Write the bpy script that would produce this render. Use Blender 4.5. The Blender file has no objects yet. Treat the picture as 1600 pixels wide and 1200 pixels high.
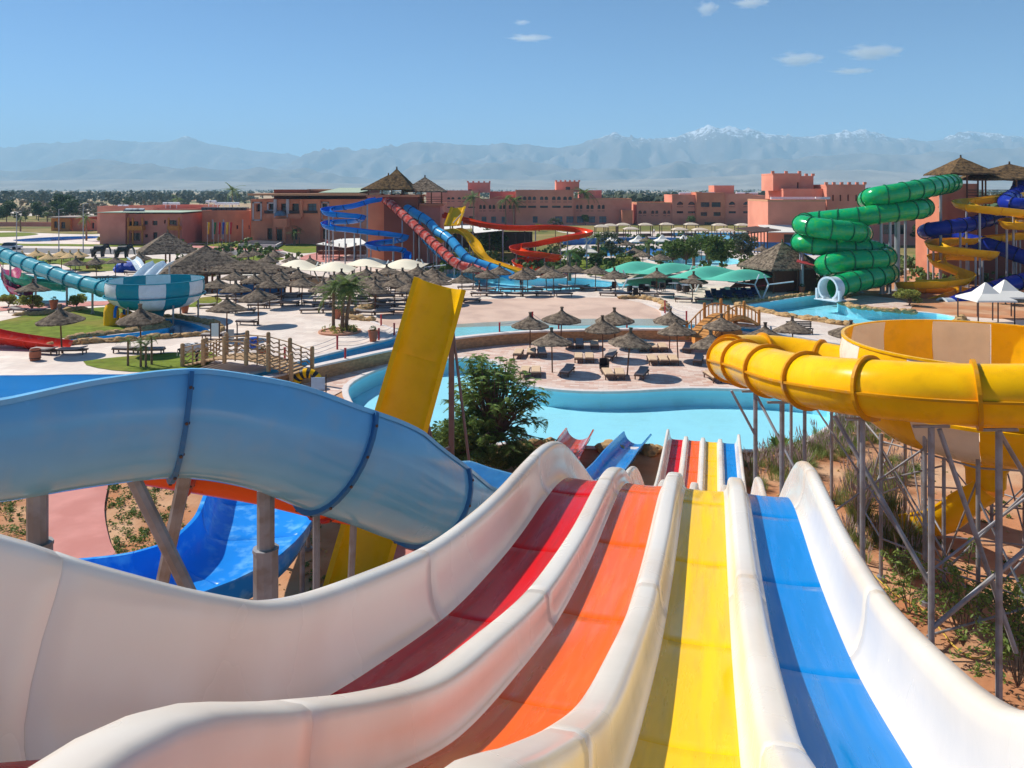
import bpy, bmesh, math, random
from mathutils import Vector, Matrix, noise
from mathutils.geometry import delaunay_2d_cdt
random.seed(7)
R = math.radians
S = bpy.context.scene
COL = S.collection

# ------------------------------------------------------------------ camera
CAMZ = 12.8
FPX = 1244.4                     # focal length in pixels of a 1600 wide picture (28 mm lens)
cam = bpy.data.cameras.new('camera'); camo = bpy.data.objects.new('camera', cam); COL.objects.link(camo)
camo.location = (0, 0, CAMZ); camo.rotation_euler = (R(90), 0, 0)
cam.sensor_width = 36; cam.lens = 28; cam.shift_y = -305 / 1600
cam.clip_start = 0.1; cam.clip_end = 60000
S.camera = camo
# ------------------------------------------------------------------ sky, sun, exposure
SUN = Vector((-2.05, 1.2, 2.3)).normalized()         # towards the sun
SUN_EL = math.asin(SUN.z); SUN_AZ = math.atan2(SUN.x, SUN.y)
world = bpy.data.worlds.new('World'); S.world = world; world.use_nodes = True
wn = world.node_tree.nodes; wl_ = world.node_tree.links
bg = wn['Background']
sky = wn.new('ShaderNodeTexSky'); sky.sky_type = 'NISHITA'; sky.sun_disc = False
sky.sun_elevation = SUN_EL; sky.sun_rotation = SUN_AZ
sky.altitude = 400; sky.air_density = 0.65; sky.dust_density = 0.0; sky.ozone_density = 7.0
wb = wn.new('ShaderNodeMix'); wb.data_type = 'RGBA'; wb.blend_type = 'MULTIPLY'; wb.inputs[0].default_value = 1; wb.inputs[7].default_value = (.80, 1.02, 1.07, 1)   # white balance of the whole sky
wl_.new(sky.outputs[0], wb.inputs[6]); wl_.new(wb.outputs[2], bg.inputs[0]); bg.inputs[1].default_value = 0.096
sl = bpy.data.lights.new('sun', 'SUN'); so = bpy.data.objects.new('sun', sl); COL.objects.link(so)
sl.energy = 5.0; sl.angle = R(0.53); sl.color = (1.0, 0.955, 0.88)
so.rotation_euler = (-SUN).to_track_quat('-Z', 'Y').to_euler(); so.location = (-60, 60, 90)
S.view_settings.view_transform = 'Standard'; S.view_settings.look = 'None'
S.view_settings.exposure = 0.25; S.view_settings.gamma = 1.0; S.view_settings.use_curve_mapping = False
S.cycles.max_bounces = 8; S.cycles.diffuse_bounces = 4; S.cycles.glossy_bounces = 3
S.cycles.transparent_max_bounces = 12; S.cycles.volume_bounces = 2
S.cycles.caustics_reflective = False; S.cycles.caustics_refractive = False
S.cycles.use_denoising = True

# ------------------------------------------------------------------ helpers
def W(px, py, d):
    'point at distance d ahead seen at (px, py) of the 1600x1200 photograph'
    return Vector(((px - 800) / FPX * d, d, CAMZ - (py - 295) / FPX * d))
def G(px, py, z=0.0):
    'point of the level z seen at (px, py)'
    d = (CAMZ - z) * FPX / (py - 295)
    return Vector(((px - 800) / FPX * d, d, z))
def V(*a): return Vector(a)
WL = {}
def wloc(o):
    return WL.get(o.name, Vector((0, 0, 0))) if o else Vector((0, 0, 0))
def tag(o, label=None, cat=None, group=None, kind=None):
    if label: o['label'] = label
    if cat: o['category'] = cat
    if group: o['group'] = group
    if kind: o['kind'] = kind
    return o
def thing(name, loc, label, cat, group=None, rz=0.0):
    o = bpy.data.objects.new(name, None); COL.objects.link(o)
    o.empty_display_size = 0.3
    o.location = loc; o.rotation_euler = (0, 0, rz)
    WL[o.name] = Vector(loc)
    return tag(o, label, cat, group)
def copy_tree(o, parent=None):
    c = o.copy(); COL.objects.link(c); c.parent = parent
    for ch in o.children: copy_tree(ch, c)
    return c
class MB:
    def __init__(s): s.v = []; s.f = []; s.m = []
    def add(s, vs, fs, mi=0):
        b = len(s.v); s.v.extend([tuple(x) for x in vs])
        for f in fs: s.f.append(tuple(b + i for i in f)); s.m.append(mi)
    def box(s, c, size, rz=0.0, mi=0, M=None):
        hx, hy, hz = size[0] / 2, size[1] / 2, size[2] / 2
        vs = [Vector((x * hx, y * hy, z * hz)) for z in (-1, 1) for y in (-1, 1) for x in (-1, 1)]
        m = M if M is not None else (Matrix.Rotation(rz, 3, 'Z') if rz else None)
        if m is not None: vs = [m @ q for q in vs]
        c = Vector(c); vs = [q + c for q in vs]
        s.add(vs, [(0, 2, 3, 1), (4, 5, 7, 6), (0, 1, 5, 4), (2, 6, 7, 3), (0, 4, 6, 2), (1, 3, 7, 5)], mi)
    def beam(s, a, b, r, n=8, r2=None, mi=0):
        a = Vector(a); b = Vector(b); t = (b - a)
        if t.length < 1e-6: return
        t.normalize(); u = t.orthogonal().normalized(); w = t.cross(u); r2 = r if r2 is None else r2
        vs = []
        for p, rr in ((a, r), (b, r2)):
            for i in range(n):
                q = 2 * math.pi * (i + .5) / n; vs.append(p + u * math.cos(q) * rr + w * math.sin(q) * rr)
        fs = [(i, (i + 1) % n, n + (i + 1) % n, n + i) for i in range(n)]
        fs += [tuple(range(n - 1, -1, -1)), tuple(range(n, 2 * n))]
        s.add(vs, fs, mi)
    def bar(s, a, b, w, h, mi=0):
        'rectangular bar from a to b'
        a = Vector(a); b = Vector(b); t = (b - a).normalized()
        side = t.cross(Vector((0, 0, 1)))
        side = side.normalized() if side.length > 1e-4 else Vector((1, 0, 0))
        up = side.cross(t); vs = []
        for p in (a, b):
            for x, y in ((-1, -1), (1, -1), (1, 1), (-1, 1)): vs.append(p + side * x * w / 2 + up * y * h / 2)
        s.add(vs, [(0, 1, 2, 3), (7, 6, 5, 4), (0, 4, 5, 1), (1, 5, 6, 2), (2, 6, 7, 3), (3, 7, 4, 0)], mi)
    def lathe(s, prof, c=(0, 0, 0), n=16, a0=0.0, a1=2 * math.pi, mi=0, caps=False):
        c = Vector(c); full = abs(a1 - a0 - 2 * math.pi) < 1e-6; k = n if full else n + 1
        vs = []
        for r, z in prof:
            for i in range(k):
                q = a0 + (a1 - a0) * i / n; vs.append(c + Vector((r * math.cos(q), r * math.sin(q), z)))
        fs = []
        for j in range(len(prof) - 1):
            for i in range(n):
                i2 = (i + 1) % k; fs.append((j * k + i, j * k + i2, (j + 1) * k + i2, (j + 1) * k + i))
        if caps: fs += [tuple(range(k - 1, -1, -1)), tuple((len(prof) - 1) * k + i for i in range(k))]
        s.add(vs, fs, mi)
    def rings(s, rs, closed=True, caps=True, mi=0):
        'loft a list of rings (same length)'
        n = len(rs[0]); vs = [p for r in rs for p in r]; fs = []
        for j in range(len(rs) - 1):
            for i in range(n if closed else n - 1):
                i2 = (i + 1) % n; fs.append((j * n + i, j * n + i2, (j + 1) * n + i2, (j + 1) * n + i))
        if caps and closed:
            fs += [tuple(range(n - 1, -1, -1)), tuple((len(rs) - 1) * n + i for i in range(n))]
        s.add(vs, fs, mi)
    def mesh(s, name, mats, smooth=False, angle=None):
        me = bpy.data.meshes.new(name); me.from_pydata(s.v, [], s.f)
        mats = mats if isinstance(mats, (list, tuple)) else [mats]
        for m in mats: me.materials.append(m)
        if len(mats) > 1: me.polygons.foreach_set('material_index', s.m)
        if smooth: me.shade_smooth()
        if smooth and angle: me.set_sharp_from_angle(angle=R(angle))
        me.update(); return me
    def build(s, name, mats, parent=None, smooth=False, angle=35, local=False):
        return link(name, s.mesh(name, mats, smooth, angle), parent, local)
def link(name, me, parent=None, local=False):
    o = bpy.data.objects.new(name, me); COL.objects.link(o)
    if parent is not None:
        o.parent = parent
        if not local: o.location = -wloc(parent)
        WL[o.name] = Vector((0, 0, 0))
    return o
def fixn(o):
    bm = bmesh.new(); bm.from_mesh(o.data); bmesh.ops.recalc_face_normals(bm, faces=bm.faces); bm.to_mesh(o.data); bm.free(); return o
def catmull(pts, step=0.4, closed=False):
    pts = [Vector(p) for p in pts]; n = len(pts); out = []
    def P(i): return pts[i % n] if closed else (pts[i] if 0 <= i < n else (2 * pts[0] - pts[1] if i < 0 else 2 * pts[-1] - pts[-2]))
    for i in range(n if closed else n - 1):
        p0, p1, p2, p3 = P(i - 1), P(i), P(i + 1), P(i + 2)
        # centripetal parametrisation
        t0 = 0; t1 = t0 + max(1e-4, (p1 - p0).length) ** .5; t2 = t1 + max(1e-4, (p2 - p1).length) ** .5; t3 = t2 + max(1e-4, (p3 - p2).length) ** .5
        k = max(1, int(math.ceil((p2 - p1).length / step)))
        for j in range(k):
            t = t1 + (t2 - t1) * j / k
            a1 = p0 * ((t1 - t) / (t1 - t0)) + p1 * ((t - t0) / (t1 - t0)); a2 = p1 * ((t2 - t) / (t2 - t1)) + p2 * ((t - t1) / (t2 - t1)); a3 = p2 * ((t3 - t) / (t3 - t2)) + p3 * ((t - t2) / (t3 - t2))
            b1 = a1 * ((t2 - t) / (t2 - t0)) + a2 * ((t - t0) / (t2 - t0)); b2 = a2 * ((t3 - t) / (t3 - t1)) + a3 * ((t - t1) / (t3 - t1))
            out.append(b1 * ((t2 - t) / (t2 - t1)) + b2 * ((t - t1) / (t2 - t1)))
    if not closed: out.append(pts[-1].copy())
    return out
def resample(pts, step, closed=False):
    pts = list(pts) + ([pts[0]] if closed else [])
    L = [0]
    for a, b in zip(pts, pts[1:]): L.append(L[-1] + (b - a).length)
    n = max(2, round(L[-1] / step)); out = []; j = 0
    for i in range(n + (0 if closed else 1)):
        t = L[-1] * i / n
        while j < len(L) - 2 and L[j + 1] < t: j += 1
        q = (t - L[j]) / max(1e-9, L[j + 1] - L[j]); out.append(pts[j].lerp(pts[j + 1], min(1, max(0, q))))
    return out
def interp(x, xs, ys):
    if x <= xs[0]: return ys[0]
    for a, b, c, d in zip(xs, xs[1:], ys, ys[1:]):
        if x <= b: return c + (d - c) * (x - a) / (b - a)
    return ys[-1]
def inside(p, poly):
    x, y = p[0], p[1]; c = False; n = len(poly)
    for i in range(n):
        x1, y1 = poly[i][0], poly[i][1]; x2, y2 = poly[i - 1][0], poly[i - 1][1]
        if (y1 > y) != (y2 > y) and x < (x2 - x1) * (y - y1) / (y2 - y1) + x1: c = not c
    return c
def sheet(name, outer, z, mat, holes=(), kind='structure', steiner=(), zf=None, parent=None):
    'flat (or zf-displaced) sheet with holes'
    vs = []; es = []
    for poly in [outer] + list(holes):
        b = len(vs); n = len(poly)
        vs += [Vector((p[0], p[1])) for p in poly]; es += [(b + i, b + (i + 1) % n) for i in range(n)]
    vs += [Vector((p[0], p[1])) for p in steiner]
    r = delaunay_2d_cdt(vs, es, [], 0, 1e-4)
    fs = []
    for f in r[2]:
        c = sum((r[0][i] for i in f), Vector((0, 0))) / len(f)
        if inside(c, outer) and not any(inside(c, h) for h in holes):
            a, b2, c2 = (r[0][i] for i in f[:3])
            if (b2 - a).cross(c2 - a) < 0: f = f[::-1]
            fs.append(f)
    me = bpy.data.meshes.new(name)
    me.from_pydata([(p.x, p.y, (zf(p.x, p.y) if zf else z)) for p in r[0]], [], fs); me.materials.append(mat)
    if zf: me.shade_smooth()
    me.update()
    o = link(name, me, parent)
    if kind: o['kind'] = kind
    return o

# ------------------------------------------------------------------ materials
def srgb(r, g, b):
    f = lambda c: ((c / 255 + .055) / 1.055) ** 2.4 if c > 10.3 else c / 255 / 12.92
    return (f(r), f(g), f(b))
MATS = {}
def mat(name, col, rough=.6, var=.12, scale=3.0, bump=0.0, bscale=40.0, spec=.5, coat=0.0, metal=0.0, col2=None, mixscale=1.0, mixlo=.45, mixhi=.6, stretch=None, coords='Object', detail=4, rvar=0.0, rotz=0.0, orand=0.0):
    if name in MATS: return MATS[name]
    m = bpy.data.materials.new(name); m.use_nodes = True; nt = m.node_tree; N = nt.nodes; L = nt.links
    b = N['Principled BSDF']; b.inputs['Roughness'].default_value = rough; b.inputs['Specular IOR Level'].default_value = spec
    b.inputs['Metallic'].default_value = metal; b.inputs['Coat Weight'].default_value = coat; b.inputs['Coat Roughness'].default_value = .12
    tc = N.new('ShaderNodeTexCoord'); src = tc.outputs[coords]
    if rotz:
        m0 = N.new('ShaderNodeMapping'); m0.inputs['Rotation'].default_value = (0, 0, rotz); L.new(src, m0.inputs[0]); src = m0.outputs[0]
    if stretch:
        mp = N.new('ShaderNodeMapping'); mp.inputs['Scale'].default_value = stretch; L.new(src, mp.inputs[0]); src = mp.outputs[0]
    nz = N.new('ShaderNodeTexNoise'); nz.inputs['Scale'].default_value = scale; nz.inputs['Detail'].default_value = detail; L.new(src, nz.inputs['Vector'])
    mr = N.new('ShaderNodeMapRange'); mr.inputs[1].default_value = .25; mr.inputs[2].default_value = .75
    mr.inputs[3].default_value = 1 - var; mr.inputs[4].default_value = 1 + var; L.new(nz.outputs[0], mr.inputs[0])
    mx = N.new('ShaderNodeMix'); mx.data_type = 'RGBA'; mx.blend_type = 'MULTIPLY'; mx.inputs[0].default_value = 1
    mx.inputs[6].default_value = (*col, 1); L.new(mr.outputs[0], mx.inputs[7])
    out = mx.outputs[2]
    if orand:
        oi = N.new('ShaderNodeObjectInfo'); m5 = N.new('ShaderNodeMapRange'); m5.inputs[3].default_value = 1 - orand; m5.inputs[4].default_value = 1 + orand; L.new(oi.outputs['Random'], m5.inputs[0])
        x5 = N.new('ShaderNodeMix'); x5.data_type = 'RGBA'; x5.blend_type = 'MULTIPLY'; x5.inputs[0].default_value = 1; L.new(out, x5.inputs[6]); L.new(m5.outputs[0], x5.inputs[7]); out = x5.outputs[2]
    if col2:
        n2 = N.new('ShaderNodeTexNoise'); n2.inputs['Scale'].default_value = mixscale; n2.inputs['Detail'].default_value = 5; L.new(src, n2.inputs['Vector'])
        m2 = N.new('ShaderNodeMapRange'); m2.inputs[1].default_value = mixlo; m2.inputs[2].default_value = mixhi; L.new(n2.outputs[0], m2.inputs[0])
        x2 = N.new('ShaderNodeMix'); x2.data_type = 'RGBA'; L.new(m2.outputs[0], x2.inputs[0]); L.new(out, x2.inputs[6]); x2.inputs[7].default_value = (*col2, 1); out = x2.outputs[2]
    L.new(out, b.inputs['Base Color'])
    if rvar:
        m3 = N.new('ShaderNodeMapRange'); m3.inputs[1].default_value = .3; m3.inputs[2].default_value = .7; m3.inputs[3].default_value = max(.02, rough - rvar); m3.inputs[4].default_value = rough + rvar
        L.new(nz.outputs[0], m3.inputs[0]); L.new(m3.outputs[0], b.inputs['Roughness'])
    if bump:
        n3 = N.new('ShaderNodeTexNoise'); n3.inputs['Scale'].default_value = bscale; n3.inputs['Detail'].default_value = 3; L.new(src, n3.inputs['Vector'])
        bp = N.new('ShaderNodeBump'); bp.inputs['Strength'].default_value = bump; bp.inputs['Distance'].default_value = .05
        L.new(n3.outputs[0], bp.inputs['Height']); L.new(bp.outputs[0], b.inputs['Normal'])
    MATS[name] = m; return m
def fiber(name, rgb, rough=.28, var=.08, dirt=(.35, .3, .24), dirtlo=.56, dirthi=.95, scale=1.2, spec=.14, rvar=.1, **kw):
    'gel-coated fibreglass'
    return mat(name, srgb(*rgb) if max(rgb) > 1 else rgb, rough=rough, var=var, scale=scale, coat=0, spec=spec, col2=dirt, mixscale=2.3, mixlo=dirtlo, mixhi=dirthi, bump=.015, bscale=14, rvar=rvar, **kw)
def water(name, tint, floorboost=0.0, bump=.12, bscale=1.6):
    m = bpy.data.materials.new(name); m.use_nodes = True; nt = m.node_tree; N = nt.nodes; L = nt.links
    N.remove(N['Principled BSDF']); o = N['Material Output']
    tr = N.new('ShaderNodeBsdfTransparent'); tr.inputs[0].default_value = (*tint, 1)
    gl = N.new('ShaderNodeBsdfGlossy'); gl.inputs['Roughness'].default_value = .04
    fr = N.new('ShaderNodeFresnel'); fr.inputs['IOR'].default_value = 1.33
    fm = N.new('ShaderNodeMath'); fm.operation = 'MULTIPLY'; fm.inputs[1].default_value = .5; L.new(fr.outputs[0], fm.inputs[0]); mx = N.new('ShaderNodeMixShader'); L.new(fm.outputs[0], mx.inputs[0]); L.new(tr.outputs[0], mx.inputs[1]); L.new(gl.outputs[0], mx.inputs[2]); L.new(mx.outputs[0], o.inputs[0])
    tc = N.new('ShaderNodeTexCoord'); nz = N.new('ShaderNodeTexNoise'); nz.inputs['Scale'].default_value = bscale; nz.inputs['Detail'].default_value = 3
    L.new(tc.outputs['Object'], nz.inputs['Vector']); bp = N.new('ShaderNodeBump'); bp.inputs['Strength'].default_value = bump; bp.inputs['Distance'].default_value = .1
    L.new(nz.outputs[0], bp.inputs['Height']); L.new(bp.outputs[0], gl.inputs['Normal']); L.new(bp.outputs[0], fr.inputs['Normal'])
    MATS[name] = m; return m
def tiles(name, c1, c2, mortar, w, h, rot=0.0, rough=.7):
    m = bpy.data.materials.new(name); m.use_nodes = True; nt = m.node_tree; N = nt.nodes; L = nt.links; b = N['Principled BSDF']; b.inputs['Roughness'].default_value = rough
    tc = N.new('ShaderNodeTexCoord'); mp = N.new('ShaderNodeMapping'); mp.inputs['Rotation'].default_value = (0, 0, rot); L.new(tc.outputs['Object'], mp.inputs[0])
    br = N.new('ShaderNodeTexBrick'); L.new(mp.outputs[0], br.inputs['Vector']); br.inputs['Scale'].default_value = 1
    br.inputs['Brick Width'].default_value = w; br.inputs['Row Height'].default_value = h; br.inputs['Mortar Size'].default_value = .012; br.inputs['Bias'].default_value = .1
    br.inputs[1].default_value = (*c1, 1); br.inputs[2].default_value = (*c2, 1); br.inputs[3].default_value = (*mortar, 1)
    nz = N.new('ShaderNodeTexNoise'); nz.inputs['Scale'].default_value = .35; nz.inputs['Detail'].default_value = 6; L.new(tc.outputs['Object'], nz.inputs['Vector'])
    mr = N.new('ShaderNodeMapRange'); mr.inputs[1].default_value = .3; mr.inputs[2].default_value = .7; mr.inputs[3].default_value = .86; mr.inputs[4].default_value = 1.08; L.new(nz.outputs[0], mr.inputs[0])
    mx = N.new('ShaderNodeMix'); mx.data_type = 'RGBA'; mx.blend_type = 'MULTIPLY'; mx.inputs[0].default_value = 1; L.new(br.outputs[0], mx.inputs[6]); L.new(mr.outputs[0], mx.inputs[7]); L.new(mx.outputs[2], b.inputs['Base Color'])
    MATS[name] = m; return m
# ------------------------------------------------------------------ ground, decks, pools
ZU = 0.9
def GP(l, z=0.0): return [G(x, y, z) for x, y in l]
def flat(l): return [(p.x, p.y) for p in l]
m_soil = mat('red_soil', srgb(184, 126, 88), rough=.95, var=.22, scale=.5, bump=.5, bscale=6, spec=.15, col2=srgb(206, 164, 128), mixscale=.35, mixlo=.42, mixhi=.66)
m_plain = mat('dry_plain', srgb(196, 166, 130), rough=.95, var=.25, scale=.012, spec=.1, col2=srgb(112, 116, 78), mixscale=.006, mixlo=.44, mixhi=.62, stretch=(.35, 1.6, 1))
m_terr = tiles('terrace_tiles', srgb(234, 214, 198), srgb(208, 166, 146), srgb(196, 176, 164), .62, .31, .12)
m_plaza = tiles('plaza_tiles', srgb(236, 220, 204), srgb(222, 202, 186), srgb(190, 176, 166), .9, .9, .2)
m_lawn = mat('lawn_grass', srgb(112, 126, 44), rough=.95, var=.4, scale=1.2, bump=.6, bscale=9, spec=.1, col2=srgb(142, 128, 62), mixscale=.2, mixlo=.5, mixhi=.75)
m_road = mat('asphalt', srgb(120, 116, 114), rough=.9, var=.1, scale=2)
m_pink = mat('pink_path', srgb(206, 138, 126), rough=.9, var=.1, scale=.8, bump=.15, bscale=12, col2=srgb(194, 124, 112), mixscale=.5)
m_sand = mat('beach_concrete', srgb(216, 184, 162), rough=.85, var=.08, scale=.7, col2=srgb(200, 168, 148), mixscale=.35)
m_basin = mat('pool_floor_pale', (.42, .85, .95), rough=.6, var=.04, scale=.8)
m_basin2 = mat('pool_floor_blue', (.06, .50, .76), rough=.6, var=.1, scale=1.5)
m_basin3 = mat('pool_floor_deep', (.04, .34, .72), rough=.6, var=.08, scale=1)
m_cope = mat('coping_stone', srgb(222, 210, 202), rough=.7, var=.1, scale=3)
m_water = water('water_calm', (.90, .985, 1.0), bump=.16, bscale=1.6)
m_water2 = water('water_ripple', (.78, .95, 1.0), bump=.25, bscale=2.2)
m_stone = mat('tan_rock', srgb(186, 150, 100), rough=.9, var=.28, scale=2.2, bump=.6, bscale=5, col2=srgb(128, 106, 74), mixscale=1.4, mixlo=.5, mixhi=.7)
m_wallst = mat('carved_wall', srgb(186, 140, 98), rough=.9, var=.35, scale=5, bump=.8, bscale=7, stretch=(.6, .6, 1.5))

def smooth_loop(l, z, step=1.2):
    return resample(catmull(GP(l, z), step, closed=True), step, closed=True)
def band(name, pts, prof, m, closed=True, parent=None, kind=None, smooth=False):
    'sweep a (outward, z) section along a level line'
    n = len(pts); rs = []
    for i in range(n):
        a = pts[i - 1] if (closed or i > 0) else pts[i]; b = pts[(i + 1) % n] if (closed or i < n - 1) else pts[i]
        t = (b - a); t.z = 0; t.normalize(); nrm = Vector((t.y, -t.x, 0))
        rs.append([pts[i] + nrm * u + Vector((0, 0, w)) for u, w in prof])
    if closed: rs.append(rs[0])
    mb = MB(); mb.rings(rs, closed=True, caps=not closed); o = fixn(mb.build(name, m, parent, smooth=smooth))
    if kind: o['kind'] = kind
    return o
def area2(l): return sum(a.x * b.y - b.x * a.y for a, b in zip(l, l[1:] + l[:1]))
POOLS = {}
def pool(key, l, z, mfloor, mwater, depth=1.1, drop=.22, cope=True, step=1.2, mcope=None):
    o = smooth_loop(l, z, step)
    if area2(o) < 0: o.reverse()
    POOLS[key] = flat(o)
    mb = MB(); n = len(o)
    vs = [p + Vector((0, 0, .004)) for p in o] + [p - Vector((0, 0, depth)) for p in o]
    mb.add(vs, [(i, n + i, n + (i + 1) % n, (i + 1) % n) for i in range(n)])
    basin = sheet('pool_basin', flat(o), z - depth, mfloor)
    w_ = mb.build('basin_wall', mfloor, basin)
    wt = sheet('pool_water', [(p.x, p.y) for p in o], z - drop, mwater)
    if cope:
        band('pool_coping', o, [(-.06, .03), (-.06, -.12), (.0, -.14), (.34, -.02), (.34, .045), (.0, .05)], mcope or m_cope, kind='structure')
    return o
MAINPOOL = pool('main', [(545, 603), (575, 584), (610, 571), (655, 564), (700, 560), (760, 562), (785, 572), (795, 587), (820, 601), (870, 609), (930, 612), (990, 611), (1060, 607), (1150, 608), (1230, 613), (1290, 622), (1315, 640), (1300, 662), (1250, 690), (1190, 703), (1100, 702), (1000, 700), (900, 697), (820, 690), (740, 696), (650, 690), (580, 660), (550, 630)], 0, m_basin, m_water, depth=1.15, drop=.3)
LP = pool('rock', [(80, 538), (140, 533), (180, 531), (221, 528), (276, 524), (326, 521), (327, 516), (290, 502), (268, 498.5), (240, 498.5), (258, 506), (264, 512), (235, 517), (180, 523), (110, 531)], ZU, m_basin2, m_water2, cope=False, step=.8)
KP = pool('kids', [(-120, 440), (-40, 425), (30, 428), (70, 432), (129, 433), (182, 431), (205, 436), (190, 455), (178, 470), (120, 470), (60, 470), (0, 466), (-80, 470)], ZU, m_basin, m_water, depth=.6)
SPL = pool('slides', [(696, 433), (735, 440), (745, 448), (770, 455), (810, 456.5), (860, 454), (900, 452), (940, 449.5), (986, 446), (960, 440), (930, 436), (900, 434), (860, 434.5), (820, 433), (780, 430), (740, 427), (705, 426)], ZU, m_basin, m_water2)
RPL = pool('right', [(1164, 479), (1225, 491), (1287, 500), (1350, 509), (1430, 518), (1480, 512), (1498, 498), (1465, 490), (1425, 487), (1375, 484), (1335, 479.5), (1313, 474), (1309, 468), (1330, 462), (1300, 459), (1275, 461), (1230, 467), (1200, 472)], ZU, m_basin, m_water2, cope=False)
pool('far_blue', [(880, 392), (930, 387), (970, 386), (1020, 387), (1050, 390), (1066, 394), (1050, 399), (1000, 400), (950, 400.5), (900, 401), (870, 399)], ZU, m_basin3, m_water, step=2)
pool('far_pale', [(1012, 404), (1050, 402), (1110, 399), (1150, 404), (1160, 411), (1100, 416), (1040, 412)], ZU, m_basin, m_water, step=2)
pool('far_hotel', [(1035, 364.5), (1110, 363.5), (1190, 363.5), (1192, 369), (1100, 370), (1050, 368.5)], ZU, m_basin2, m_water, step=3)
pool('far_left', [(20, 375), (70, 371), (110, 369.5), (153, 369), (152, 372), (110, 375), (50, 378)], ZU, m_basin3, m_water, step=3)
pool('strip', [(640, 417), (660, 414), (684, 413), (688, 416), (665, 419), (645, 420)], ZU, m_basin3, m_water, step=1.5)

RW = catmull(GP([(-300, 850), (0, 735), (250, 660), (400, 617), (485, 595), (540, 582), (600, 568), (700, 548), (800, 537), (900, 533), (1000, 531), (1090, 532.5), (1140, 535), (1220, 545), (1300, 560), (1500, 600), (1900, 690)]), 1.5)
RFE = catmull(GP([(-500, 760), (-200, 720), (0, 668), (250, 610), (400, 580), (470, 562), (540, 545), (606, 529), (622, 521), (600, 510), (580, 503), (592, 491), (640, 479), (700, 471), (800, 468), (900, 466), (960, 467), (1000, 474), (1033, 484), (1046, 498), (1100, 508), (1165, 511), (1207, 517), (1300, 535), (1500, 562), (1900, 640)], ZU), 1.5)
# upper plaza: one paved sheet with the pools cut out of it, reaching to the hotel
U_outer = flat(RFE) + [(330, 60), (330, 420), (-330, 420), (-330, 60)]
holes_u = [POOLS[k] for k in ('rock', 'kids', 'slides', 'right', 'far_blue', 'far_pale', 'far_hotel', 'far_left', 'strip')]
sheet('plaza', U_outer, ZU, m_plaza, holes_u)
# the wide land beyond
sheet('ground', [(-14000, -40), (14000, -40), (14000, 12800), (-14000, 12800)], ZU - .06, m_plain, [[(-330, 420), (-330, -40.0 + 1), (330, -40.0 + 1), (330, 420)]])
rng = random.Random(3)
st = [(rng.uniform(-110, 110), rng.uniform(-28, 66)) for _ in range(1500)]
pm = POOLS['main']
def bumpy(x, y):
    d = min((x - a) ** 2 + (y - b) ** 2 for a, b in pm[::3]) ** .5
    k = min(1, max(0, (d - 2) / 6)) * (1 if y < 46 else 0)
    h = noise.noise((x * .13, y * .13, 0)) * .12 * k - .05
    # planted mound at the right end of the pool
    h += .9 * math.exp(-(((x - 20) / 4.5) ** 2 + ((y - 45) / 4) ** 2)) * min(1, max(0, (d - .6) / 2))
    return h
N_outer = flat(RW) + [(330, 40), (330, -39), (-330, -39), (-330, 30)]
st = [p for p in st if inside(p, N_outer) and not inside(p, pm)]
soil = sheet('soil_bank', N_outer, 0, m_soil, [pm], steiner=st, zf=bumpy)
terr = flat([p for p in RW if -24 < p.x < 27]) + flat(GP([(1400, 590), (1398, 622), (1330, 637), (1280, 640), (1100, 650), (700, 650), (600, 640), (540, 608), (480, 640), (400, 655)]))
sheet('terrace', terr, .0, m_terr, [pm])
# stepped water: river and wave pool
rb = sheet('river_basin', flat(RW) + flat(RFE)[::-1], .3, m_basin2)
band('river_wall', RW, [(-.25, -.2), (-.25, .86), (.22, .86), (.22, -.2)][::-1], m_wallst, closed=False, kind='structure')
band('wall_cap', RW, [(-.32, .86), (-.32, .98), (.32, .98), (.32, .86)][::-1], m_cope, closed=False, kind='structure')
band('river_lining', RFE, [(-.06, -1.3), (-.06, -.1), (.25, -.1), (.25, -1.3)], m_basin2, closed=False, kind='structure')
band('river_edge', RFE, [(-.1, -.09), (-.1, .04), (.3, .04), (.3, -.09)], m_cope, closed=False, kind='structure')
sheet('river_water', flat(RW) + flat(RFE)[::-1], .74, m_water2)
bl = GP([(622, 524), (600, 511), (579, 503), (591, 490), (640, 478), (700, 470), (800, 467), (900, 465), (960, 466), (1000, 473), (1035, 484), (1048, 498), (1052, 520)], ZU)
beach = flat(bl) + [(15.5, 67.0), (8, 66.6), (0, 65.6), (-6, 63.8), (-9.5, 62.0)]
st = [(rng.uniform(-20, 20), rng.uniform(60, 90)) for _ in range(500)]
def beachz(x, y):
    wy = interp(x, [-10, -4, 2, 8, 16], [61.5, 64, 66, 66.6, 66.5])
    return interp(y - wy, [0, 1.5, 6, 8.5, 14, 30], [-.1, .3, .66, .78, .93, .93]) + .015
wpf = [p for p in beach]
m_wpf = mat('wave_pool_floor', (.42, .74, .72), rough=.7, var=.12, scale=.4, col2=srgb(206, 184, 158), mixscale=.12, mixlo=.5, mixhi=.75)
sheet('beach', beach, 0, m_sand, steiner=[p for p in st if inside(p, beach)], zf=beachz)
wl2 = [(-11.2, 61.8), (-9.5, 62.0), (-6, 63.8), (0, 65.6), (8, 66.6), (15.5, 67.0), (15.8, 70.2), (8, 71.2), (0, 70.6), (-6, 69.2), (-10, 67.2), (-12.6, 66)]
sheet('wave_pool_floor', flat(resample(catmull([V(a, b, 0) for a, b in wl2], 1, closed=True), 1, closed=True)), 0, m_wpf, steiner=[p for p in st if inside(p, wl2)], zf=lambda x, y: beachz(x, y) + .02)

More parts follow.
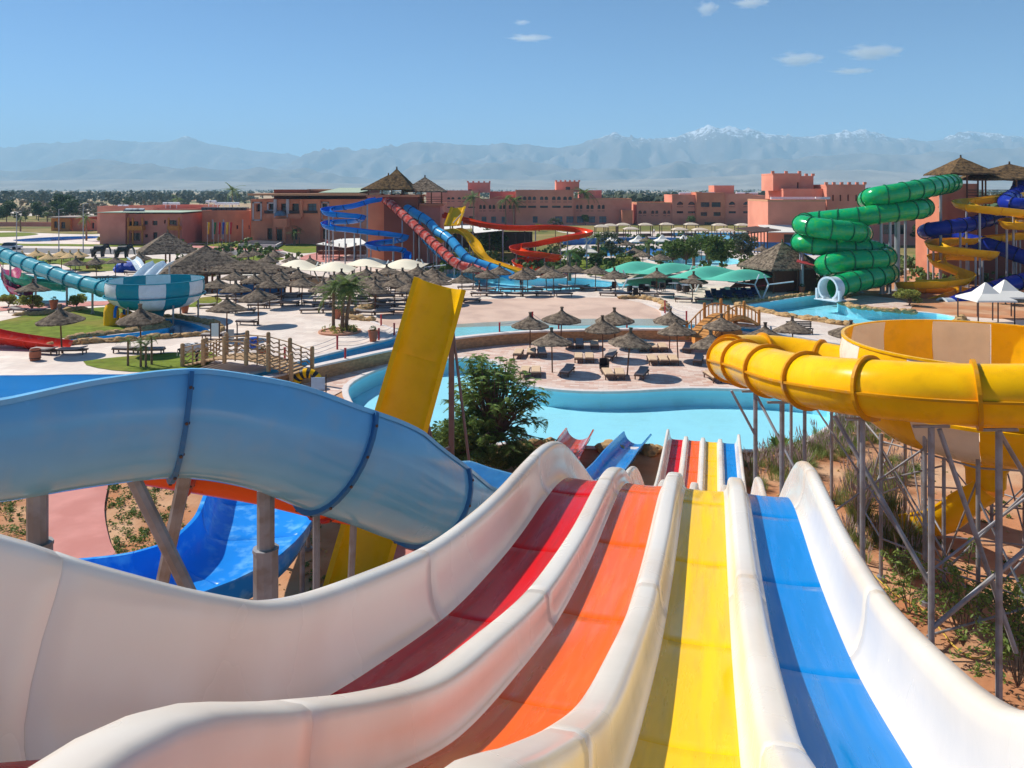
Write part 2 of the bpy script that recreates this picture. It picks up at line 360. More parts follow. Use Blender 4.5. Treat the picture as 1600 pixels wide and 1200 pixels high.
# overlays on the plaza
def overlay(name, l, z, m, step=1.5, dz=.03):
    return sheet(name, flat(smooth_loop(l, z, step)), z + dz, m)
for l in ([(-140, 524), (0, 502), (60, 489), (150, 481), (188, 479), (196, 493), (236, 496), (250, 508), (230, 514), (150, 523), (100, 529), (0, 531), (-140, 540)],
          [(130, 565), (200, 557), (290, 550), (328, 549), (338, 560), (300, 579), (220, 582), (150, 575)],
          [(293, 471), (330, 463), (347, 468), (335, 476), (300, 481)],
          [(-200, 412), (0, 400), (140, 404), (200, 403), (260, 406), (225, 418), (140, 425), (80, 412), (0, 414), (-200, 424)],
          [(300, 399.5), (400, 400), (445, 404), (420, 409), (340, 410), (300, 408)],
          [(-100, 380), (60, 381), (200, 382), (300, 381), (395, 384), (395, 389), (250, 387), (80, 384.5), (-100, 384)],
          [(285, 375), (330, 374), (400, 377), (440, 380), (440, 384), (380, 383), (300, 379)],
          [(435, 385), (470, 381), (515, 385), (505, 393), (470, 396)],
          [(-60, 366), (20, 363), (60, 366), (20, 370), (-60, 371)],
          [(840, 415), (900, 405), (990, 404), (1000, 414), (985, 425), (950, 432), (900, 426), (860, 424)],
          [(1215, 450), (1250, 441), (1290, 440), (1300, 447), (1270, 455), (1235, 458)]):
    overlay('lawn', l, ZU, m_lawn)
m_dry = mat('dry_grass', srgb(150, 132, 84), rough=.95, var=.3, scale=.2, spec=.1, col2=srgb(110, 112, 58), mixscale=.06, mixlo=.42, mixhi=.6)
for l in ([(-500, 341), (-200, 338.5), (0, 337.5), (152, 337.5), (154, 352), (150, 366), (60, 364), (0, 361), (-200, 366), (-500, 372)],
          [(885, 352.5), (1040, 352.5), (1196, 353), (1197, 361), (1100, 361.5), (1000, 362), (890, 363)],
          [(640, 352), (760, 352), (860, 352.5), (872, 362), (930, 372), (900, 381), (840, 400), (760, 412), (700, 404), (650, 392), (642, 370)],
          [(1300, 388), (1400, 368), (1500, 362), (1800, 366), (1800, 408), (1600, 406), (1480, 411), (1400, 420), (1330, 424)],
          [(985, 352.2), (1000, 340), (1300, 338), (1900, 337), (1900, 352), (1500, 356), (1300, 352)]):
    overlay('garden_ground', l, ZU, m_dry, 3, dz=.025)
overlay('soil_bed', [(1312, 470), (1330, 461), (1350, 440), (1400, 425), (1480, 415), (1600, 410), (1760, 430), (1760, 500), (1600, 500), (1500, 494), (1440, 486), (1375, 482), (1335, 478)], ZU, m_soil, dz=.02)
overlay('paved_island', [(1316, 474), (1326, 466), (1352, 462), (1400, 468), (1424, 478), (1420, 484), (1375, 481), (1337, 477.5)], ZU, m_terr, dz=.05)
overlay('road', [(-300, 385.5), (0, 387.5), (200, 390), (320, 391), (440, 393.5), (438, 398.5), (300, 397.5), (150, 397), (0, 394), (-300, 391.5)], ZU, m_road, dz=.04)
overlay('pink_walk', [(470, 402), (500, 394), (530, 388), (560, 386), (570, 392), (540, 399), (510, 410), (480, 409)], ZU, m_pink, dz=.05)
overlay('pink_walk', [(-80, 486), (30, 478), (100, 474), (190, 471), (192, 475), (110, 480), (20, 485), (-80, 493)], ZU, m_pink, dz=.05)
overlay('pink_walk', [(270, 379), (330, 385), (400, 389), (440, 390), (440, 392), (330, 389), (262, 383)], ZU, m_pink, dz=.05)
sheet('pink_path', flat(catmull(GP([(66, 905), (150, 915), (190, 900), (172, 850), (163, 800), (170, 750), (166, 700), (150, 650), (95, 650), (80, 700), (72, 760), (70, 830)]), .8, closed=True)), .0, m_pink, zf=lambda x, y: .085)
overlay('pink_path', [(602, 890), (610, 850), (630, 810), (662, 810), (668, 850), (650, 890), (630, 900)], 0, m_pink, dz=.085)
overlay('pink_path', [(530, 740), (600, 700), (660, 700), (690, 730), (690, 770), (640, 780), (560, 790)], 0, m_pink, dz=.085)
# ------------------------------------------------------------------ mountains, haze, clouds
def mountain_mat(name, rock, low, snow_z=None, snow_w=60):
    m = bpy.data.materials.new(name); m.use_nodes = True; nt = m.node_tree; N = nt.nodes; L = nt.links; b = N['Principled BSDF']; b.inputs['Roughness'].default_value = 1; b.inputs['Specular IOR Level'].default_value = .05
    g = N.new('ShaderNodeNewGeometry'); sp = N.new('ShaderNodeSeparateXYZ'); L.new(g.outputs['Position'], sp.inputs[0])
    nz = N.new('ShaderNodeTexNoise'); nz.inputs['Scale'].default_value = .004; nz.inputs['Detail'].default_value = 8; L.new(g.outputs['Position'], nz.inputs['Vector'])
    mr = N.new('ShaderNodeMapRange'); mr.inputs[1].default_value = .4; mr.inputs[2].default_value = .62; L.new(nz.outputs[0], mr.inputs[0])
    mx = N.new('ShaderNodeMix'); mx.data_type = 'RGBA'; mx.inputs[6].default_value = (*rock, 1); mx.inputs[7].default_value = (*low, 1); L.new(mr.outputs[0], mx.inputs[0]); out = mx.outputs[2]
    if snow_z:
        n2 = N.new('ShaderNodeTexNoise'); n2.inputs['Scale'].default_value = .02; n2.inputs['Detail'].default_value = 8; n2.inputs['Roughness'].default_value = .65; L.new(g.outputs['Position'], n2.inputs['Vector'])
        ma = N.new('ShaderNodeMath'); ma.operation = 'MULTIPLY_ADD'; ma.inputs[1].default_value = 900; L.new(n2.outputs[0], ma.inputs[0]); L.new(sp.outputs[2], ma.inputs[2])
        m2 = N.new('ShaderNodeMapRange'); m2.inputs[1].default_value = snow_z + 450; m2.inputs[2].default_value = snow_z + 450 + snow_w; L.new(ma.outputs[0], m2.inputs[0])
        x2 = N.new('ShaderNodeMix'); x2.data_type = 'RGBA'; L.new(m2.outputs[0], x2.inputs[0]); L.new(out, x2.inputs[6]); x2.inputs[7].default_value = (.88, .9, .95, 1); out = x2.outputs[2]
    L.new(out, b.inputs['Base Color']); return m
def rangem(name, sil, d_foot, d_ridge, m, amp, seed, nx=420, ny=34):
    xs = [p[0] for p in sil]; ys = [p[1] for p in sil]; x0, x1 = xs[0], xs[-1]
    vs = []; fs = []
    for j in range(ny + 1):
        t = j / ny
        if t <= .72: q = t / .72; d = d_foot + (d_ridge - d_foot) * q; prof = q ** 1.35
        else: q = (t - .72) / .28; d = d_ridge + (d_ridge - d_foot) * .5 * q; prof = 1 - q
        for i in range(nx + 1):
            px = x0 + (x1 - x0) * i / nx
            X = (px - 800) / FPX * d; hr = max(0, (295 - interp(px, xs, ys)) / FPX * d_ridge + 12)
            rg_ = 1 - 2 * abs(noise.noise((X * .0032 + seed, d * .0022, seed * 2))); rg_ += .5 * (1 - 2 * abs(noise.noise((X * .0075, d * .005, seed))))
            n = .9 * rg_ - .45 + noise.fractal((X * .0011 + seed, d * .0011, seed), 1.0, 2.1, 6) + .5 * (abs(noise.noise((X * .0024, d * .0012, seed))) - .3)
            k = prof * (1 - abs(prof - .5) * .2)
            z = hr * prof + amp * n * min(1, prof * 1.8) * (.10 if abs(t - .72) < .03 else .7 * (1 - .55 * max(0, prof - .6) / .4)) * min(1, hr / 180)
            vs.append((X, d, ZU - 4 + max(0, z)))
    for j in range(ny):
        for i in range(nx):
            a = j * (nx + 1) + i; fs.append((a, a + 1, a + nx + 2, a + nx + 1))
    me = bpy.data.meshes.new(name); me.from_pydata(vs, [], fs); me.materials.append(m); me.shade_smooth(); me.update()
    o = link(name, me); o['kind'] = 'structure'; return o
m_far = mountain_mat('mountain_snowy', (.16, .13, .11), (.24, .20, .17), snow_z=650)
m_mid = mountain_mat('hill_rock', (.15, .12, .10), (.24, .20, .16))
m_lowh = mountain_mat('foothill', (.24, .20, .16), (.36, .30, .24))
rangem('mountain_range', [(-900, 240), (-300, 236), (-100, 236), (0, 233), (60, 226), (130, 221), (200, 220), (255, 219), (280, 214.5), (292, 212), (305, 217), (330, 224), (380, 232), (420, 236), (470, 243), (520, 250), (600, 262), (760, 285), (900, 294)], 9600, 11600, mountain_mat('mountain_pale', (.2, .17, .15), (.26, .22, .19), snow_z=780), 190, 3.1, nx=300)
rangem('mountain_range', [(380, 292), (440, 262), (490, 241), (540, 235), (600, 231), (640, 226), (680, 219), (700, 221), (730, 226), (790, 222), (860, 226), (910, 222), (940, 214), (958, 209), (980, 216), (1010, 219), (1040, 213), (1075, 212), (1085, 205), (1105, 203), (1130, 210), (1160, 205), (1175, 200), (1200, 207), (1240, 213), (1290, 209), (1325, 203), (1360, 209), (1400, 213), (1440, 215), (1480, 215), (1525, 203), (1560, 208), (1600, 212), (1750, 208), (1950, 220), (2400, 225)], 7600, 9700, m_far, 230, 9.4)
rangem('hills', [(-700, 270), (-100, 270), (0, 268), (60, 264), (120, 248), (160, 246), (220, 256), (300, 262), (400, 262), (480, 264), (530, 276), (600, 283), (640, 264), (690, 258), (760, 262), (840, 255), (900, 262), (1000, 262), (1060, 250), (1100, 255), (1150, 247), (1210, 246), (1260, 248), (1310, 240), (1400, 241), (1500, 238), (1560, 232), (1600, 231), (1800, 236), (2300, 240)], 6000, 7300, m_mid, 120, 5.7)
rangem('foothills', [(-800, 284), (0, 281), (200, 279), (400, 283), (560, 286), (660, 280), (760, 279), (900, 281), (1000, 279), (1100, 276), (1180, 271), (1260, 266), (1340, 264), (1420, 268), (1500, 271), (1600, 266), (1900, 272), (2300, 276)], 4300, 5600, m_lowh, 50, 1.3, nx=300, ny=24)
hz = MB(); hz.box((0, 6300, 420), (26000, 13100, 860))
m_haze = bpy.data.materials.new('haze_air'); m_haze.use_nodes = True; hn = m_haze.node_tree.nodes
hn.remove(hn['Principled BSDF']); pv = hn.new('ShaderNodeVolumePrincipled'); m_haze.node_tree.links.new(pv.outputs[0], hn['Material Output'].inputs['Volume'])
pv.inputs['Color'].default_value = (.46, .76, 1.0, 1); pv.inputs['Density'].default_value = 1.5e-4; pv.inputs['Anisotropy'].default_value = 0.0
ho = hz.build('haze', m_haze); ho['kind'] = 'stuff'
m_cloud = bpy.data.materials.new('cloud_vapour'); m_cloud.use_nodes = True; cn = m_cloud.node_tree.nodes; cl = m_cloud.node_tree.links
cn.remove(cn['Principled BSDF']); cv = cn.new('ShaderNodeVolumePrincipled'); cl.new(cv.outputs[0], cn['Material Output'].inputs['Volume'])
cv.inputs['Color'].default_value = (1, 1, 1, 1); cv.inputs['Anisotropy'].default_value = .55
ct = cn.new('ShaderNodeTexCoord'); cz = cn.new('ShaderNodeTexNoise'); cz.inputs['Scale'].default_value = 2.6; cz.inputs['Detail'].default_value = 6; cz.inputs['Roughness'].default_value = .6; cl.new(ct.outputs['Object'], cz.inputs['Vector'])
vl = cn.new('ShaderNodeVectorMath'); vl.operation = 'LENGTH'; cl.new(ct.outputs['Object'], vl.inputs[0])
c1 = cn.new('ShaderNodeMath'); c1.operation = 'MULTIPLY_ADD'; c1.inputs[1].default_value = -.62; cl.new(vl.outputs['Value'], c1.inputs[0]); cl.new(cz.outputs[0], c1.inputs[2])
c2 = cn.new('ShaderNodeMapRange'); c2.inputs[1].default_value = .10; c2.inputs[2].default_value = .38; c2.inputs[3].default_value = 0; c2.inputs[4].default_value = .009; cl.new(c1.outputs[0], c2.inputs[0]); cl.new(c2.outputs[0], cv.inputs['Density'])
ico = bmesh.new(); bmesh.ops.create_icosphere(ico, subdivisions=3, radius=1); cme = bpy.data.meshes.new('cloud'); ico.to_mesh(cme); ico.free(); cme.materials.append(m_cloud)
for px, py, w, h, lab in ((1248, 92, 92, 26, 'small bright white cloud above the red hotel, left of the longest cloud'), (1362, 81, 112, 28, 'longest white cloud in the upper right of the blue sky'), (1330, 111, 84, 11, 'thin wispy streak of cloud just under the longest cloud'), (815, 35, 32, 11, 'tiny white cloud scrap in the middle of the sky'), (826, 59, 84, 12, 'thin faint cloud streak below the tiny scrap mid sky'), (1105, 13, 44, 30, 'faint rounded cloud at the top edge, right of centre'), (1172, 4, 70, 20, 'wispy cloud cut off by the top edge of the picture')):
    c = link('cloud', cme); c.location = W(px, py, 14500); k = 14500 / FPX * .62; c.scale = (w * k, w * k * .6, h * k); c.rotation_euler = (0, 0, .1)
    tag(c, lab, 'cloud', 'small clouds in the sky')
# ------------------------------------------------------------------ slide materials
TH0 = R(-14.25)
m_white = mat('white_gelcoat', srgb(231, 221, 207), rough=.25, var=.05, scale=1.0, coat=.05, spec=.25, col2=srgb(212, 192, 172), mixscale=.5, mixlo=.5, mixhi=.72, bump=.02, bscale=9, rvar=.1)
m_lred = fiber('lane_red', (206, 10, 6), stretch=(7, .5, .5), rotz=-TH0, rvar=.15, spec=.08, dirt=srgb(170, 40, 36), dirtlo=.5, dirthi=.8)
m_loran = fiber('lane_orange', (246, 98, 6), stretch=(7, .5, .5), rotz=-TH0, rvar=.2, spec=.2, dirt=srgb(240, 118, 44), dirtlo=.5, dirthi=.8)
m_lyel = fiber('lane_yellow', (254, 200, 4), stretch=(7, .5, .5), rotz=-TH0, rvar=.2, spec=.2, dirt=srgb(232, 182, 40), dirtlo=.5, dirthi=.8)
m_lblu = fiber('lane_blue', (0, 126, 202), stretch=(7, .5, .5), rotz=-TH0, rvar=.2, spec=.2, dirt=srgb(34, 134, 214), dirtlo=.5, dirthi=.75)
m_bflume = fiber('flume_blue_grey', (116, 190, 230), rough=.18, dirt=srgb(150, 190, 212), dirtlo=.52, dirthi=.95, spec=.5)
m_bfl_in = fiber('flume_blue_inside', (12, 140, 226), rough=.2, dirt=srgb(60, 170, 232))
m_brun = fiber('runout_blue', (36, 140, 226), rough=.15, dirt=srgb(120, 190, 238), dirtlo=.5, dirthi=.75)
m_flange = fiber('flange_blue', (66, 120, 164), rough=.4)
m_oflume = fiber('flume_orange', (232, 92, 26), dirt=srgb(214, 70, 40))
m_yel = fiber('tube_yellow', (255, 192, 10), rough=.25, dirt=srgb(222, 160, 20), dirtlo=.5)
m_yelfl = fiber('flange_yellow', (214, 148, 16), rough=.45)
m_cream = fiber('bowl_cream', (242, 228, 206), rough=.3, dirt=srgb(222, 206, 184))
m_steel = mat('galvanised_steel', srgb(158, 158, 162), rough=.5, var=.15, scale=6, metal=.3, col2=srgb(140, 134, 130), mixscale=3)
m_steel2 = mat('grey_painted_steel', srgb(168, 170, 174), rough=.5, var=.1, metal=.2)
m_bolt = mat('rusty_bolt', srgb(96, 70, 54), rough=.8)

# ------------------------------------------------------------------ sweep along a 3D line
def frames(path, rolls=None, up=Vector((0, 0, 1))):
    n = len(path); out = []
    for i in range(n):
        t = (path[min(n - 1, i + 1)] - path[max(0, i - 1)]).normalized()
        s = t.cross(up); s = s.normalized() if s.length > 1e-4 else Vector((1, 0, 0)); u = s.cross(t)
        r = rolls[i] if rolls else 0
        if r: s, u = s * math.cos(r) + u * math.sin(r), u * math.cos(r) - s * math.sin(r)
        out.append((path[i], s, u, t))
    return out
def open_prof(Rr, a0, a1, n=18, th=.035, lip=.08):
    'open trough section; angles from the bottom, right positive (degrees)'
    inn = []; outr = []
    for i in range(n + 1):
        a = R(a0 + (a1 - a0) * i / n); inn.append((Rr * math.sin(a), -Rr * math.cos(a))); outr.append(((Rr + th) * math.sin(a), -(Rr + th) * math.cos(a)))
    def lipp(p, sgn): return [(p[0] + sgn * lip, p[1] + .015), (p[0] + sgn * lip, p[1] - .05)]
    r_ = lipp(inn[-1], 1); l_ = lipp(inn[0], -1)
    return inn + [(inn[-1][0] + .01, inn[-1][1] + .03)] + r_ + outr[::-1] + l_[::-1] + [(inn[0][0] - .01, inn[0][1] + .03)], n
def sweep_mesh(fr, prof, mb=None, mi=0, shrink=None):
    mb = mb or MB(); rs = []
    for k, (p, s, u, t) in enumerate(fr): rs.append([p + s * x + u * y for x, y in prof])
    mb.rings(rs, closed=True, caps=True, mi=mi); return mb
def circ(r, n=18, a0=.0): return [(r * math.cos(a0 + 2 * math.pi * i / n), r * math.sin(a0 + 2 * math.pi * i / n)) for i in range(n)]
def ring_mb(f, ro, ri, half, n=20, rng_=None, mb=None):
    'band around the line at one frame, optionally only an arc of angles (degrees from the bottom)'
    p, s, u, t = f; mb = mb or MB(); rs = []
    full = rng_ is None; a0, a1 = (0, 360) if full else rng_
    k = n + 1
    for i in range(k):
        a = R(a0 + (a1 - a0) * i / n); d = s * math.sin(a) - u * math.cos(a)
        rs.append([p + d * ri - t * half, p + d * ro - t * half, p + d * ro + t * half, p + d * ri + t * half])
    mb.rings(rs, closed=True, caps=not full); return mb
def flume(root, path, Rr, m, kind='tube', sec=2.4, step=.35, a0=-90, a1=90, rolls=None, flange=None, m_fl=None, n=18, fl_half=.035, fl_h=.07, ribs=False, th=.03, sname='flume_section', taper=None, mats=None, bolts=None):
    'one slide: a shell part for each moulded section, a flange part at each joint'
    pts = resample(catmull(path, step), step); N_ = len(pts)
    if rolls:
        cl_ = [0]
        for a_, b_ in zip(path, path[1:]): cl_.append(cl_[-1] + (b_ - a_).length)
        rl = [R(interp(cl_[-1] * i / (N_ - 1), cl_, rolls)) for i in range(N_)]
    else: rl = None
    tp = None
    if taper:
        cl_ = [0]
        for a_, b_ in zip(path, path[1:]): cl_.append(cl_[-1] + (b_ - a_).length)
        tp = [interp(cl_[-1] * i / (N_ - 1), cl_, taper) for i in range(N_)]
    fr = frames(pts, rl)
    if tp: fr = [(p, s * q, u * q, t) for (p, s, u, t), q in zip(fr, tp)]
    k = max(2, round(sec / step)); i = 0; idx = 0
    while i < N_ - 1:
        j = min(N_ - 1, i + k)
        if N_ - 1 - j < k * .4: j = N_ - 1
        seg = fr[i:j + 1]
        if kind == 'tube':
            mb = MB(); sweep_o = []; sweep_i = []
            for p, s, u, t in seg:
                sweep_o.append([p + s * x + u * y for x, y in circ(Rr + th, n)]); sweep_i.append([p + s * x + u * y for x, y in circ(Rr, n)][::-1])
            mb.rings(sweep_o, closed=True, caps=False); mb.rings(sweep_i, closed=True, caps=False)
            nn = n
            for e, r_ in ((0, 1), (-1, 0)):
                b = len(mb.v); mb.v += [tuple(q) for q in sweep_o[e]] + [tuple(q) for q in sweep_i[e][::-1]]
                for q in range(nn): mb.f.append((b + q, b + (q + 1) % nn, b + nn + (q + 1) % nn, b + nn + q)); mb.m.append(0)
            o = mb.build(sname, mats[idx % len(mats)] if mats else m, root, smooth=True, angle=40)
            if ribs:
                for sg in (-1, 1):
                    rb_ = MB(); rb_.rings([[p + s * sg * (Rr + th - .01) + u * .035, p + s * sg * (Rr + th + .075) + u * .03, p + s * sg * (Rr + th + .075) - u * .03, p + s * sg * (Rr + th - .01) - u * .035] for p, s, u, t in seg], closed=True); rb_.build('seam_rib', m_fl, o)
            rg = None
        else:
            pr, na = open_prof(Rr, a0, a1, n=n, th=th)
            mb = sweep_mesh(seg, pr); o = mb.build(sname, m, root, smooth=True, angle=40); rg = (a0 + 4, a1 - 4)
        if (flange is None or flange) and i > 0:
            f = ring_mb(seg[0], Rr + th + fl_h, Rr + th - .012, fl_half, n=n, rng_=rg).build('joint_flange', m_fl or m, root)
            if bolts:
                p, s, u, t = seg[0]; bb = MB()
                for q in range(bolts):
                    a = R(rg[0] + (rg[1] - rg[0]) * (q + .5) / bolts) if rg else 2 * math.pi * q / bolts
                    d = s * math.sin(a) - u * math.cos(a); c = p + d * (Rr + th + fl_h)
                    bb.beam(c - d * .01, c + d * .018, .022, 6)
                    bb.beam(p + d * (Rr + th + fl_h * .5) + t * fl_half, p + d * (Rr + th + fl_h * .5) + t * (fl_half + .015), .018, 6)
                bo = bb.build('bolts', m_bolt, f); bo['kind'] = 'stuff'
        i = j; idx += 1
    return fr
def posts(root, spots, r=.09, zb=0.0, m=None, sleeve=False, n=10, name='support_post'):
    for q in spots:
        mb = MB(); p = Vector(q[:3]); rr = q[3] if len(q) > 3 else r
        mb.beam((p.x, p.y, zb - .1), p, rr, n)
        mb.beam((p.x, p.y, zb - .1), (p.x, p.y, zb + .06), rr * 2, 8)
        if sleeve: mb.beam((p.x, p.y, zb), (p.x, p.y, p.z - sleeve), rr * 1.42, n); mb.beam((p.x, p.y, p.z - sleeve), (p.x, p.y, p.z - sleeve + .05), rr * 1.5, n)
        mb.build(name, m or m_steel, root, smooth=True, angle=35)
def braces(root, segs, r=.05, m=None, name='brace', n=8):
    for a, b in segs:
        mb = MB(); mb.beam(a, b, r, n); mb.build(name, m or m_steel, root, smooth=True, angle=35)

# ------------------------------------------------------------------ racing slide in front of the camera
TH = R(14.25)
SD = Vector((math.sin(TH), math.cos(TH), 0)); TD = Vector((math.cos(TH), -math.sin(TH), 0))
PS = [-1.2, 0.6, 1.2, 1.6, 2.2, 2.9, 3.73, 4.9, 6.12, 7.3, 8.4, 9.8, 10.7, 11.6, 13, 15, 17, 18.8, 20.6, 22, 23.4, 25, 27, 29, 31, 33, 35, 38, 41]
PD = [1.42, 1.42, 1.43, 1.53, 1.88, 2.28, 2.69, 3.08, 3.42, 3.64, 3.79, 3.91, 4.02, 4.26, 4.95, 6.05, 6.98, 7.6, 7.98, 8.2, 8.62, 9.45, 10.7, 11.6, 12.1, 12.38, 12.52, 12.6, 12.64]
prof3 = catmull([V(s, 0, CAMZ - d) for s, d in zip(PS, PD)], .12)
prof3 = resample(prof3, .15)
def slide_frames(i0, i1):
    out = []
    for i in range(i0, i1 + 1):
        a = prof3[max(0, i - 1)]; b = prof3[min(len(prof3) - 1, i + 1)]; t2 = (b - a).normalized()
        t = SD * t2.x + V(0, 0, t2.z); u = TD.cross(t); p = SD * prof3[i].x + V(0, 0, prof3[i].z)
        out.append((p, TD, u, t))
    return out
slide = thing('racing_slide', (2.6, 10.5, 0), 'four-lane white racing slide with red, orange, yellow and blue lanes running down to the pool', 'water slide')
NP = len(prof3) - 1
LW = .268; LC = [-1.79, -.957, -.13, .70]
def seamed(fr, prof, g=.012, hs=None):
    'pinch both ends of a section so that the joint reads as a groove'
    cx = sum(p[0] for p in prof) / len(prof); cy = sum(p[1] for p in prof) / len(prof)
    rs = []
    n = len(fr)
    for k, (p, s, u, t) in enumerate(fr):
        e = hs(p.dot(SD)) if hs else 1.0
        ring = [p + s * x + u * (y * e if y > .02 else y) for x, y in prof]
        if k == 0 or k == n - 1:
            dirn = t * (.005 if k == 0 else -.005)
            r2 = [p + s * (x + (g if x < cx else -g) * .6) + u * ((y * e if y > .02 else y) - g * .8) for x, y in prof]; r1 = [q + dirn * 1.8 for q in ring]
            r2 = [q + dirn * .1 for q in r2]
            if k == 0: rs += [r2, r1]
            else: rs += [r1, r2]
        else: rs.append(ring)
    mb = MB(); mb.rings(rs, closed=True, caps=True); return mb
for li, (tc_, m, lab) in enumerate(zip(LC, (m_lred, m_loran, m_lyel, m_lblu), ('red lane panel', 'orange lane panel', 'yellow lane panel', 'blue lane panel'))):
    i = 0; off = (9, 12, 10, 8)[li]
    cut = [0] + list(range(off, NP, 14)) + [NP]
    for a, b in zip(cut, cut[1:]):
        if b - a < 2: continue
        fr = slide_frames(a, b)
        pr = [(tc_ - LW - .012, -.05), (tc_ + LW + .012, -.05), (tc_ + LW + .012, .0)] + [(tc_ + x * LW, -.012 * (1 - x * x)) for x in (.97, .5, 0, -.5, -.97)] + [(tc_ - LW - .012, .0)]
        o = seamed(fr, pr, .006).build('lane_panel', m, slide, smooth=True, angle=30); fixn(o); o['label'] = lab
OUT = [(0, -.02), (.012, .004), (.03, .022), (.062, .07), (.095, .16), (.118, .27), (.13, .38), (.142, .44), (.165, .475), (.205, .49), (.255, .485), (.285, .46), (.29, .42), (.272, .405), (.262, .41), (.22, .38), (.17, .22), (.12, .06), (.08, -.06), (0, -.06)]
INN = [(-.165, -.02), (-.16, .004), (-.145, .016), (-.122, .05), (-.108, .12), (-.098, .2), (-.08, .238), (-.045, .252), (.045, .252), (.08, .238), (.098, .2), (.108, .12), (.122, .05), (.145, .016), (.16, .004), (.165, -.02), (.165, -.06), (-.165, -.06)]
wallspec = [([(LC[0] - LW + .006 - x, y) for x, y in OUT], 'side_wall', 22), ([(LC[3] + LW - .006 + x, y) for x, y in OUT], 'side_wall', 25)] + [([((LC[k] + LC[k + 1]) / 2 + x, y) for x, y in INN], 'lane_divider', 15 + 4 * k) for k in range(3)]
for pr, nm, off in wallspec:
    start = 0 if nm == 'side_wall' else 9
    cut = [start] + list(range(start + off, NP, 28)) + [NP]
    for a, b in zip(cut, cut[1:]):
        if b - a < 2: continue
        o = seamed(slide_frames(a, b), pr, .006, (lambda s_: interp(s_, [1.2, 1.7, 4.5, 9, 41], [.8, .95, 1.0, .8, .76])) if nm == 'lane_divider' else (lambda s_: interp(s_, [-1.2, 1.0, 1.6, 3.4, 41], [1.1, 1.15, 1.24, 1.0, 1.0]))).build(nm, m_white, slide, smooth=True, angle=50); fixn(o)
# trestles that carry it
for s in (4.5, 8.5, 12.5, 17, 21.5, 26, 30, 34):
    z = CAMZ - interp(s, PS, PD) - .12
    for t in (-1.7, .6):
        p = SD * s + TD * t + V(0, 0, z)
        if z > .5: posts(slide, [(p.x, p.y, z)], r=.09, zb=-.1)
    a = SD * s + TD * -2.1 + V(0, 0, z); b = SD * s + TD * 1.0 + V(0, 0, z)
    mb = MB(); mb.bar(a, b, .1, .14); mb.build('cross_beam', m_steel, slide)
    if z > 2: braces(slide, [(SD * s + TD * -1.7 + V(0, 0, .3), SD * s + TD * .6 + V(0, 0, z - .2))], .04)
# start platform the picture is taken from
plat = thing('start_platform', (-1.1, -1.6, 0), 'concrete start platform behind the white racing slide', 'platform')
mb = MB(); mb.box(tuple(SD * -2.9 + TD * -.5 + V(0, 0, 11.2)), (5.2, 3.2, .18), rz=-TH); mb.build('deck', mat('platform_concrete', srgb(170, 160, 150), rough=.85), plat)
for t, s in ((-2.6, -4), (1.7, -4), (-2.6, -1.7), (1.7, -1.7)):
    p = SD * s + TD * t; posts(plat, [(p.x, p.y, 11.1)], r=.16, name='post')

# ------------------------------------------------------------------ blue flume curving across the left
bf = thing('open_flume', V(-4.6, 11.5, 0), 'blue-grey open flume curving in front of the yellow ramp, with bolted flanges', 'water slide')
bpath = [W(-420, 690, 9.2), W(-200, 672, 9.7), W(0, 661, 10.35), W(150, 643, 10.9), W(300, 635, 11.5), W(420, 656, 11.9), W(520, 697, 12.4), W(590, 728, 13.0), W(640, 757, 13.6), W(700, 778, 15.0), W(762, 776, 17.4), W(805, 782, 19.5), W(860, 776, 22.6), W(922, 752, 28.5), W(953, 722, 33), W(972, 698, 36), W(996, 673, 40.6)]
brolls = [0, 0, 0, 8, 14, 17, 18, 18, 10, -8, -30, -28, -12, 0, 0, 0, 0]
bfr = flume(bf, bpath[:14], .95, m_bflume, kind='open', sec=2.45, step=.2, a0=-116, a1=120, taper=[1, 1, 1, 1, 1, 1, 1, .98, .92, .86, .84, .82, .78, .74], rolls=brolls[:14], m_fl=m_flange, n=20, fl_half=.03, fl_h=.075, bolts=9)
bfr += flume(bf, bpath[13:], .66, fiber('runout_bright_blue', (20, 134, 206), rough=.15, spec=.4), kind='open', sec=2.45, step=.2, a0=-80, a1=80, m_fl=m_flange, n=16, fl_half=.04)
bc = lambda px: min(bfr, key=lambda f: abs(800 + f[0].x / f[0].y * FPX - px))[0]
for px, rr in ((62, .13), (420, .13)):
    p = bc(px); posts(bf, [(p.x, p.y + .1, p.z - .97, rr)], zb=0, sleeve=1.05 if px > 100 else .75)
p = bc(190); braces(bf, [(p + V(.1, .2, -.97), V(p.x + 1.2, p.y + .9, 5.6)), (p + V(.75, .5, -1.0), V(p.x - .5, p.y + 2.0, 5.2))], .1)
p = bc(490); posts(bf, [(p.x - .12, p.y + .8, p.z - .6, .06)], zb=0)
p = bc(545); braces(bf, [(V(p.x + .05, p.y - .1, p.z - .95), V(p.x - .3, p.y + .3, 2)), (V(p.x - .6, p.y + .6, p.z - .5), V(p.x + 1.3, p.y + .9, p.z - 1.05))], .055)
for q in range(0, len(bfr), 26):
    p = bfr[q][0]
    if p.y > 15: posts(bf, [(p.x, p.y, p.z - .75, .08)], zb=0)
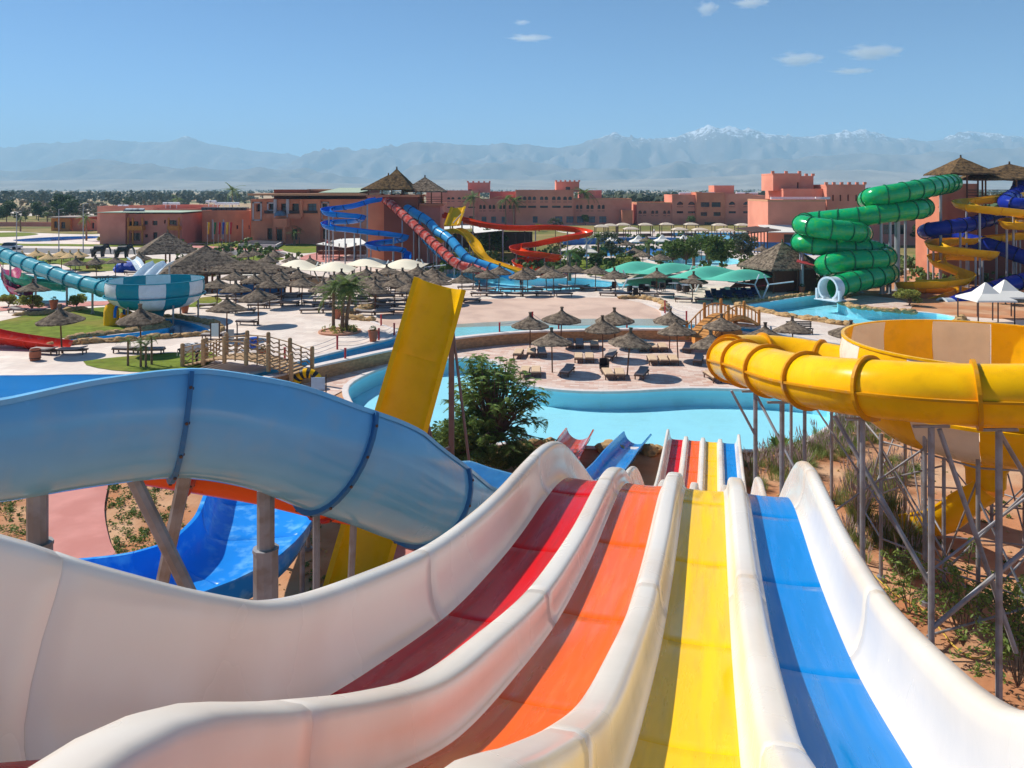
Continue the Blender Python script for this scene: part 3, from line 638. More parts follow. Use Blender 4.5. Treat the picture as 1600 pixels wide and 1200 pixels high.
# orange flume below it
of = thing('open_flume', V(-5.5, 15, 0), 'orange open flume passing underneath the blue-grey flume and ending at the pool', 'water slide')
opath = [W(-140, 640, 14.6), W(60, 665, 14.4), W(180, 684, 14.2), W(300, 706, 14.6), W(420, 729, 15.2), W(520, 756, 16), W(620, 779, 18), W(700, 804, 21), W(800, 783, 27), W(872, 722, 33), W(894, 684, 37), W(906, 666, 40.4)]
ofr = flume(of, opath[:10], .66, m_oflume, kind='open', sec=2.6, step=.3, a0=-88, a1=88, rolls=[0, 4, 8, 10, 12, 12, 10, 5, 0, 0], m_fl=fiber('flange_red', (176, 44, 26)), n=16, fl_half=.05, bolts=7)
ofr += flume(of, opath[9:], .66, fiber('runout_coral', (214, 74, 50), rough=.15, spec=.4), kind='open', sec=2.6, step=.3, a0=-78, a1=78, n=16, fl_half=.04)
for q in range(44, len(ofr), 30):
    p = ofr[q][0]; posts(of, [(p.x, p.y, p.z - .68, .08)], zb=0)
# wide blue run-out below
br = thing('runout_flume', V(-7.5, 23, 0), 'wide glossy blue run-out flume curving to the left below the other flumes', 'water slide')
rpath = [W(470, 690, 33), W(440, 727, 29.5), W(418, 765, 27), W(410, 815, 24.7), W(394, 866, 22.7), W(335, 922, 21.0), W(215, 965, 20.0), W(70, 985, 19.8), W(-120, 990, 20.2)]
prf = [(-1.72, 1.0), (-1.72, .94), (-1.66, .93), (-1.6, .5), (-1.42, .15), (-1.0, .0), (0, -.04), (1.0, .0), (1.42, .15), (1.6, .5), (1.66, .93), (1.72, .94), (1.72, 1.0), (1.6, 1.0), (1.54, .52), (1.36, .21), (.97, .07), (0, .03), (-.97, .07), (-1.36, .21), (-1.54, .52), (-1.6, 1.0)]
pts = resample(catmull(rpath, .4), .4); rfr = frames(pts); i = 0
while i < len(rfr) - 1:
    j = min(len(rfr) - 1, i + 6); o = seamed(rfr[i:j + 1], prf, .012).build('flume_section', m_brun, br, smooth=True, angle=50); fixn(o); i = j
for q in range(3, len(rfr), 9):
    p, s, u, t = rfr[q]
    for sg in (-1.2, 1.2): posts(br, [tuple(p + s * sg - V(0, 0, .05)) + (.08,)], zb=0)
# yellow ramp
rp = thing('ramp_slide', V(-5, 26, 0), 'tall yellow channelled ramp slide leaning back over the pool corner', 'water slide')
yb = V(-5.12, 25.5, -.2); yt = V(-2.6, 28.75, 9.36)
yp = [yb.lerp(yt, -.03), yb.lerp(yt, .25), yb.lerp(yt, .5), yb.lerp(yt, .75), yt]
pts = resample(catmull(yp, .3), .3); n_ = len(pts); fr = []
for i in range(n_):
    t = (pts[min(n_ - 1, i + 1)] - pts[max(0, i - 1)]).normalized(); s = V(1, .1, -.06); s = (s - t * s.dot(t)).normalized(); u = s.cross(t); fr.append((pts[i], s, u, t))
HW = .97
prf = [(-HW, .14), (-HW, -.12), (-HW + .05, -.16), (-.55, -.30), (0, -.36), (.55, -.30), (HW - .05, -.16), (HW, -.12), (HW, .14), (HW - .17, .14), (HW - .185, .10), (.62, -.10), (.42, -.21), (0, -.27), (-.42, -.21), (-.62, -.10), (-HW + .185, .10), (-HW + .17, .14)]
i = 0
while i < n_ - 1:
    j = min(n_ - 1, i + 9)
    if n_ - 1 - j < 4: j = n_ - 1
    o = seamed(fr[i:j + 1], prf, .014).build('ramp_section', fiber('ramp_yellow', (255, 196, 10), rough=.3, dirt=srgb(240, 178, 16)), rp, smooth=True, angle=40); fixn(o); i = j
m_dk = mat('dark_steel', srgb(112, 104, 104), rough=.55, metal=.3, var=.15)
for fx, dx, dy, zt in ((.62, .5, 1.0, 0), (.62, -.6, 1.0, 0), (.9, .6, 1.2, 0), (.9, -.5, 1.2, 0)):
    p = yb.lerp(yt, fx); mb = MB(); mb.bar((p.x + dx, p.y + dy, 0), (p.x + dx, p.y + dy, p.z - .4), .2, .2); mb.build('post', m_dk, rp); braces(rp, [((p.x + dx, p.y + dy, p.z - .6), tuple(p + V(dx * .9, .3, -.3)))], .06, m_dk)
a = yb.lerp(yt, .9); b_ = yb.lerp(yt, .62); braces(rp, [((a.x + .6, a.y + 1.2, .3), (b_.x + .5, b_.y + 1, 4.6)), ((b_.x + .5, b_.y + 1, 3.2), (a.x + .6, a.y + 1.2, 3.2)), ((a.x + .6, a.y + 1.2, 8), (a.x + 1.6, a.y + 1.0, 0))], .055, m_dk)
# ------------------------------------------------------------------ yellow tube and bowl on the right
yt_ = thing('tube_slide', V(9.3, 20.5, 0), 'big yellow closed tube slide with raised joint rings feeding the yellow and cream bowl', 'water slide')
ypath = [W(2050, 600, 18.2), W(1850, 618, 18.2), W(1700, 618, 18.6), W(1505, 616, 19.4), W(1365, 607, 20.6), W(1246, 592, 23.4), W(1172, 570, 27), V(8.3, 30.6, 6.25), V(9.5, 33.2, 5.95), V(11.5, 33.8, 5.8), V(13.2, 32.5, 5.7), V(14.4, 30.9, 5.65)]
yfr = flume(yt_, ypath, .71, m_yel, kind='tube', sec=2.35, step=.24, m_fl=m_yelfl, n=28, fl_half=.045, fl_h=.11, ribs=True)
def at_px(fr, px, near=True):
    c = [f for f in fr if abs(800 + f[0].x / f[0].y * FPX - px) < 9]
    c.sort(key=lambda f: f[0].y); return (c[0] if near else c[-1])[0]
for px, near, r in ((1455, True, .08), (1350, True, .07), (1215, True, .075), (1172, True, .07), (1243, False, .065), (1560, True, .08), (1300, False, .065)):
    p = at_px(yfr, px, near); posts(yt_, [(p.x, p.y, p.z - .85, r)], zb=0)
    mb = MB(); mb.bar((p.x - .45, p.y, p.z - .83), (p.x + .45, p.y, p.z - .83), .08, .06); mb.build('saddle', m_steel, yt_)
p = at_px(yfr, 1172); braces(yt_, [((p.x - .8, p.y, p.z - .8), (p.x, p.y, p.z - 2.3)), ((p.x, p.y, p.z - .9), (p.x + 1.25, p.y - 3.2, 2.6))], .045)
p1 = at_px(yfr, 1300); p2 = at_px(yfr, 1455); p3 = at_px(yfr, 1560)
braces(yt_, [(p1 + V(0, 0, -.85), V(p2.x, p2.y + .1, 3.0)), (p2 + V(.2, 0, -.9), V(p3.x + .6, p3.y + .3, 1.5)), (V(p3.x + 2.4, p3.y - 1, 6.6), V(p2.x, p2.y, 1.9)), (p3 + V(.1, .2, -.9), V(p3.x + 3, p3.y + 1.5, 3))], .06)
def bowl(root, c, Rb, zr, zb, ma, mb_, n=14, rot=0.0, tail=1.6):
    'bowl of alternating panels: each panel a part; rim and outlet funnel'
    h = zr - zb
    P = [(Rb, h), (Rb * 1.02, h * .86), (Rb * 1.015, h * .7), (Rb * .985, h * .5), (Rb * .9, h * .3), (Rb * .74, h * .15), (Rb * .5, h * .05), (Rb * .2, 0)]
    for k in range(n):
        a0 = rot + 2 * math.pi * k / n; a1 = rot + 2 * math.pi * (k + 1) / n - .004
        mm = MB(); pin = P; pout = [(r + .05, z - .05) for r, z in P]
        mm.lathe(pin, c, 6, a0, a1); mm.lathe(pout, c, 6, a0, a1)
        kk = 7; b = 0; np_ = len(P)
        for j in range(np_ - 1):
            for e in (0, kk - 1): mm.f.append((j * kk + e, (j + 1) * kk + e, np_ * kk + (j + 1) * kk + e, np_ * kk + j * kk + e)); mm.m.append(0)
        o = mm.build('bowl_panel', (ma, mb_)[k % 2], root, smooth=True, angle=60); fixn(o)
    rim = MB(); rim.lathe([(Rb - .02, h - .01), (Rb - .02, h + .035), (Rb + .09, h + .035), (Rb + .09, h - .04), (Rb - .02, h - .01)], c, 56); rim.build('rim', ma, root)
    wb = MB(); wb.lathe([(Rb * 1.02 + .04, h * .5 + .05), (Rb * 1.02 + .14, h * .5 + .05), (Rb * 1.02 + .14, h * .5 - .05), (Rb * .98 + .04, h * .5 - .05)], c, 56); wb.build('belt_flange', ma, root)
    fu = MB(); fu.lathe([(Rb * .34, .1), (Rb * .2, -.25), (.62, -.7), (.6, -tail)], c, 20); fu.build('outlet_funnel', ma, root, smooth=True)
bc_ = V(16.06, 27.0, 0)
bw = thing('bowl_slide', bc_, 'large round bowl slide of yellow and cream panels behind the yellow tube', 'water slide')
bowl(bw, V(bc_.x, bc_.y, 3.95), 4.45, 7.6, 3.95, m_yel, m_cream, 14, .55, tail=1.2)
ex = resample(catmull([V(16.06, 27, 3.0), V(15.7, 27.5, 2.4), V(15.3, 28.4, 1.3), V(15.2, 29.8, .55)], .3), .3)
mb = sweep_mesh(frames(ex), open_prof(.7, -95, 95, n=14)[0]); mb.build('exit_chute', m_yel, bw, smooth=True, angle=40)
# steel frame under the bowl
fr_ = thing('steel_frame', V(15.5, 26, 0), 'grey tubular steel frame with diagonal braces carrying the yellow bowl', 'frame')
ro, ri = 4.0, 2.3; ring1 = []; ring2 = []
for k in range(8):
    a = 2 * math.pi * k / 8 + .2; q = bc_ + V(ro * math.cos(a), ro * math.sin(a), 0); ring1.append(q); posts(fr_, [(q.x, q.y, 4.75, .065)], zb=0)
for k in range(4):
    a = 2 * math.pi * k / 4 + .5; q = bc_ + V(ri * math.cos(a), ri * math.sin(a), 0); ring2.append(q); posts(fr_, [(q.x, q.y, 4.0, .06)], zb=0)
seg = []
for k in range(8):
    a, b = ring1[k], ring1[(k + 1) % 8]
    seg += [(a + V(0, 0, 1.3), b + V(0, 0, 1.3)), (a + V(0, 0, 4.5), b + V(0, 0, 4.5)), (a + V(0, 0, .3), b + V(0, 0, 4.3)) if k % 2 else (a + V(0, 0, 4.3), b + V(0, 0, .3))]
    seg.append((a + V(0, 0, 4.2), ring2[(k // 2) % 4] + V(0, 0, .6)))
for k in range(4): seg += [(ring2[k] + V(0, 0, 1.5), ring2[(k + 1) % 4] + V(0, 0, 1.5)), (ring2[k] + V(0, 0, 3.8), ring1[2 * k] + V(0, 0, 3.2))]
braces(fr_, seg, .03)
# an extra leg row in front and its braces
q1 = V(11.4, 21.9, 0); q2 = V(12.75, 24.6, 0); q3 = V(14.6, 22.2, 0); q4 = V(10.4, 28.3, 0)
posts(fr_, [(q.x, q.y, z, .065) for q, z in ((q2, 5.6), (q3, 5.2), (q4, 6))], zb=0)
braces(fr_, [(q1 + V(0, 0, 2.2), q3 + V(0, 0, 4.4)), (q2 + V(0, 0, .4), q3 + V(0, 0, 4.6)), (q4 + V(0, 0, 5.6), q2 + V(0, 0, 1)), (q4 + V(0, 0, .6), q2 + V(0, 0, 4.8)), (q3 + V(0, 0, .8), ring1[5] + V(0, 0, 3.6)), (q1 + V(0, 0, .5), q3 + V(0, 0, 1.2)), (q2 + V(0, 0, 1.2), q3 + V(0, 0, 1.3))], .034)

# ------------------------------------------------------------------ teal tube and bowl on the left
m_teal = fiber('teal_gelcoat', (24, 142, 158), rough=.2, dirt=srgb(70, 150, 160))
m_teal2 = fiber('teal_tube', (92, 166, 176), rough=.22, dirt=srgb(120, 170, 176))
m_bwhite = fiber('bowl_white', (224, 230, 230), rough=.2, dirt=srgb(190, 196, 192), dirtlo=.55)
tb = thing('bowl_slide', V((243 - 800) / FPX * 72, 72, ZU), 'teal and white striped bowl slide beside the rock-edged pool', 'water slide')
tc_ = V((243 - 800) / FPX * 72, 72, 0)
bowl(tb, V(tc_.x, tc_.y, 1.95), 4.05, 4.6, 1.95, m_teal, m_bwhite, 12, .1, tail=.8)
for k in range(6):
    a = 2 * math.pi * k / 6 + .3; q = tc_ + V(3.6 * math.cos(a), 3.6 * math.sin(a), 0); posts(tb, [(q.x, q.y, 2.6, .08)], zb=ZU)
tt = thing('tube_slide', V((80 - 800) / FPX * 80, 80, ZU), 'pale teal closed tube slide sloping down into the teal and white bowl', 'water slide')
tpath = [W(-260, 330, 110), W(-110, 362, 98), W(0, 396, 88), W(60, 419, 82), W(120, 440, 77.5), W(165, 452, 74.5), W(185, 458, 72.5)]
tfr = flume(tt, tpath, .68, m_teal2, kind='tube', sec=2.9, step=.6, m_fl=m_teal, n=18, fl_half=.1, fl_h=.12, ribs=True)
for px in (8, 47, 100, 140):
    p = at_px(tfr, px); posts(tt, [(p.x, p.y, p.z - .7, .1)], zb=ZU)

# ------------------------------------------------------------------ towers with their slides
m_terra = mat('terracotta_render', srgb(222, 140, 104), rough=.9, var=.12, scale=.35, bump=.1, bscale=4, col2=srgb(206, 124, 92), mixscale=.2)
m_terra2 = mat('pink_render', srgb(230, 150, 122), rough=.9, var=.1, scale=.25, bump=.1, bscale=4, col2=srgb(216, 136, 110), mixscale=.15)
m_terra3 = mat('rose_render', srgb(220, 142, 124), rough=.9, var=.1, scale=.3, col2=srgb(208, 128, 112), mixscale=.2)
m_wood = mat('brown_timber', srgb(110, 70, 44), rough=.8, var=.25, scale=4, bump=.2, bscale=14, stretch=(1, 1, .2))
m_log = mat('golden_log', srgb(196, 134, 62), rough=.7, var=.25, scale=4, bump=.2, bscale=12, stretch=(1, 1, .25))
m_thatch = mat('grey_thatch', srgb(138, 122, 104), rough=1, var=.5, scale=9, bump=1.0, bscale=26, spec=.1, orand=.16, col2=srgb(84, 72, 62), mixscale=3, mixlo=.42, mixhi=.62)
m_thatch2 = mat('brown_thatch', srgb(124, 98, 66), rough=1, var=.5, scale=9, bump=1.0, bscale=22, spec=.1, orand=.1, col2=srgb(78, 62, 46), mixscale=2.2, mixlo=.42, mixhi=.62)
def thatch_roof(root, c, w, d, h, m, rows=6, eave=.25, name='thatched_roof', rz=0.0, tip=.35):
    'hipped thatch laid in rows with ragged lower edges'
    rr = random.Random(int(abs(c[0] * 31 + c[1] * 17))); c = Vector(c); Mz = Matrix.Rotation(rz, 3, 'Z')
    for k in range(rows):
        t0 = k / rows; t1 = min(1, (k + 1.25) / rows); mb = MB(); nseg = 9
        def ringp(t, z, jag):
            out = []
            for sgx, sgy, ax, ay in ((-1, -1, 1, 0), (1, -1, 0, 1), (1, 1, -1, 0), (-1, 1, 0, -1)):
                for q in range(nseg):
                    x = sgx * w / 2 + ax * w * q / nseg; y = sgy * d / 2 + ay * d * q / nseg
                    sc = 1 - t; j = 1 + rr.uniform(-jag, jag)
                    out.append(c + Mz @ V(x * sc * j, y * sc * j, z + rr.uniform(-jag, jag) * 1.6))
            return out
        lift = .05 + .03 * k / rows
        rs = [ringp(t0 + .0, h * t0 - eave * .6, .025), ringp(t0 + .01, h * t0 + lift, .015), ringp(t1 if t1 < 1 else .995, h * t1 + lift * .4, .008)]
        mb.rings(rs, closed=True, caps=False); mb.build('thatch_row', m, root)
    mb = MB(); mb.beam(c + V(0, 0, h - .1), c + V(0, 0, h + tip), .14, 7, .09); mb.build('finial', m, root)

tw = thing('slide_tower', V(-16.5, 119, ZU), 'terracotta slide tower with thatched roofs, start of the red and blue tubes', 'tower')
def blockpx(root, name, x0, x1, y0, y1, d, dep, m):
    'box whose front face fills the pixels x0..x1, y0..y1 at distance d'
    a = W(x0, y0, d); b = W(x1, y1, d); mb = MB(); mb.box(((a.x + b.x) / 2, d + dep / 2, (a.z + b.z) / 2), (b.x - a.x, dep, a.z - b.z)); return mb.build(name, m, root)
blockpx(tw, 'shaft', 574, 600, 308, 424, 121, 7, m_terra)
blockpx(tw, 'shaft', 600.2, 652, 308, 424, 119, 9, mat('dark_and_shaded_terracotta', srgb(140, 76, 58), rough=.9, var=.15, scale=.4))  # shade on the tower front put into the colour; lit left face stays lighter
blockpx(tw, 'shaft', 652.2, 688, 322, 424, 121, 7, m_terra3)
blockpx(tw, 'landing', 572, 655, 304.5, 307.8, 118.6, 9.6, m_terra)
blockpx(tw, 'landing', 655.2, 692, 318, 321.8, 120.4, 8, m_terra)
for px, d in ((576, 118.8), (597, 118.8), (612, 118.8), (628, 118.8), (650, 118.8), (576, 127), (612, 127), (650, 127)):
    a = W(px, 305, d); posts(tw, [(a.x, a.y, 12.75, .09)], zb=11.8, m=m_wood, name='roof_post')
for px, d in ((658, 120.8), (674, 120.8), (690, 120.8), (658, 127), (690, 127)):
    a = W(px, 318, d); posts(tw, [(a.x, a.y, 12.4, .09)], zb=10.5, m=m_wood, name='roof_post')
thatch_roof(tw, W(607, 299, 123) + V(0, 0, .3), 7.0, 8.6, 2.2, m_thatch2)
thatch_roof(tw, W(620, 298, 122) + V(0, 0, .25), 5.6, 8.0, 3.1, m_thatch2)
thatch_roof(tw, W(664, 299, 124) + V(0, 0, .0), 6.4, 7.6, 2.2, m_thatch)
for px0, px1, z, d in ((572, 600, 12.1, 118.7), (612, 650, 12.1, 118.7), (655, 692, 10.9, 120.5)):
    a = W(px0, 300, d); b = W(px1, 300, d)
    for dz in (.2, .55, .9):
        mb = MB(); mb.beam((a.x, a.y, z - .25 + dz), (b.x, b.y, z - .25 + dz), .035, 6); mb.build('railing', m_wood, tw)
def PXP(l, d0): return [W(x, y, d0 + o) for x, y, o in l]
def colslide(name, loc, label, l, d0, Rr, m, kind='tube', sec=2.6, step=.5, a0=-95, a1=95, m_fl=None, n=14, every=9, pr=.1, fl_half=.05, fl_h=.07, rolls=None, zb=ZU):
    t = thing(name, loc, label, 'water slide'); path = PXP(l, d0)
    f = flume(t, path, Rr, m, kind=kind, sec=sec, step=step, a0=a0, a1=a1, m_fl=m_fl, n=n, fl_half=fl_half, fl_h=fl_h, rolls=rolls)
    for q in range(every // 2, len(f), every):
        p = f[q][0]
        if p.z - Rr - zb > .5: posts(t, [(p.x, p.y, p.z - Rr - .02, pr)], zb=zb, m=m_steel2, n=7)
    return t, f
m_sblue = fiber('zigzag_blue', (14, 112, 202), rough=.2, dirt=srgb(50, 140, 216))
m_lblue = fiber('tube_light_blue', (70, 168, 222), rough=.2, dirt=srgb(110, 186, 226))
m_red = fiber('tube_red', (216, 78, 62), rough=.25, dirt=srgb(226, 150, 136), dirtlo=.45, dirthi=.6)
m_rfl = fiber('flange_dark_red', (96, 36, 34), rough=.5); m_dbl = fiber('flange_navy', (20, 70, 120), rough=.5)
m_syel = fiber('flume_yellow', (242, 182, 24), rough=.2, dirt=srgb(214, 160, 30))
m_sor = fiber('flume_orange_red', (228, 72, 22), rough=.2, dirt=srgb(206, 60, 24))
colslide('open_flume', V(-24, 114, ZU), 'bright blue open zigzag flume hanging in front of the terracotta entrance building', [(592, 309, 3), (575, 312, 1), (556, 318, 1), (538, 321, 1.5), (520, 323, 2), (509, 326, 0), (514, 331, -3), (535, 333, -3.5), (556, 335, -2.5), (565, 339, 0), (548, 343, 2.5), (522, 344, 2.5), (509, 348, 0), (518, 353, -3), (545, 356, -3), (580, 360, -2.5), (615, 364, -2), (632, 369, 0), (615, 374, 2), (588, 377, 1), (577, 381, -1), (595, 385, -3), (622, 386, -3), (634, 392, -2), (636, 402, -3)], 114, .62, m_sblue, 'open', sec=3, n=12, every=11, m_fl=m_dbl)
colslide('tube_slide', V(-10, 112, ZU), 'striped red closed tube slide running straight down from the thatched tower', [(598, 309, 3), (607, 315, 1), (640, 345, -3), (670, 373, -6), (697, 398, -9), (712, 411, -10.5), (722, 416, -11), (740, 420, -11.5), (764, 430, -12.5)], 118, .6, m_red, 'tube', sec=1.7, m_fl=m_rfl, n=14, every=9)
colslide('tube_slide', V(-9, 112, ZU), 'light blue closed tube curving from the tower, nearer and lower of the light blue pair', [(614, 309, 4), (632, 322, 1), (648, 333, -1), (668, 345, -2), (684, 362, -4), (692, 366, -5), (706, 377, -7), (722, 396, -9), (734, 407, -10), (760, 416, -11), (785, 425, -12), (801, 432, -12.5)], 119, .62, m_lblue, 'tube', sec=1.9, m_fl=m_dbl, n=14, every=9)
colslide('tube_slide', V(-12, 112, ZU), 'light blue closed tube half hidden behind the red tube slide', [(628, 306, 6), (646, 320, 4), (655, 336, 3), (652, 350, 2), (660, 366, 0), (675, 384, -4), (696, 402, -7), (726, 413, -9), (770, 427, -11)], 119, .55, m_lblue, 'tube', sec=2.2, m_fl=m_dbl, n=12, every=10)
colslide('open_flume', V(-4, 112, ZU), 'yellow open flume with a high hump, right of the light blue tubes', [(648, 304, 7), (657, 318, 5), (666, 340, 3), (676, 366, 1), (686, 372, 0), (696, 362, -1), (710, 355, -2), (724, 358, -3), (738, 372, -4), (750, 391, -6), (762, 403, -7), (785, 411, -8.5), (815, 421, -10), (840, 430, -11)], 119, .85, m_syel, 'open', sec=3, a0=-80, a1=80, n=12, every=10, m_fl=m_syel)
rt = thing('ramp_slide', V(-8, 117, ZU), 'short yellow upright ramp with pale underside behind the yellow humped flume', 'water slide')
ra = W(706, 352, 117); rb_ = W(716, 324, 119.5); pts = resample([ra, ra.lerp(rb_, .5), rb_], .5); s_ = V(1, 0, .05)
frr = [(p, s_.normalized(), (s_.cross((rb_ - ra).normalized())), (rb_ - ra).normalized()) for p in pts]
sweep_mesh(frr, [(-1.15, .2), (-1.15, -.2), (1.15, -.2), (1.15, .2), (.9, .2), (.7, -.05), (-.7, -.05), (-.9, .2)]).build('ramp_section', m_syel, rt)
posts(rt, [(ra.x, ra.y + 1.2, 7.5, .12), (ra.x + 1.4, ra.y + 1.4, 8, .12)], zb=ZU, m=m_steel2)
braces(rt, [(rb_ + V(1.1, -.2, -.3), ra + V(.2, -.2, .3))], .08, m_steel2)
colslide('open_flume', V(6, 112, ZU), 'orange-red open flume zigzagging beside the planted garden, far side of the slides pool', [(688, 331, 8), (725, 340, 4), (755, 347, 2), (790, 351, 1), (820, 352, 1), (850, 351, 2), (880, 352, 2.5), (905, 356, 2), (918, 360, 0), (905, 364, -2.5), (870, 370, -3), (835, 377, -2.5), (812, 381, -1), (805, 386, -3.5), (820, 391, -6), (850, 394, -6), (870, 398, -4.5), (850, 402, -2), (822, 402, -2.5), (809, 406, -4.5), (820, 413, -7), (850, 420, -8.5), (884, 430, -10)], 118, .82, m_sor, 'open', sec=3.2, a0=-85, a1=85, n=12, every=10, m_fl=m_sor)

# right hand tower
rw = thing('slide_tower', V(56, 100, ZU), 'terracotta tower with two thatched roofs at the right edge, start of the green tube', 'tower')
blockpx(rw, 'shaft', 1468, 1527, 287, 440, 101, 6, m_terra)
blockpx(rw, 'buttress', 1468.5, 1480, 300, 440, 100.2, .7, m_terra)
blockpx(rw, 'shaft', 1530, 1660, 330, 440, 104, 6, mat('dark_and_shaded_terracotta', srgb(140, 76, 58), rough=.9))
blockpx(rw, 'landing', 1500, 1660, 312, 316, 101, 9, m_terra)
for px, y1, d in ((1469, 274, 100.5), (1511, 276, 100.5), (1535, 276, 106), (1468, 274, 106), (1528, 283, 100.5), (1588, 283, 100.5), (1540, 283, 108), (1620, 283, 108), (1640, 283, 100.5)):
    a = W(px, y1, d); posts(rw, [(a.x, a.y, a.z + .2, .11)], zb=10.5, m=m_wood, name='roof_post')
thatch_roof(rw, W(1501, 275, 103.5) + V(0, 0, .25), 6.3, 6.6, 2.15, m_thatch2)
thatch_roof(rw, W(1577, 283, 105) + V(0, 0, .25), 11.2, 9, 2.0, m_thatch2)
for px0, px1, z, d in ((1512, 1590, 12.2, 100.7), (1590, 1655, 12.2, 100.7)):
    a = W(px0, 300, d); b = W(px1, 300, d)
    for dz in (.0, .35, .7):
        mb = MB(); mb.beam((a.x, a.y, z - .25 + dz), (b.x, b.y, z - .25 + dz), .04, 6); mb.build('railing', m_wood, rw)
m_green = fiber('tube_green', (10, 164, 98), rough=.2, dirt=srgb(70, 176, 66), dirtlo=.5, dirthi=.75, spec=.4)
m_gfl = fiber('flange_green', (10, 108, 70), rough=.4)
m_navy = fiber('tube_navy', (28, 48, 150), rough=.2, dirt=srgb(60, 80, 170)); m_nfl = fiber('flange_navy_dark', (14, 22, 80), rough=.4)
gs, gf = colslide('tube_slide', V(46, 92, ZU), 'wide green closed tube slide spiralling down in front of the pink building', [(1489, 286, 7), (1470, 289, 3), (1440, 295, -.5), (1400, 302, -2), (1368, 307, -1.5), (1356, 313, 1.5), (1385, 317, 4.5), (1425, 319, 4.5), (1443, 323, 2), (1428, 328, -1.5), (1390, 332, -2), (1340, 339, -1.5), (1290, 344, 0), (1262, 347, .8), (1256, 352, -2), (1285, 357, -4), (1325, 361, -4), (1347, 365, -1.5), (1325, 369, 2), (1285, 371, 3), (1258, 374, 2), (1254, 380, -1), (1285, 384, -2.5), (1330, 388, -2.5), (1365, 391, -1.5), (1384, 398, -1.5), (1376, 405, -4), (1340, 407, -5), (1305, 410, -5), (1288, 415, -3), (1310, 419, 0), (1355, 420, 1), (1385, 424, -.5), (1380, 430, -4), (1352, 436, -6), (1322, 443, -7.5), (1302, 450, -8.5)], 92, 1.08, m_green, 'tube', sec=2.1, step=.5, m_fl=m_gfl, n=20, every=22, pr=.16, fl_half=.06, fl_h=.09)
posts(gs, [tuple(W(1402, 322, 93)) + (.32,), tuple(W(1296, 338, 95)) + (.3,)], zb=ZU, m=m_steel2)
m_mouth = fiber('mouth_white', (222, 232, 236), rough=.25, dirt=srgb(190, 205, 212))
def mouth(root, f, Rr, drop):
    'flared white outlet with a flat apron around the tube end'
    p, s, u, t = f; mb = MB(); rs = []
    t = V(t.x, t.y, 0).normalized(); s = t.cross(V(0, 0, 1)); u = V(0, 0, 1); n = 24
    prof = [(Rr - .05, -.3), (Rr - .05, .9), (Rr + .16, .9), (Rr + .16, .75), (Rr + .1, .6), (Rr + .1, -.3)]
    for i in range(n + 1):
        a = R(-150 + 300 * i / n) + math.pi; d = s * math.sin(a) - u * math.cos(a)
        rs.append([p + d * r_ + t * z for r_, z in prof])
    mb.rings(rs, closed=True, caps=True); fixn(mb.build('outlet_mouth', m_mouth, root, smooth=True, angle=40))
    w = Rr + .3; mb = MB()
    for sg in (-1, 1): mb.bar(p + s * sg * w + t * .6 - u * (Rr * .55), p + s * sg * w + t * .95 - u * (Rr * .55), .2, Rr * .95)
    mb.bar(p + t * -.2 - u * (Rr + .02), p + t * 1.3 - u * (Rr + .1), w * 2, .1)
    mb.build('outlet_apron', m_mouth, root)
mouth(gs, gf[-1], 1.1, 0)
bs, bf2 = colslide('tube_slide', V(62, 92, ZU), 'dark navy blue closed tube slide weaving behind the yellow flume to the right pool', [(1594, 287, 8), (1590, 300, 6), (1576, 311, 2), (1572, 317, 0), (1590, 320, -1.5), (1615, 322, 0), (1625, 328, 4), (1600, 333, 5.5), (1560, 339, 4), (1520, 349, 1), (1480, 355, -1), (1452, 359, 0), (1448, 364, 3), (1480, 370, 5), (1530, 379, 2), (1562, 388, 0), (1600, 402, -2), (1640, 414, -2), (1655, 422, -4), (1635, 430, -6), (1600, 438, -7), (1550, 452, -8.5), (1500, 471, -10), (1482, 479, -10.5)], 95, .82, m_navy, 'tube', sec=2.2, m_fl=m_nfl, n=18, every=16, pr=.13, fl_half=.06)
mouth(bs, bf2[-1], .84, 0)
colslide('open_flume', V(58, 92, ZU), 'bright yellow open flume folding back and forth above the right pool', [(1590, 300, 5), (1560, 305, 2.5), (1530, 309, 2), (1507, 311, 1), (1503, 316, -2), (1530, 321, -4), (1570, 325, -4), (1610, 330, -3), (1625, 335, 0), (1600, 339, 2), (1578, 341, 0), (1576, 346, -2.5), (1610, 349, -4), (1640, 354, -2), (1630, 360, 1), (1580, 365, 2), (1520, 371, 2), (1475, 373, 1), (1458, 378, -1.5), (1475, 384, -4), (1520, 389, -5), (1548, 393, -3.5), (1525, 396, -1), (1480, 395, 0), (1462, 399, -1.5), (1470, 408, -3), (1492, 417, -4), (1509, 425, -5), (1502, 433, -7.5), (1465, 438, -8.5), (1425, 439, -8), (1412, 442, -6), (1440, 446, -4), (1490, 448, -4), (1508, 452, -5.5), (1490, 459, -8), (1460, 469, -10), (1434, 481, -12)], 95, .86, m_syel, 'open', sec=3, n=14, a0=-88, a1=88, every=13, pr=.12, m_fl=m_syel)
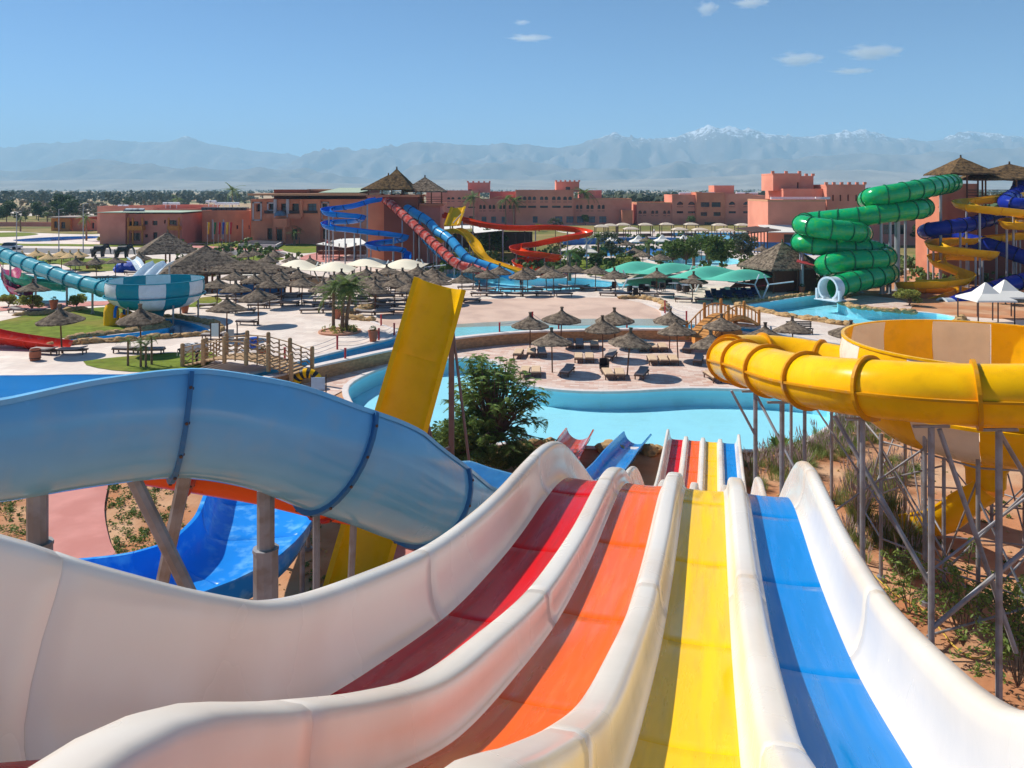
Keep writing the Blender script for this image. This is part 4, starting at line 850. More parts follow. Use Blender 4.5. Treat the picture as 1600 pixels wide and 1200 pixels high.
# ------------------------------------------------------------------ buildings
m_glass = mat('dark_window', (.02, .025, .03), rough=.15, spec=.6, var=.3, scale=.5)
m_glassb = mat('blue_window', (.10, .16, .22), rough=.15, spec=.6, var=.3, scale=.5)
m_ledge = mat('cream_ledge', srgb(206, 150, 110), rough=.8)
m_och = mat('ochre_timber', srgb(196, 124, 50), rough=.8, var=.15)
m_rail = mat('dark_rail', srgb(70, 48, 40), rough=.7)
m_rooft = mat('grey_roof', srgb(168, 150, 138), rough=.9, var=.15, scale=.3)
m_awn = mat('cream_canvas', srgb(232, 226, 214), rough=.8, var=.06, scale=.6)
m_solar = mat('white_tank', srgb(226, 230, 232), rough=.35)
m_panel = mat('solar_panel', (.02, .03, .05), rough=.2)
m_trim = mat('pale_trim', srgb(196, 186, 186), rough=.8)
m_greenroof = mat('pale_green_roof', srgb(170, 186, 160), rough=.8, var=.1)
def block(root, x0, x1, yt, d, dep, m, holes=(), zb=ZU, parapet=.0, win=None, reveal=.5, yb=None, ledge=False, merlons=0):
    'building volume facing the camera: front wall with real openings, panes set back'
    X = lambda px: (px - 800) / FPX * d
    Z = lambda py: CAMZ - (py - 295) / FPX * d
    ax, bx_, zt = X(x0), X(x1), Z(yt); zb = Z(yb) if yb else zb
    H = [(X(h[0]), X(h[1]), Z(h[3]), Z(h[2]), (h[4] if len(h) > 4 else 0)) for h in holes]
    xs = sorted(set([ax, bx_] + [v for h in H for v in h[:2]])); zs = sorted(set([zb, zt] + [v for h in H for v in h[2:4]]))
    mb = MB()
    for i in range(len(xs) - 1):
        for j in range(len(zs) - 1):
            cx, cz = (xs[i] + xs[i + 1]) / 2, (zs[j] + zs[j + 1]) / 2
            if any(h[0] < cx < h[1] and h[2] < cz < h[3] for h in H): continue
            mb.add([(xs[i], d, zs[j]), (xs[i + 1], d, zs[j]), (xs[i + 1], d, zs[j + 1]), (xs[i], d, zs[j + 1])], [(0, 1, 2, 3)])
    y2 = d + dep
    mb.add([(ax, d, zb), (ax, d, zt), (ax, y2, zt), (ax, y2, zb)], [(0, 1, 2, 3)]); mb.add([(bx_, d, zb), (bx_, y2, zb), (bx_, y2, zt), (bx_, d, zt)], [(0, 1, 2, 3)])
    mb.add([(ax, y2, zb), (ax, y2, zt), (bx_, y2, zt), (bx_, y2, zb)], [(0, 1, 2, 3)]); mb.add([(ax, d, zt), (bx_, d, zt), (bx_, y2, zt), (ax, y2, zt)], [(0, 1, 2, 3)])
    for hx0, hx1, hz0, hz1, ar in H:
        yr = d + reveal
        mb.add([(hx0, d, hz0), (hx0, yr, hz0), (hx0, yr, hz1), (hx0, d, hz1)], [(0, 1, 2, 3)]); mb.add([(hx1, d, hz0), (hx1, d, hz1), (hx1, yr, hz1), (hx1, yr, hz0)], [(0, 1, 2, 3)])
        mb.add([(hx0, d, hz0), (hx1, d, hz0), (hx1, yr, hz0), (hx0, yr, hz0)], [(0, 1, 2, 3)]); mb.add([(hx0, d, hz1), (hx0, yr, hz1), (hx1, yr, hz1), (hx1, d, hz1)], [(0, 1, 2, 3)])
        if ar == 1:
            w = (hx1 - hx0) / 2; k = 5
            for sg, ex in ((1, hx0), (-1, hx1)):
                pts = [(ex, hz1)] + [(ex + sg * w * (1 - math.cos(q * math.pi / 2 / k)), hz1 - w * 1.1 * (1 - math.sin(q * math.pi / 2 / k))) for q in range(k + 1)]
                mb.add([(px_, d + .01, pz_) for px_, pz_ in pts], [tuple(range(len(pts)))])
    w_ = mb.build('wall', m, root)
    for hx0, hx1, hz0, hz1, ar in H:
        p = MB(); p.add([(hx0, d + reveal, hz0), (hx1, d + reveal, hz0), (hx1, d + reveal, hz1), (hx0, d + reveal, hz1)], [(0, 1, 2, 3)])
        o = p.build('window', (win or m_glass) if ar != 3 else m_glassb, root)
        fr = MB(); cx = (hx0 + hx1) / 2
        fr.box((cx, d + reveal - .05, (hz0 + hz1) / 2), (.09, .06, hz1 - hz0)); fr.box((cx, d + reveal - .05, hz0 + (hz1 - hz0) * .62), (hx1 - hx0, .05, .08))
        fr.build('mullion', m_rail, o)
        if ar in (1, 2) and hz1 - hz0 > 1.0:
            rl = MB(); rl.box((cx, d + .08, hz0 + .45), (hx1 - hx0, .08, .9 if ar == 2 else .6)); rl.build('balustrade', m, root)
    if parapet:
        mb = MB()
        mb.box(((ax + bx_) / 2, d + .16, zt + parapet / 2), (bx_ - ax + .1, .3, parapet)); mb.box(((ax + bx_) / 2, y2 - .16, zt + parapet / 2), (bx_ - ax + .1, .3, parapet))
        mb.box((ax + .1, (d + y2) / 2, zt + parapet / 2), (.28, dep - .7, parapet)); mb.box((bx_ - .1, (d + y2) / 2, zt + parapet / 2), (.28, dep - .7, parapet))
        mb.build('parapet', m_ledge if ledge else m, root)
    if merlons:
        for k in range(merlons):
            x = ax + (bx_ - ax) * k / (merlons - 1); mb = MB(); mb.box((x, d + .3, zt + parapet + .25), (.6, .5, .5)); mb.build('merlon', m, root)
    return w_
def pairs(l, y0, y1, ar=1):
    out = []
    for a, b in l: w = (b - a) * .42; out += [(a, a + w, y0, y1, ar), (b - w, b, y0, y1, ar)]
    return out
def mapz(l, ox, s): return [(ox + a / s, ox + b / s) for a, b in l]
# long pink hotel
ht = thing('hotel_building', V(10, 265, ZU), 'long three-storey pink hotel with paired arched windows behind the slide tower', 'building')
D = 265
block(ht, 666, 747, 300, D, 14, m_terra3, pairs(mapz([(195, 240), (260, 310), (325, 370)], 650, 4), 308, 315) + [(a, b, 323, 329, 2) for a, b in mapz([(195, 240), (260, 310), (325, 370)], 650, 4)] + [(a, b, 338, 347) for a, b in mapz([(200, 235), (265, 300), (330, 365)], 650, 4)], parapet=.5)
block(ht, 731, 765, 287, D + 5, 8, m_terra3, [(732, 737, 296, 299)], parapet=.4, merlons=5, yb=301)
block(ht, 747.2, 806, 313, D - .5, 12, m_terra3, pairs(mapz([(395, 435), (455, 495), (520, 560), (580, 620)], 650, 4), 320, 330) + [(a, b, 338.5, 348, 3) for a, b in mapz([(410, 440), (470, 500), (535, 560), (730, 760)], 650, 4)[:3]], parapet=.4)
block(ht, 765, 806, 301, D + 12, 6, m_terra3, parapet=.4, yb=320)
block(ht, 806.2, 896, 299, D - 2, 16, m_terra2, pairs(mapz([(637, 690), (700, 750), (775, 825), (850, 905), (920, 975)], 650, 4), 307, 316) + [(a, b, 321.5, 329, 2) for a, b in mapz([(637, 690), (700, 750), (775, 825), (850, 905), (920, 975)], 650, 4)] + [(a, b, 338, 348, 3) for a, b in mapz([(730, 760), (870, 915), (940, 985)], 650, 4)], parapet=.5)
block(ht, 869, 905, 285.5, D + 6, 8, m_terra2, [(884, 891, 292, 299)], parapet=.4, merlons=6, yb=300)
block(ht, 905.5, 940, 299, D + 10, 7, m_terra3, [(917, 919.5, 308, 310)], parapet=.4)
block(ht, 896.2, 987, 312, D - 1, 10, m_terra2, pairs(mapz([(1000, 1040), (1065, 1110), (1135, 1180)], 650, 4), 320, 330) + [(a, b, 338, 348, 3) for a, b in mapz([(1005, 1050), (1080, 1120), (1145, 1190)], 650, 4)], parapet=.4, ledge=True)
block(ht, 972, 989, 330, D - 5, 3.5, m_terra, parapet=.3)
# right hotel wing
hw = thing('hotel_building', V(60, 266, ZU), 'pink hotel wing with pointed arch balconies, right of the long hotel', 'building')
block(hw, 995, 1050, 318, D, 12, m_terra2, pairs(mapz([(190, 240), (270, 315), (345, 390)], 950, 4), 329, 337.5) + [(1062 - 2, 1066, 346, 351)], parapet=.4, ledge=True)
block(hw, 1050.2, 1088, 306.5, D - .5, 14, m_terra2, [(a, b, 315, 323.5, 1) for a, b in mapz([(430, 470), (500, 545)], 950, 4)] + [(a, b, 330, 337.5, 2) for a, b in mapz([(430, 470), (500, 545)], 950, 4)], parapet=.5)
block(hw, 1088.2, 1133, 302.5, D - 2, 16, m_terra, [(a, b, 316, 323.5) for a, b in mapz([(580, 635), (648, 705)], 950, 4)] + [(a, b, 331.5, 337.5) for a, b in mapz([(580, 620), (660, 705)], 950, 4)] + [(1101, 1118, 347, 357)], parapet=.4)
block(hw, 1133.2, 1176, 305, D - .5, 14, m_terra2, [(a, b, 315, 323.5, 1) for a, b in mapz([(755, 795), (845, 890)], 950, 4)] + [(a, b, 330, 337.5, 2) for a, b in mapz([(755, 800), (845, 890)], 950, 4)], parapet=.5)
block(hw, 1176.2, 1200, 307, D, 12, m_terra2, pairs([(1180, 1191.5)], 329, 337.5), parapet=.4)
block(hw, 1116, 1147, 292, D + 9, 8, m_terra2, parapet=.5, yb=306)
for x in (1071, 1107, 1160, 1174):
    mb = MB(); a = W(x, 303, D + 6); mb.beam(a + V(-2.2, 0, .2), a + V(2.2, 0, .2), .45, 8); mb.build('water_tank', m_solar, hw)
# restaurant block on the right
rs_ = thing('restaurant_building', V(60, 163, ZU), 'terracotta restaurant with square crenellated tower behind the green tube', 'building')
block(rs_, 1200, 1290, 315, 163, 14, m_terra2, [(1225, 1249, 366, 382)], parapet=.4, ledge=True)
block(rs_, 1224, 1291.5, 297, 168, 12, m_terra2, [(1285, 1290, 306, 310)], parapet=.3, yb=316)
block(rs_, 1208, 1250, 273, 170, 8, m_terra2, [(1245.5, 1248, 285, 294)], parapet=.3, merlons=3, yb=298)
block(rs_, 1250.2, 1271, 277, 170.5, 7.5, m_terra2, parapet=.3, merlons=3, yb=298)
block(rs_, 1291.7, 1352, 292, 166, 14, m_terra2, [(1300.5, 1303, 304.5, 314), (1312, 1314.5, 304.5, 314), (1324, 1326.5, 304.5, 314), (1336.5, 1339, 304.5, 314)], parapet=.5, merlons=6)
block(rs_, 1352.2, 1432, 318, 167, 14, m_terra3, [(1380, 1415, 351, 366)], parapet=.3)
a = W(1194, 355, 159); b = W(1250, 355, 159); mb = MB(); mb.add([(a.x, 157.5, a.z - .9), (b.x, 157.5, a.z - .9), (b.x, 162.9, a.z + .3), (a.x, 162.9, a.z + .3), (a.x, 157.5, a.z - 1.0), (b.x, 157.5, a.z - 1.0), (b.x, 162.9, a.z + .2), (a.x, 162.9, a.z + .2)], [(0, 1, 2, 3), (7, 6, 5, 4), (0, 4, 5, 1), (1, 5, 6, 2), (3, 2, 6, 7), (0, 3, 7, 4)]); mb.build('awning', m_awn, rs_)
mb = MB(); a = W(1238, 311, 166); mb.box(tuple(a + V(0, 0, .2)), (9, .6, .5)); mb.box(tuple(a + V(6.3, 0, .2)), (3, .6, .5)); mb.build('roof_unit', m_solar, rs_)
# pergola at the restaurant
pg = thing('pergola', V(48, 150, ZU), 'dark timber pergola terrace left of the terracotta restaurant', 'pergola')
for k in range(7):
    for d in (147, 153, 160):
        a = W(1169 + k * 5, 360, d); posts(pg, [(a.x, a.y, 4.6, .12)], zb=ZU, m=m_rail, name='post', n=6)
for d in (147, 153, 160):
    a = W(1167, 360, d); b = W(1202, 352, d); mb = MB(); mb.bar((a.x, d, 4.6), (b.x, d, 5.0), .2, .25); mb.build('beam', m_rail, pg)
for k in range(14):
    a = W(1168 + k * 2.5, 356, 153); mb = MB(); mb.bar((a.x, 146, 4.8 + k * .03), (a.x, 161, 4.8 + k * .03), .14, .16); mb.build('slat', m_rail, pg)
# main entrance building
mn = thing('entrance_building', V(-50, 172, ZU), 'two-storey terracotta entrance building with columned balcony and cream cornice', 'building')
D = 172; q = lambda a, b: (390 + a / 7.27, 390 + b / 7.27); qy = lambda y: 270 + y / 7.27
h1 = [(*q(75, 120), qy(355), qy(440)), (*q(220, 275), qy(350), qy(430)), (*q(355, 415), qy(350), qy(430)), (*q(480, 560), qy(350), qy(430)), (*q(655, 760), qy(350), qy(430), 3), (*q(200, 255), qy(630), qy(760)), (*q(285, 370), qy(640), qy(770)), (*q(480, 540), qy(640), qy(760)), (*q(830, 885), qy(640), qy(750))]
block(mn, 392, 500, qy(300), D, 22, m_terra, h1[:-1], win=m_glass, reveal=.9)
block(mn, 500.2, 563, qy(300), D + 1.2, 20, m_terra, [(*q(815, 880), qy(350), qy(480)), h1[-1]], reveal=.5)
a = W(390.5, 309, D); b = W(565, 309, D); mb = MB(); mb.box(((a.x + b.x) / 2, D + 11, a.z + .05 + 1.0 - .35), (b.x - a.x, 25, .45)); mb.build('cornice', m_ledge, mn)
block(mn, 428, 480, qy(205), D + 6, 12, mat('dark_and_shaded_terracotta', srgb(140, 76, 58), rough=.9), parapet=.3, yb=310)
block(mn, 480.2, 575, qy(200), D + 9, 16, mat('dark_and_shaded_terracotta', srgb(140, 76, 58), rough=.9), parapet=.3, yb=310, ledge=True)
a = W(497, 308, D + 2); b = W(560, 308, D + 2); c = W(537, 299, D + 8); mb = MB(); mb.add([a + V(0, 0, 1), b + V(0, 0, 1), b + V(0, 9, 1.0), a + V(0, 9, 1), c + V(-1, 0, .8), c + V(8, 0, .8)], [(0, 1, 5, 4), (1, 2, 5), (2, 3, 4, 5), (3, 0, 4)]); mb.build('skylight', m_greenroof, mn)
for x0, x1, y0, y1 in ((34, 140, 330, 545), (200, 290, 335, 435), (800, 890, 330, 545)):
    for rr in ((x0, x0 + 16, y0, y1), (x1 - 16, x1, y0, y1), (x0, x1, y0, y0 + 16), (x0, x1, y1 - 14, y1)):
        A = W(390 + rr[0] / 7.27, qy(rr[2]), D); B = W(390 + rr[1] / 7.27, qy(rr[3]), D); off = -.08 if x0 < 700 else 1.12
        mb = MB(); mb.box(((A.x + B.x) / 2, D + off, (A.z + B.z) / 2), (abs(B.x - A.x), .12, abs(A.z - B.z))); mb.build('window_surround', m_trim, mn)
for x in (290, 432, 585):
    A = W(390 + x / 7.27, qy(300), D - .4); B = W(390 + x / 7.27, qy(505), D - .4); mb = MB(); mb.beam((A.x, A.y, B.z), (A.x, A.y, A.z), .35, 10); mb.build('column', m_trim if x < 500 else m_terra, mn)
for x0, x1 in ((165, 285), (300, 425), (440, 575), (610, 770)):
    A = W(390 + x0 / 7.27, qy(430), D - .4); B = W(390 + x1 / 7.27, qy(460), D - .4); mb = MB(); mb.box(((A.x + B.x) / 2, D - .35, (A.z + B.z) / 2), (B.x - A.x, .12, A.z - B.z)); mb.build('balcony_rail', m_rail, mn)
A = W(390 + 160 / 7.27, qy(465), D); B = W(390 + 590 / 7.27, qy(520), D); mb = MB(); mb.box(((A.x + B.x) / 2, D - .35, (A.z + B.z) / 2), (B.x - A.x, .7, A.z - B.z)); mb.build('balcony_floor', m_terra, mn)
blockpx(mn, 'porch', 390 + 270 / 7.27, 390 + 420 / 7.27, qy(520), qy(620), D - 3, 2.6, m_terra)
for x in (272, 375): blockpx(mn, 'porch_pier', 390 + x / 7.27, 390 + (x + 25) / 7.27, qy(621), 379.5, D - 3, .8, m_terra)
A = W(438, 337, D - 2); mb = MB(); mb.lathe([(1.3, 0), (1.1, .6), (.7, .95), (.1, 1.1)], A, 14); mb.build('porch_dome', m_glassb, mn, smooth=True)
# long lower wall left of it
ln = thing('annex_building', V(-62, 180, ZU), 'long low reddish annex left of the entrance building, with white pilasters', 'building')
block(ln, 316, 391, 331, 178, 18, m_terra, [(369, 372, 352, 358), (388, 390, 352, 358)], parapet=.3)
for x in (331, 348, 378): blockpx(ln, 'pilaster', x, x + 2, 343, 374, 177.8, .19, m_trim)
block(ln, 278, 316.5, 329, 184, 16, m_terra2, [(309, 315, 334, 340)], parapet=.3)
for k in range(9):
    a = W(320 + k * 8, 327, 184); mb = MB(); mb.box(tuple(a), (1.0, 1.6, .9)); mb.build('solar_panel', m_panel, ln)
# pink two-storey house
ph = thing('bungalow', V(-80, 172, ZU), 'pink two-storey guest house with ochre balconies, left of the thatched pavilion', 'building')
block(ph, 156, 196, 336, 170, 14, m_terra3, zb=ZU, parapet=.4)
hz_ = [(200, 216, 346, 353), (225, 231, 345, 351), (238, 246, 345, 352), (256, 259, 344, 349), (263, 276, 344, 351), (204, 219, 364, 376), (226, 231, 366, 371), (239, 246, 363, 374)]
block(ph, 196.2, 285, 337, 171.5, 12, m_terra3, hz_, parapet=.4)
mb = MB(); a = W(155, 335, 170); b = W(286, 335, 170); mb.box(((a.x + b.x) / 2, 177, a.z + .42), (b.x - a.x, 15.5, .12)); mb.build('roof', m_greenroof, ph)
for x in (199, 206, 221, 262, 278): blockpx(ph, 'balcony_post', x, x + 2, 340, 381, 169.7, .3, m_och)
for x0, x1 in ((199, 222), (261, 279)): blockpx(ph, 'balcony', x0, x1, 353, 360, 169.4, 1.6, m_och)
for x0 in (197, 207, 214): 
    a = W(x0, 328, 176); mb = MB(); mb.beam(a, a + V(1.6, 0, 0), .38, 8); mb.build('water_tank', m_solar, ph); mb = MB(); mb.add([a + V(-.3, -1.8, -.9), a + V(1.9, -1.8, -.9), a + V(1.9, -.2, .2), a + V(-.3, -.2, .2)], [(0, 1, 2, 3)]); mb.build('solar_panel', m_panel, ph)
pb = thing('guest_block', V(-90, 215, ZU), 'row of flat-roofed pink guest rooms behind the two-storey pink house', 'building')
block(pb, 152, 240, 324, 212, 12, m_terra2, parapet=.3); block(pb, 240.5, 300, 328, 214, 12, m_terra3, parapet=.3); block(pb, 232, 318, 322.5, 222, 12, m_terra2, [(302, 312, 333, 338)], parapet=.3)
for x, y in ((185, 322), (192, 322), (255, 318), (262, 318), (272, 318), (322, 315), (329, 315), (336, 318), (345, 318), (355, 318), (365, 318)):
    a = W(x, y, 215); mb = MB(); mb.beam(a, a + V(1.5, 0, 0), .4, 8); mb.beam(a + V(.7, 0, 0), a + V(.7, 0, -1.3), .1, 5); mb.build('water_tank', m_solar, pb)
lo = thing('poolside_lodge', V(-140, 228, ZU), 'low orange and red lodge beside the far left pool', 'building')
block(lo, 80, 110, 341, 225, 8, m_och, [(84, 90, 346, 356), (95, 102, 347, 357)]); block(lo, 110.5, 130, 341, 226, 8, m_terra, parapet=.2); block(lo, 130.5, 156, 344, 228, 8, m_terra2, [(143, 147, 348, 357)], parapet=.2)
a = W(80, 340, 224); b = W(128, 340, 224); mb = MB(); mb.box(((a.x + b.x) / 2, 229, a.z + .1), (b.x - a.x + 1, 11, .25)); mb.build('roof', m_rooft, lo)
bw_ = thing('boundary_wall', V(-170, 240, ZU), 'long low reddish boundary wall in front of the dry field, far left', 'wall'); blockpx(bw_, 'wall', -120, 79.5, 347, 354, 240, .6, m_terra3)
# snack bar with canvas roof
sn = thing('snack_bar', V(-36, 140, ZU), 'open snack bar with cream canvas roof under the blue zigzag flume', 'snack bar')
def quadpx(root, name, l, m, th=.06):
    mb = MB(); P = [W(*p) for p in l]; n = len(P); mb.add(P + [p - V(0, 0, th) for p in P], [tuple(range(n)), tuple(range(2 * n - 1, n - 1, -1))] + [(i, n + i, n + (i + 1) % n, (i + 1) % n) for i in range(n)]); return fixn(mb.build(name, m, root))
quadpx(sn, 'canvas_roof', [(494, 381, 133), (540, 387, 131), (574, 380, 136), (562, 372, 146), (533, 373, 146)], m_awn)
for px, d in ((495, 133.2), (505, 133), (517, 132.5), (530, 132), (541, 131.4), (556, 133.5), (573, 136), (534, 145), (560, 145)):
    a = W(px, 385, d); posts(sn, [(a.x, a.y, 3.75, .1)], zb=ZU, m=m_rail, name='post', n=6)
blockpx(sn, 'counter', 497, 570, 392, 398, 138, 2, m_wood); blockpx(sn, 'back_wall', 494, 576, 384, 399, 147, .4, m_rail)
quadpx(sn, 'sign_board', [(509, 379.5, 131.6), (509, 375, 131.5), (522, 377.5, 131.4), (522, 382, 131.5)], mat('sign_white', srgb(236, 234, 228), rough=.6), .05)
for k, (x0, x1, m_) in enumerate(((510.2, 512.0, 0), (512.4, 513.4, 0), (513.8, 515.0, 0), (516.0, 517.6, 1), (518.0, 519.2, 1), (519.6, 521, 1))):
    quadpx(sn, 'sign_letter', [(x0, 378.9 + (x0 - 509) * .19, 131.3), (x0 + .2, 376.2 + (x0 - 509) * .19, 131.25), (x1 + .2, 376.6 + (x1 - 509) * .19, 131.2), (x1, 379.3 + (x1 - 509) * .19, 131.25)], (mat('sign_red', srgb(176, 20, 44)), mat('sign_green', srgb(16, 96, 84)))[m_], .02)
s2 = thing('garden_restaurant', V(-10, 133, ZU), 'long open restaurant roof with cream edge behind the yellow humped flume', 'restaurant')
quadpx(s2, 'canvas_roof', [(742, 364, 128), (830, 355.5, 134), (830, 352, 150), (735, 353, 150)], m_awn)
quadpx(s2, 'canvas_roof', [(646, 359, 140), (735, 357, 140), (735, 352, 150), (646, 352, 150)], m_awn)
for px, d in ((745, 128.3), (765, 129.5), (785, 131), (806, 132.5), (827, 134), (690, 140.2), (715, 140.2), (775, 149), (820, 149)):
    a = W(px, 385, d); posts(s2, [(a.x, a.y, 5.5, .12)], zb=ZU, m=m_rail, name='post', n=6)
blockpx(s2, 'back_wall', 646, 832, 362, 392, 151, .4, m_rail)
# ------------------------------------------------------------------ parasols, loungers and other beach furniture
ORD = ['first', 'second', 'third', 'fourth', 'fifth', 'sixth', 'seventh', 'eighth', 'ninth', 'tenth', 'eleventh', 'twelfth', 'thirteenth', 'fourteenth', 'fifteenth', 'sixteenth', 'seventeenth', 'eighteenth', 'nineteenth', 'twentieth']
def parasol_meshes(m, seed):
    rr = random.Random(seed); out = []
    prof = [(1.5, 2.10), (1.22, 2.25), (.92, 2.39), (.62, 2.52), (.38, 2.63), (.22, 2.74), (.13, 2.86)]
    for k in range(5):
        r0, z0 = prof[k]; r1, z1 = prof[min(k + 2, 6)] if k < 5 else prof[6]; mb = MB(); n = 30
        def rg(r, z, j): return [V((r * (1 + rr.uniform(-j, j))) * math.cos(2 * math.pi * i / n), (r * (1 + rr.uniform(-j, j))) * math.sin(2 * math.pi * i / n), z + rr.uniform(-j, j) * .7) for i in range(n)]
        rs = [rg(r0 * .93, z0 - .0, .01), rg(r0 * 1.01, z0 - .06, .035), rg(r0, z0 + .03, .02), rg((r0 + r1) / 2, (z0 + z1) / 2 + .035, .015), rg(r1, z1 + .01, .01)]
        mb.rings(rs, closed=True, caps=False); out.append(('thatch_row', mb.mesh('thatch_row', m, True, 30)))
    mb = MB(); mb.lathe([(.24, 2.70), (.15, 2.82), (.115, 2.95), (.115, 3.08), (.155, 3.17), (.13, 3.2), (.0, 3.19)], n=10); out.append(('crown', mb.mesh('crown', m)))
    mb = MB(); mb.beam((0, 0, 0), (0, 0, 2.85), .055, 8, .045); out.append(('pole', mb.mesh('pole', m_wood, True, 40)))
    mb = MB()
    for q in range(8):
        a = math.pi * q / 4; mb.beam((0, 0, 2.5), (1.35 * math.cos(a), 1.35 * math.sin(a), 2.1), .018, 5)
    out.append(('ribs', mb.mesh('ribs', m_wood)))
    return out
m_straw = mat('straw_thatch', srgb(214, 180, 130), rough=1, var=.3, scale=9, bump=.8, bscale=22, spec=.1)
PM = [parasol_meshes(m_thatch, 1), parasol_meshes(m_thatch, 2), parasol_meshes(m_thatch, 3), parasol_meshes(m_straw, 4)]
prs = random.Random(11)
def parasol(p, label, group, kind=None, s=1.0):
    t = thing('thatched_parasol', p, label, 'parasol', group)
    t.rotation_euler = (prs.uniform(-.06, .06), prs.uniform(-.06, .06), prs.uniform(0, 6)); t.scale = (s * prs.uniform(.9, 1.08), s * prs.uniform(.9, 1.08), s * prs.uniform(.97, 1.03))
    for nm, me in PM[kind if kind is not None else prs.randrange(3)]:
        o = link(nm, me, t, True)
        if nm == 'ribs': o['kind'] = 'stuff'
    return t
m_lwood = mat('lounger_wood', srgb(96, 72, 56), rough=.7, var=.25, scale=5)
m_cush = mat('lounger_cushion', srgb(214, 184, 150), rough=.9, var=.08, scale=2)
m_cush2 = mat('lounger_cushion_grey', srgb(168, 158, 152), rough=.9, var=.1, scale=2)
def lounger_meshes(mc, back):
    out = []; mb = MB()
    for sg in (-1, 1): mb.bar((-.95, sg * .31, .3), (.95, sg * .31, .3), .05, .09)
    for k in range(2): mb.bar((-.95 + k * 1.9, -.31, .3), (-.95 + k * 1.9, .31, .3), .05, .09)
    out.append(('frame', mb.mesh('frame', m_lwood)))
    for x in (-.82, .82):
        for y in (-.27, .27): mb = MB(); mb.box((x, y, .14), (.07, .07, .28)); out.append(('leg', mb.mesh('leg', m_lwood)))
    for k in range(9): mb = MB(); mb.box((-.85 + k * .21, 0, .335), (.15, .6, .025)); out.append(('slat', mb.mesh('slat', m_lwood)))
    if mc:
        mb = MB(); x0 = .3
        mb.rings([[V(x, -.3, .35), V(x, .3, .35), V(x, .3, .43), V(x, .27, .45), V(x, -.27, .45), V(x, -.3, .43)] for x in (-.93, -.9, 0, x0)], closed=True); out.append(('mattress', mb.mesh('mattress', mc)))
        mb = MB(); dz = back
        mb.rings([[V(x, -.3, .36 + z), V(x, .3, .36 + z), V(x, .3, .44 + z), V(x, -.3, .44 + z)] for x, z in ((x0 + .01, 0), (.92, dz))], closed=True); out.append(('backrest', mb.mesh('backrest', mc)))
    return out
LM = {'cream': lounger_meshes(m_cush, .0), 'grey': lounger_meshes(m_cush2, .12), 'bare': lounger_meshes(None, 0)}
def lounger(p, rz, label, group, kind='grey', slats=True):
    t = thing('sun_lounger', p, label, 'lounger', group, rz)
    for nm, me in LM[kind]:
        if nm == 'slat' and not slats: continue
        link(nm, me, t, True)
    return t
# --- front terrace
front = [(828, 552), (863, 582), (876, 541), (942, 560), (961, 542), (980, 586), (1046, 544), (1059.5, 563), (1114, 590), (1129, 553), (1194, 573), (1239, 563), (1326, 566)]
fl = ['leftmost thatched parasol on the pink terrace beside the pool', 'thatched parasol nearest the wavy pool edge, left of two such', 'thatched parasol close to the carved wall, left part of the terrace', 'thatched parasol with a dark wicker chair right beside its pole', 'thatched parasol at the carved wall behind the one with the wicker chair', 'thatched parasol nearest the wavy pool edge, right of two such', 'thatched parasol at the carved wall just left of the timber bridge', 'thatched parasol standing in front of the one next to the timber bridge', 'thatched parasol half hidden by the bend of the yellow tube', 'thatched parasol overlapping the front of the timber footbridge', 'thatched parasol top peeking over the yellow tube, first right of the bend', 'thatched parasol top peeking over the yellow tube, second right of the bend', 'thatched parasol top peeking over the yellow tube beside the cream bowl']
fsets = {0: [(-.9, -1.2, 1.45), (.1, -.8, 1.5), (.9, -.8, 1.6)], 1: [(-1.9, -.7, 1.5), (-1.15, -.7, 1.55), (1.0, -.6, 1.25)], 2: [(.7, -.4, 1.5), (1.5, -.4, 1.5)], 3: [(-1.9, -.8, 1.5), (-1.1, -.8, 1.5), (.6, -.1, 1.25)], 4: [(-1.7, -.3, 1.5), (1.0, -.3, 1.5)], 5: [(-1.4, -.6, 1.6), (-.6, -.6, 1.5), (.9, -.6, 1.2)], 6: [(-2.3, -.8, 1.5), (-1.5, -.8, 1.5), (-.7, -.8, 1.5), (1.2, -1.2, 1.25)], 7: [(-2.1, -.9, 1.5), (-1.3, -.9, 1.5), (-.55, -.9, 1.5), (1.3, -.9, 1.25)], 8: [(-.2, -.7, 1.7), (.9, -1.0, 1.4)], 9: [(-1.0, -1.4, 1.5), (.9, -.6, 1.5)], 10: [(-.9, -.6, 1.5)], 11: [(.9, -.6, 1.5)], 12: []}
for i, ((px, py), lab) in enumerate(zip(front, fl)):
    p = G(px, py, 0); parasol(p, lab, 'parasols on the front terrace', s=1.0)
    core = lab.replace('thatched parasol', 'parasol').replace(', left of two such', ' on the left').replace(', right of two such', ' on the right')
    core = ' '.join(core.split()[:10])
    for k, (dx, dy, rz) in enumerate(fsets[i]):
        pos = ('leftmost', 'middle', 'rightmost')[k if len(fsets[i]) == 3 else (0 if k == 0 else 2)] if len(fsets[i]) != 4 else ('leftmost', 'second', 'third', 'rightmost')[k]
        lounger(p + V(dx, dy, 0), rz + math.pi / 2 * 0 + (0 if True else 0), f'{pos} cream lounger under {core}', 'loungers on the front terrace', 'grey' if dx > .5 else 'cream')
wc = thing('wicker_chair', G(944, 581, 0), 'dark wicker armchair beside a parasol pole on the terrace', 'chair')
m_wick = mat('dark_wicker', srgb(58, 46, 42), rough=.8, var=.3, scale=20, bump=.4, bscale=50)
c = G(944, 581, 0)
mb = MB(); mb.box(c + V(0, 0, .4), (.55, .5, .1)); mb.build('seat', m_wick, wc)
mb = MB(); mb.lathe([(.33, .2), (.36, .6), (.34, .92), (.30, .92), (.31, .6), (.29, .2)], c, 12, R(-20), R(200)); mb.build('backrest', m_wick, wc)
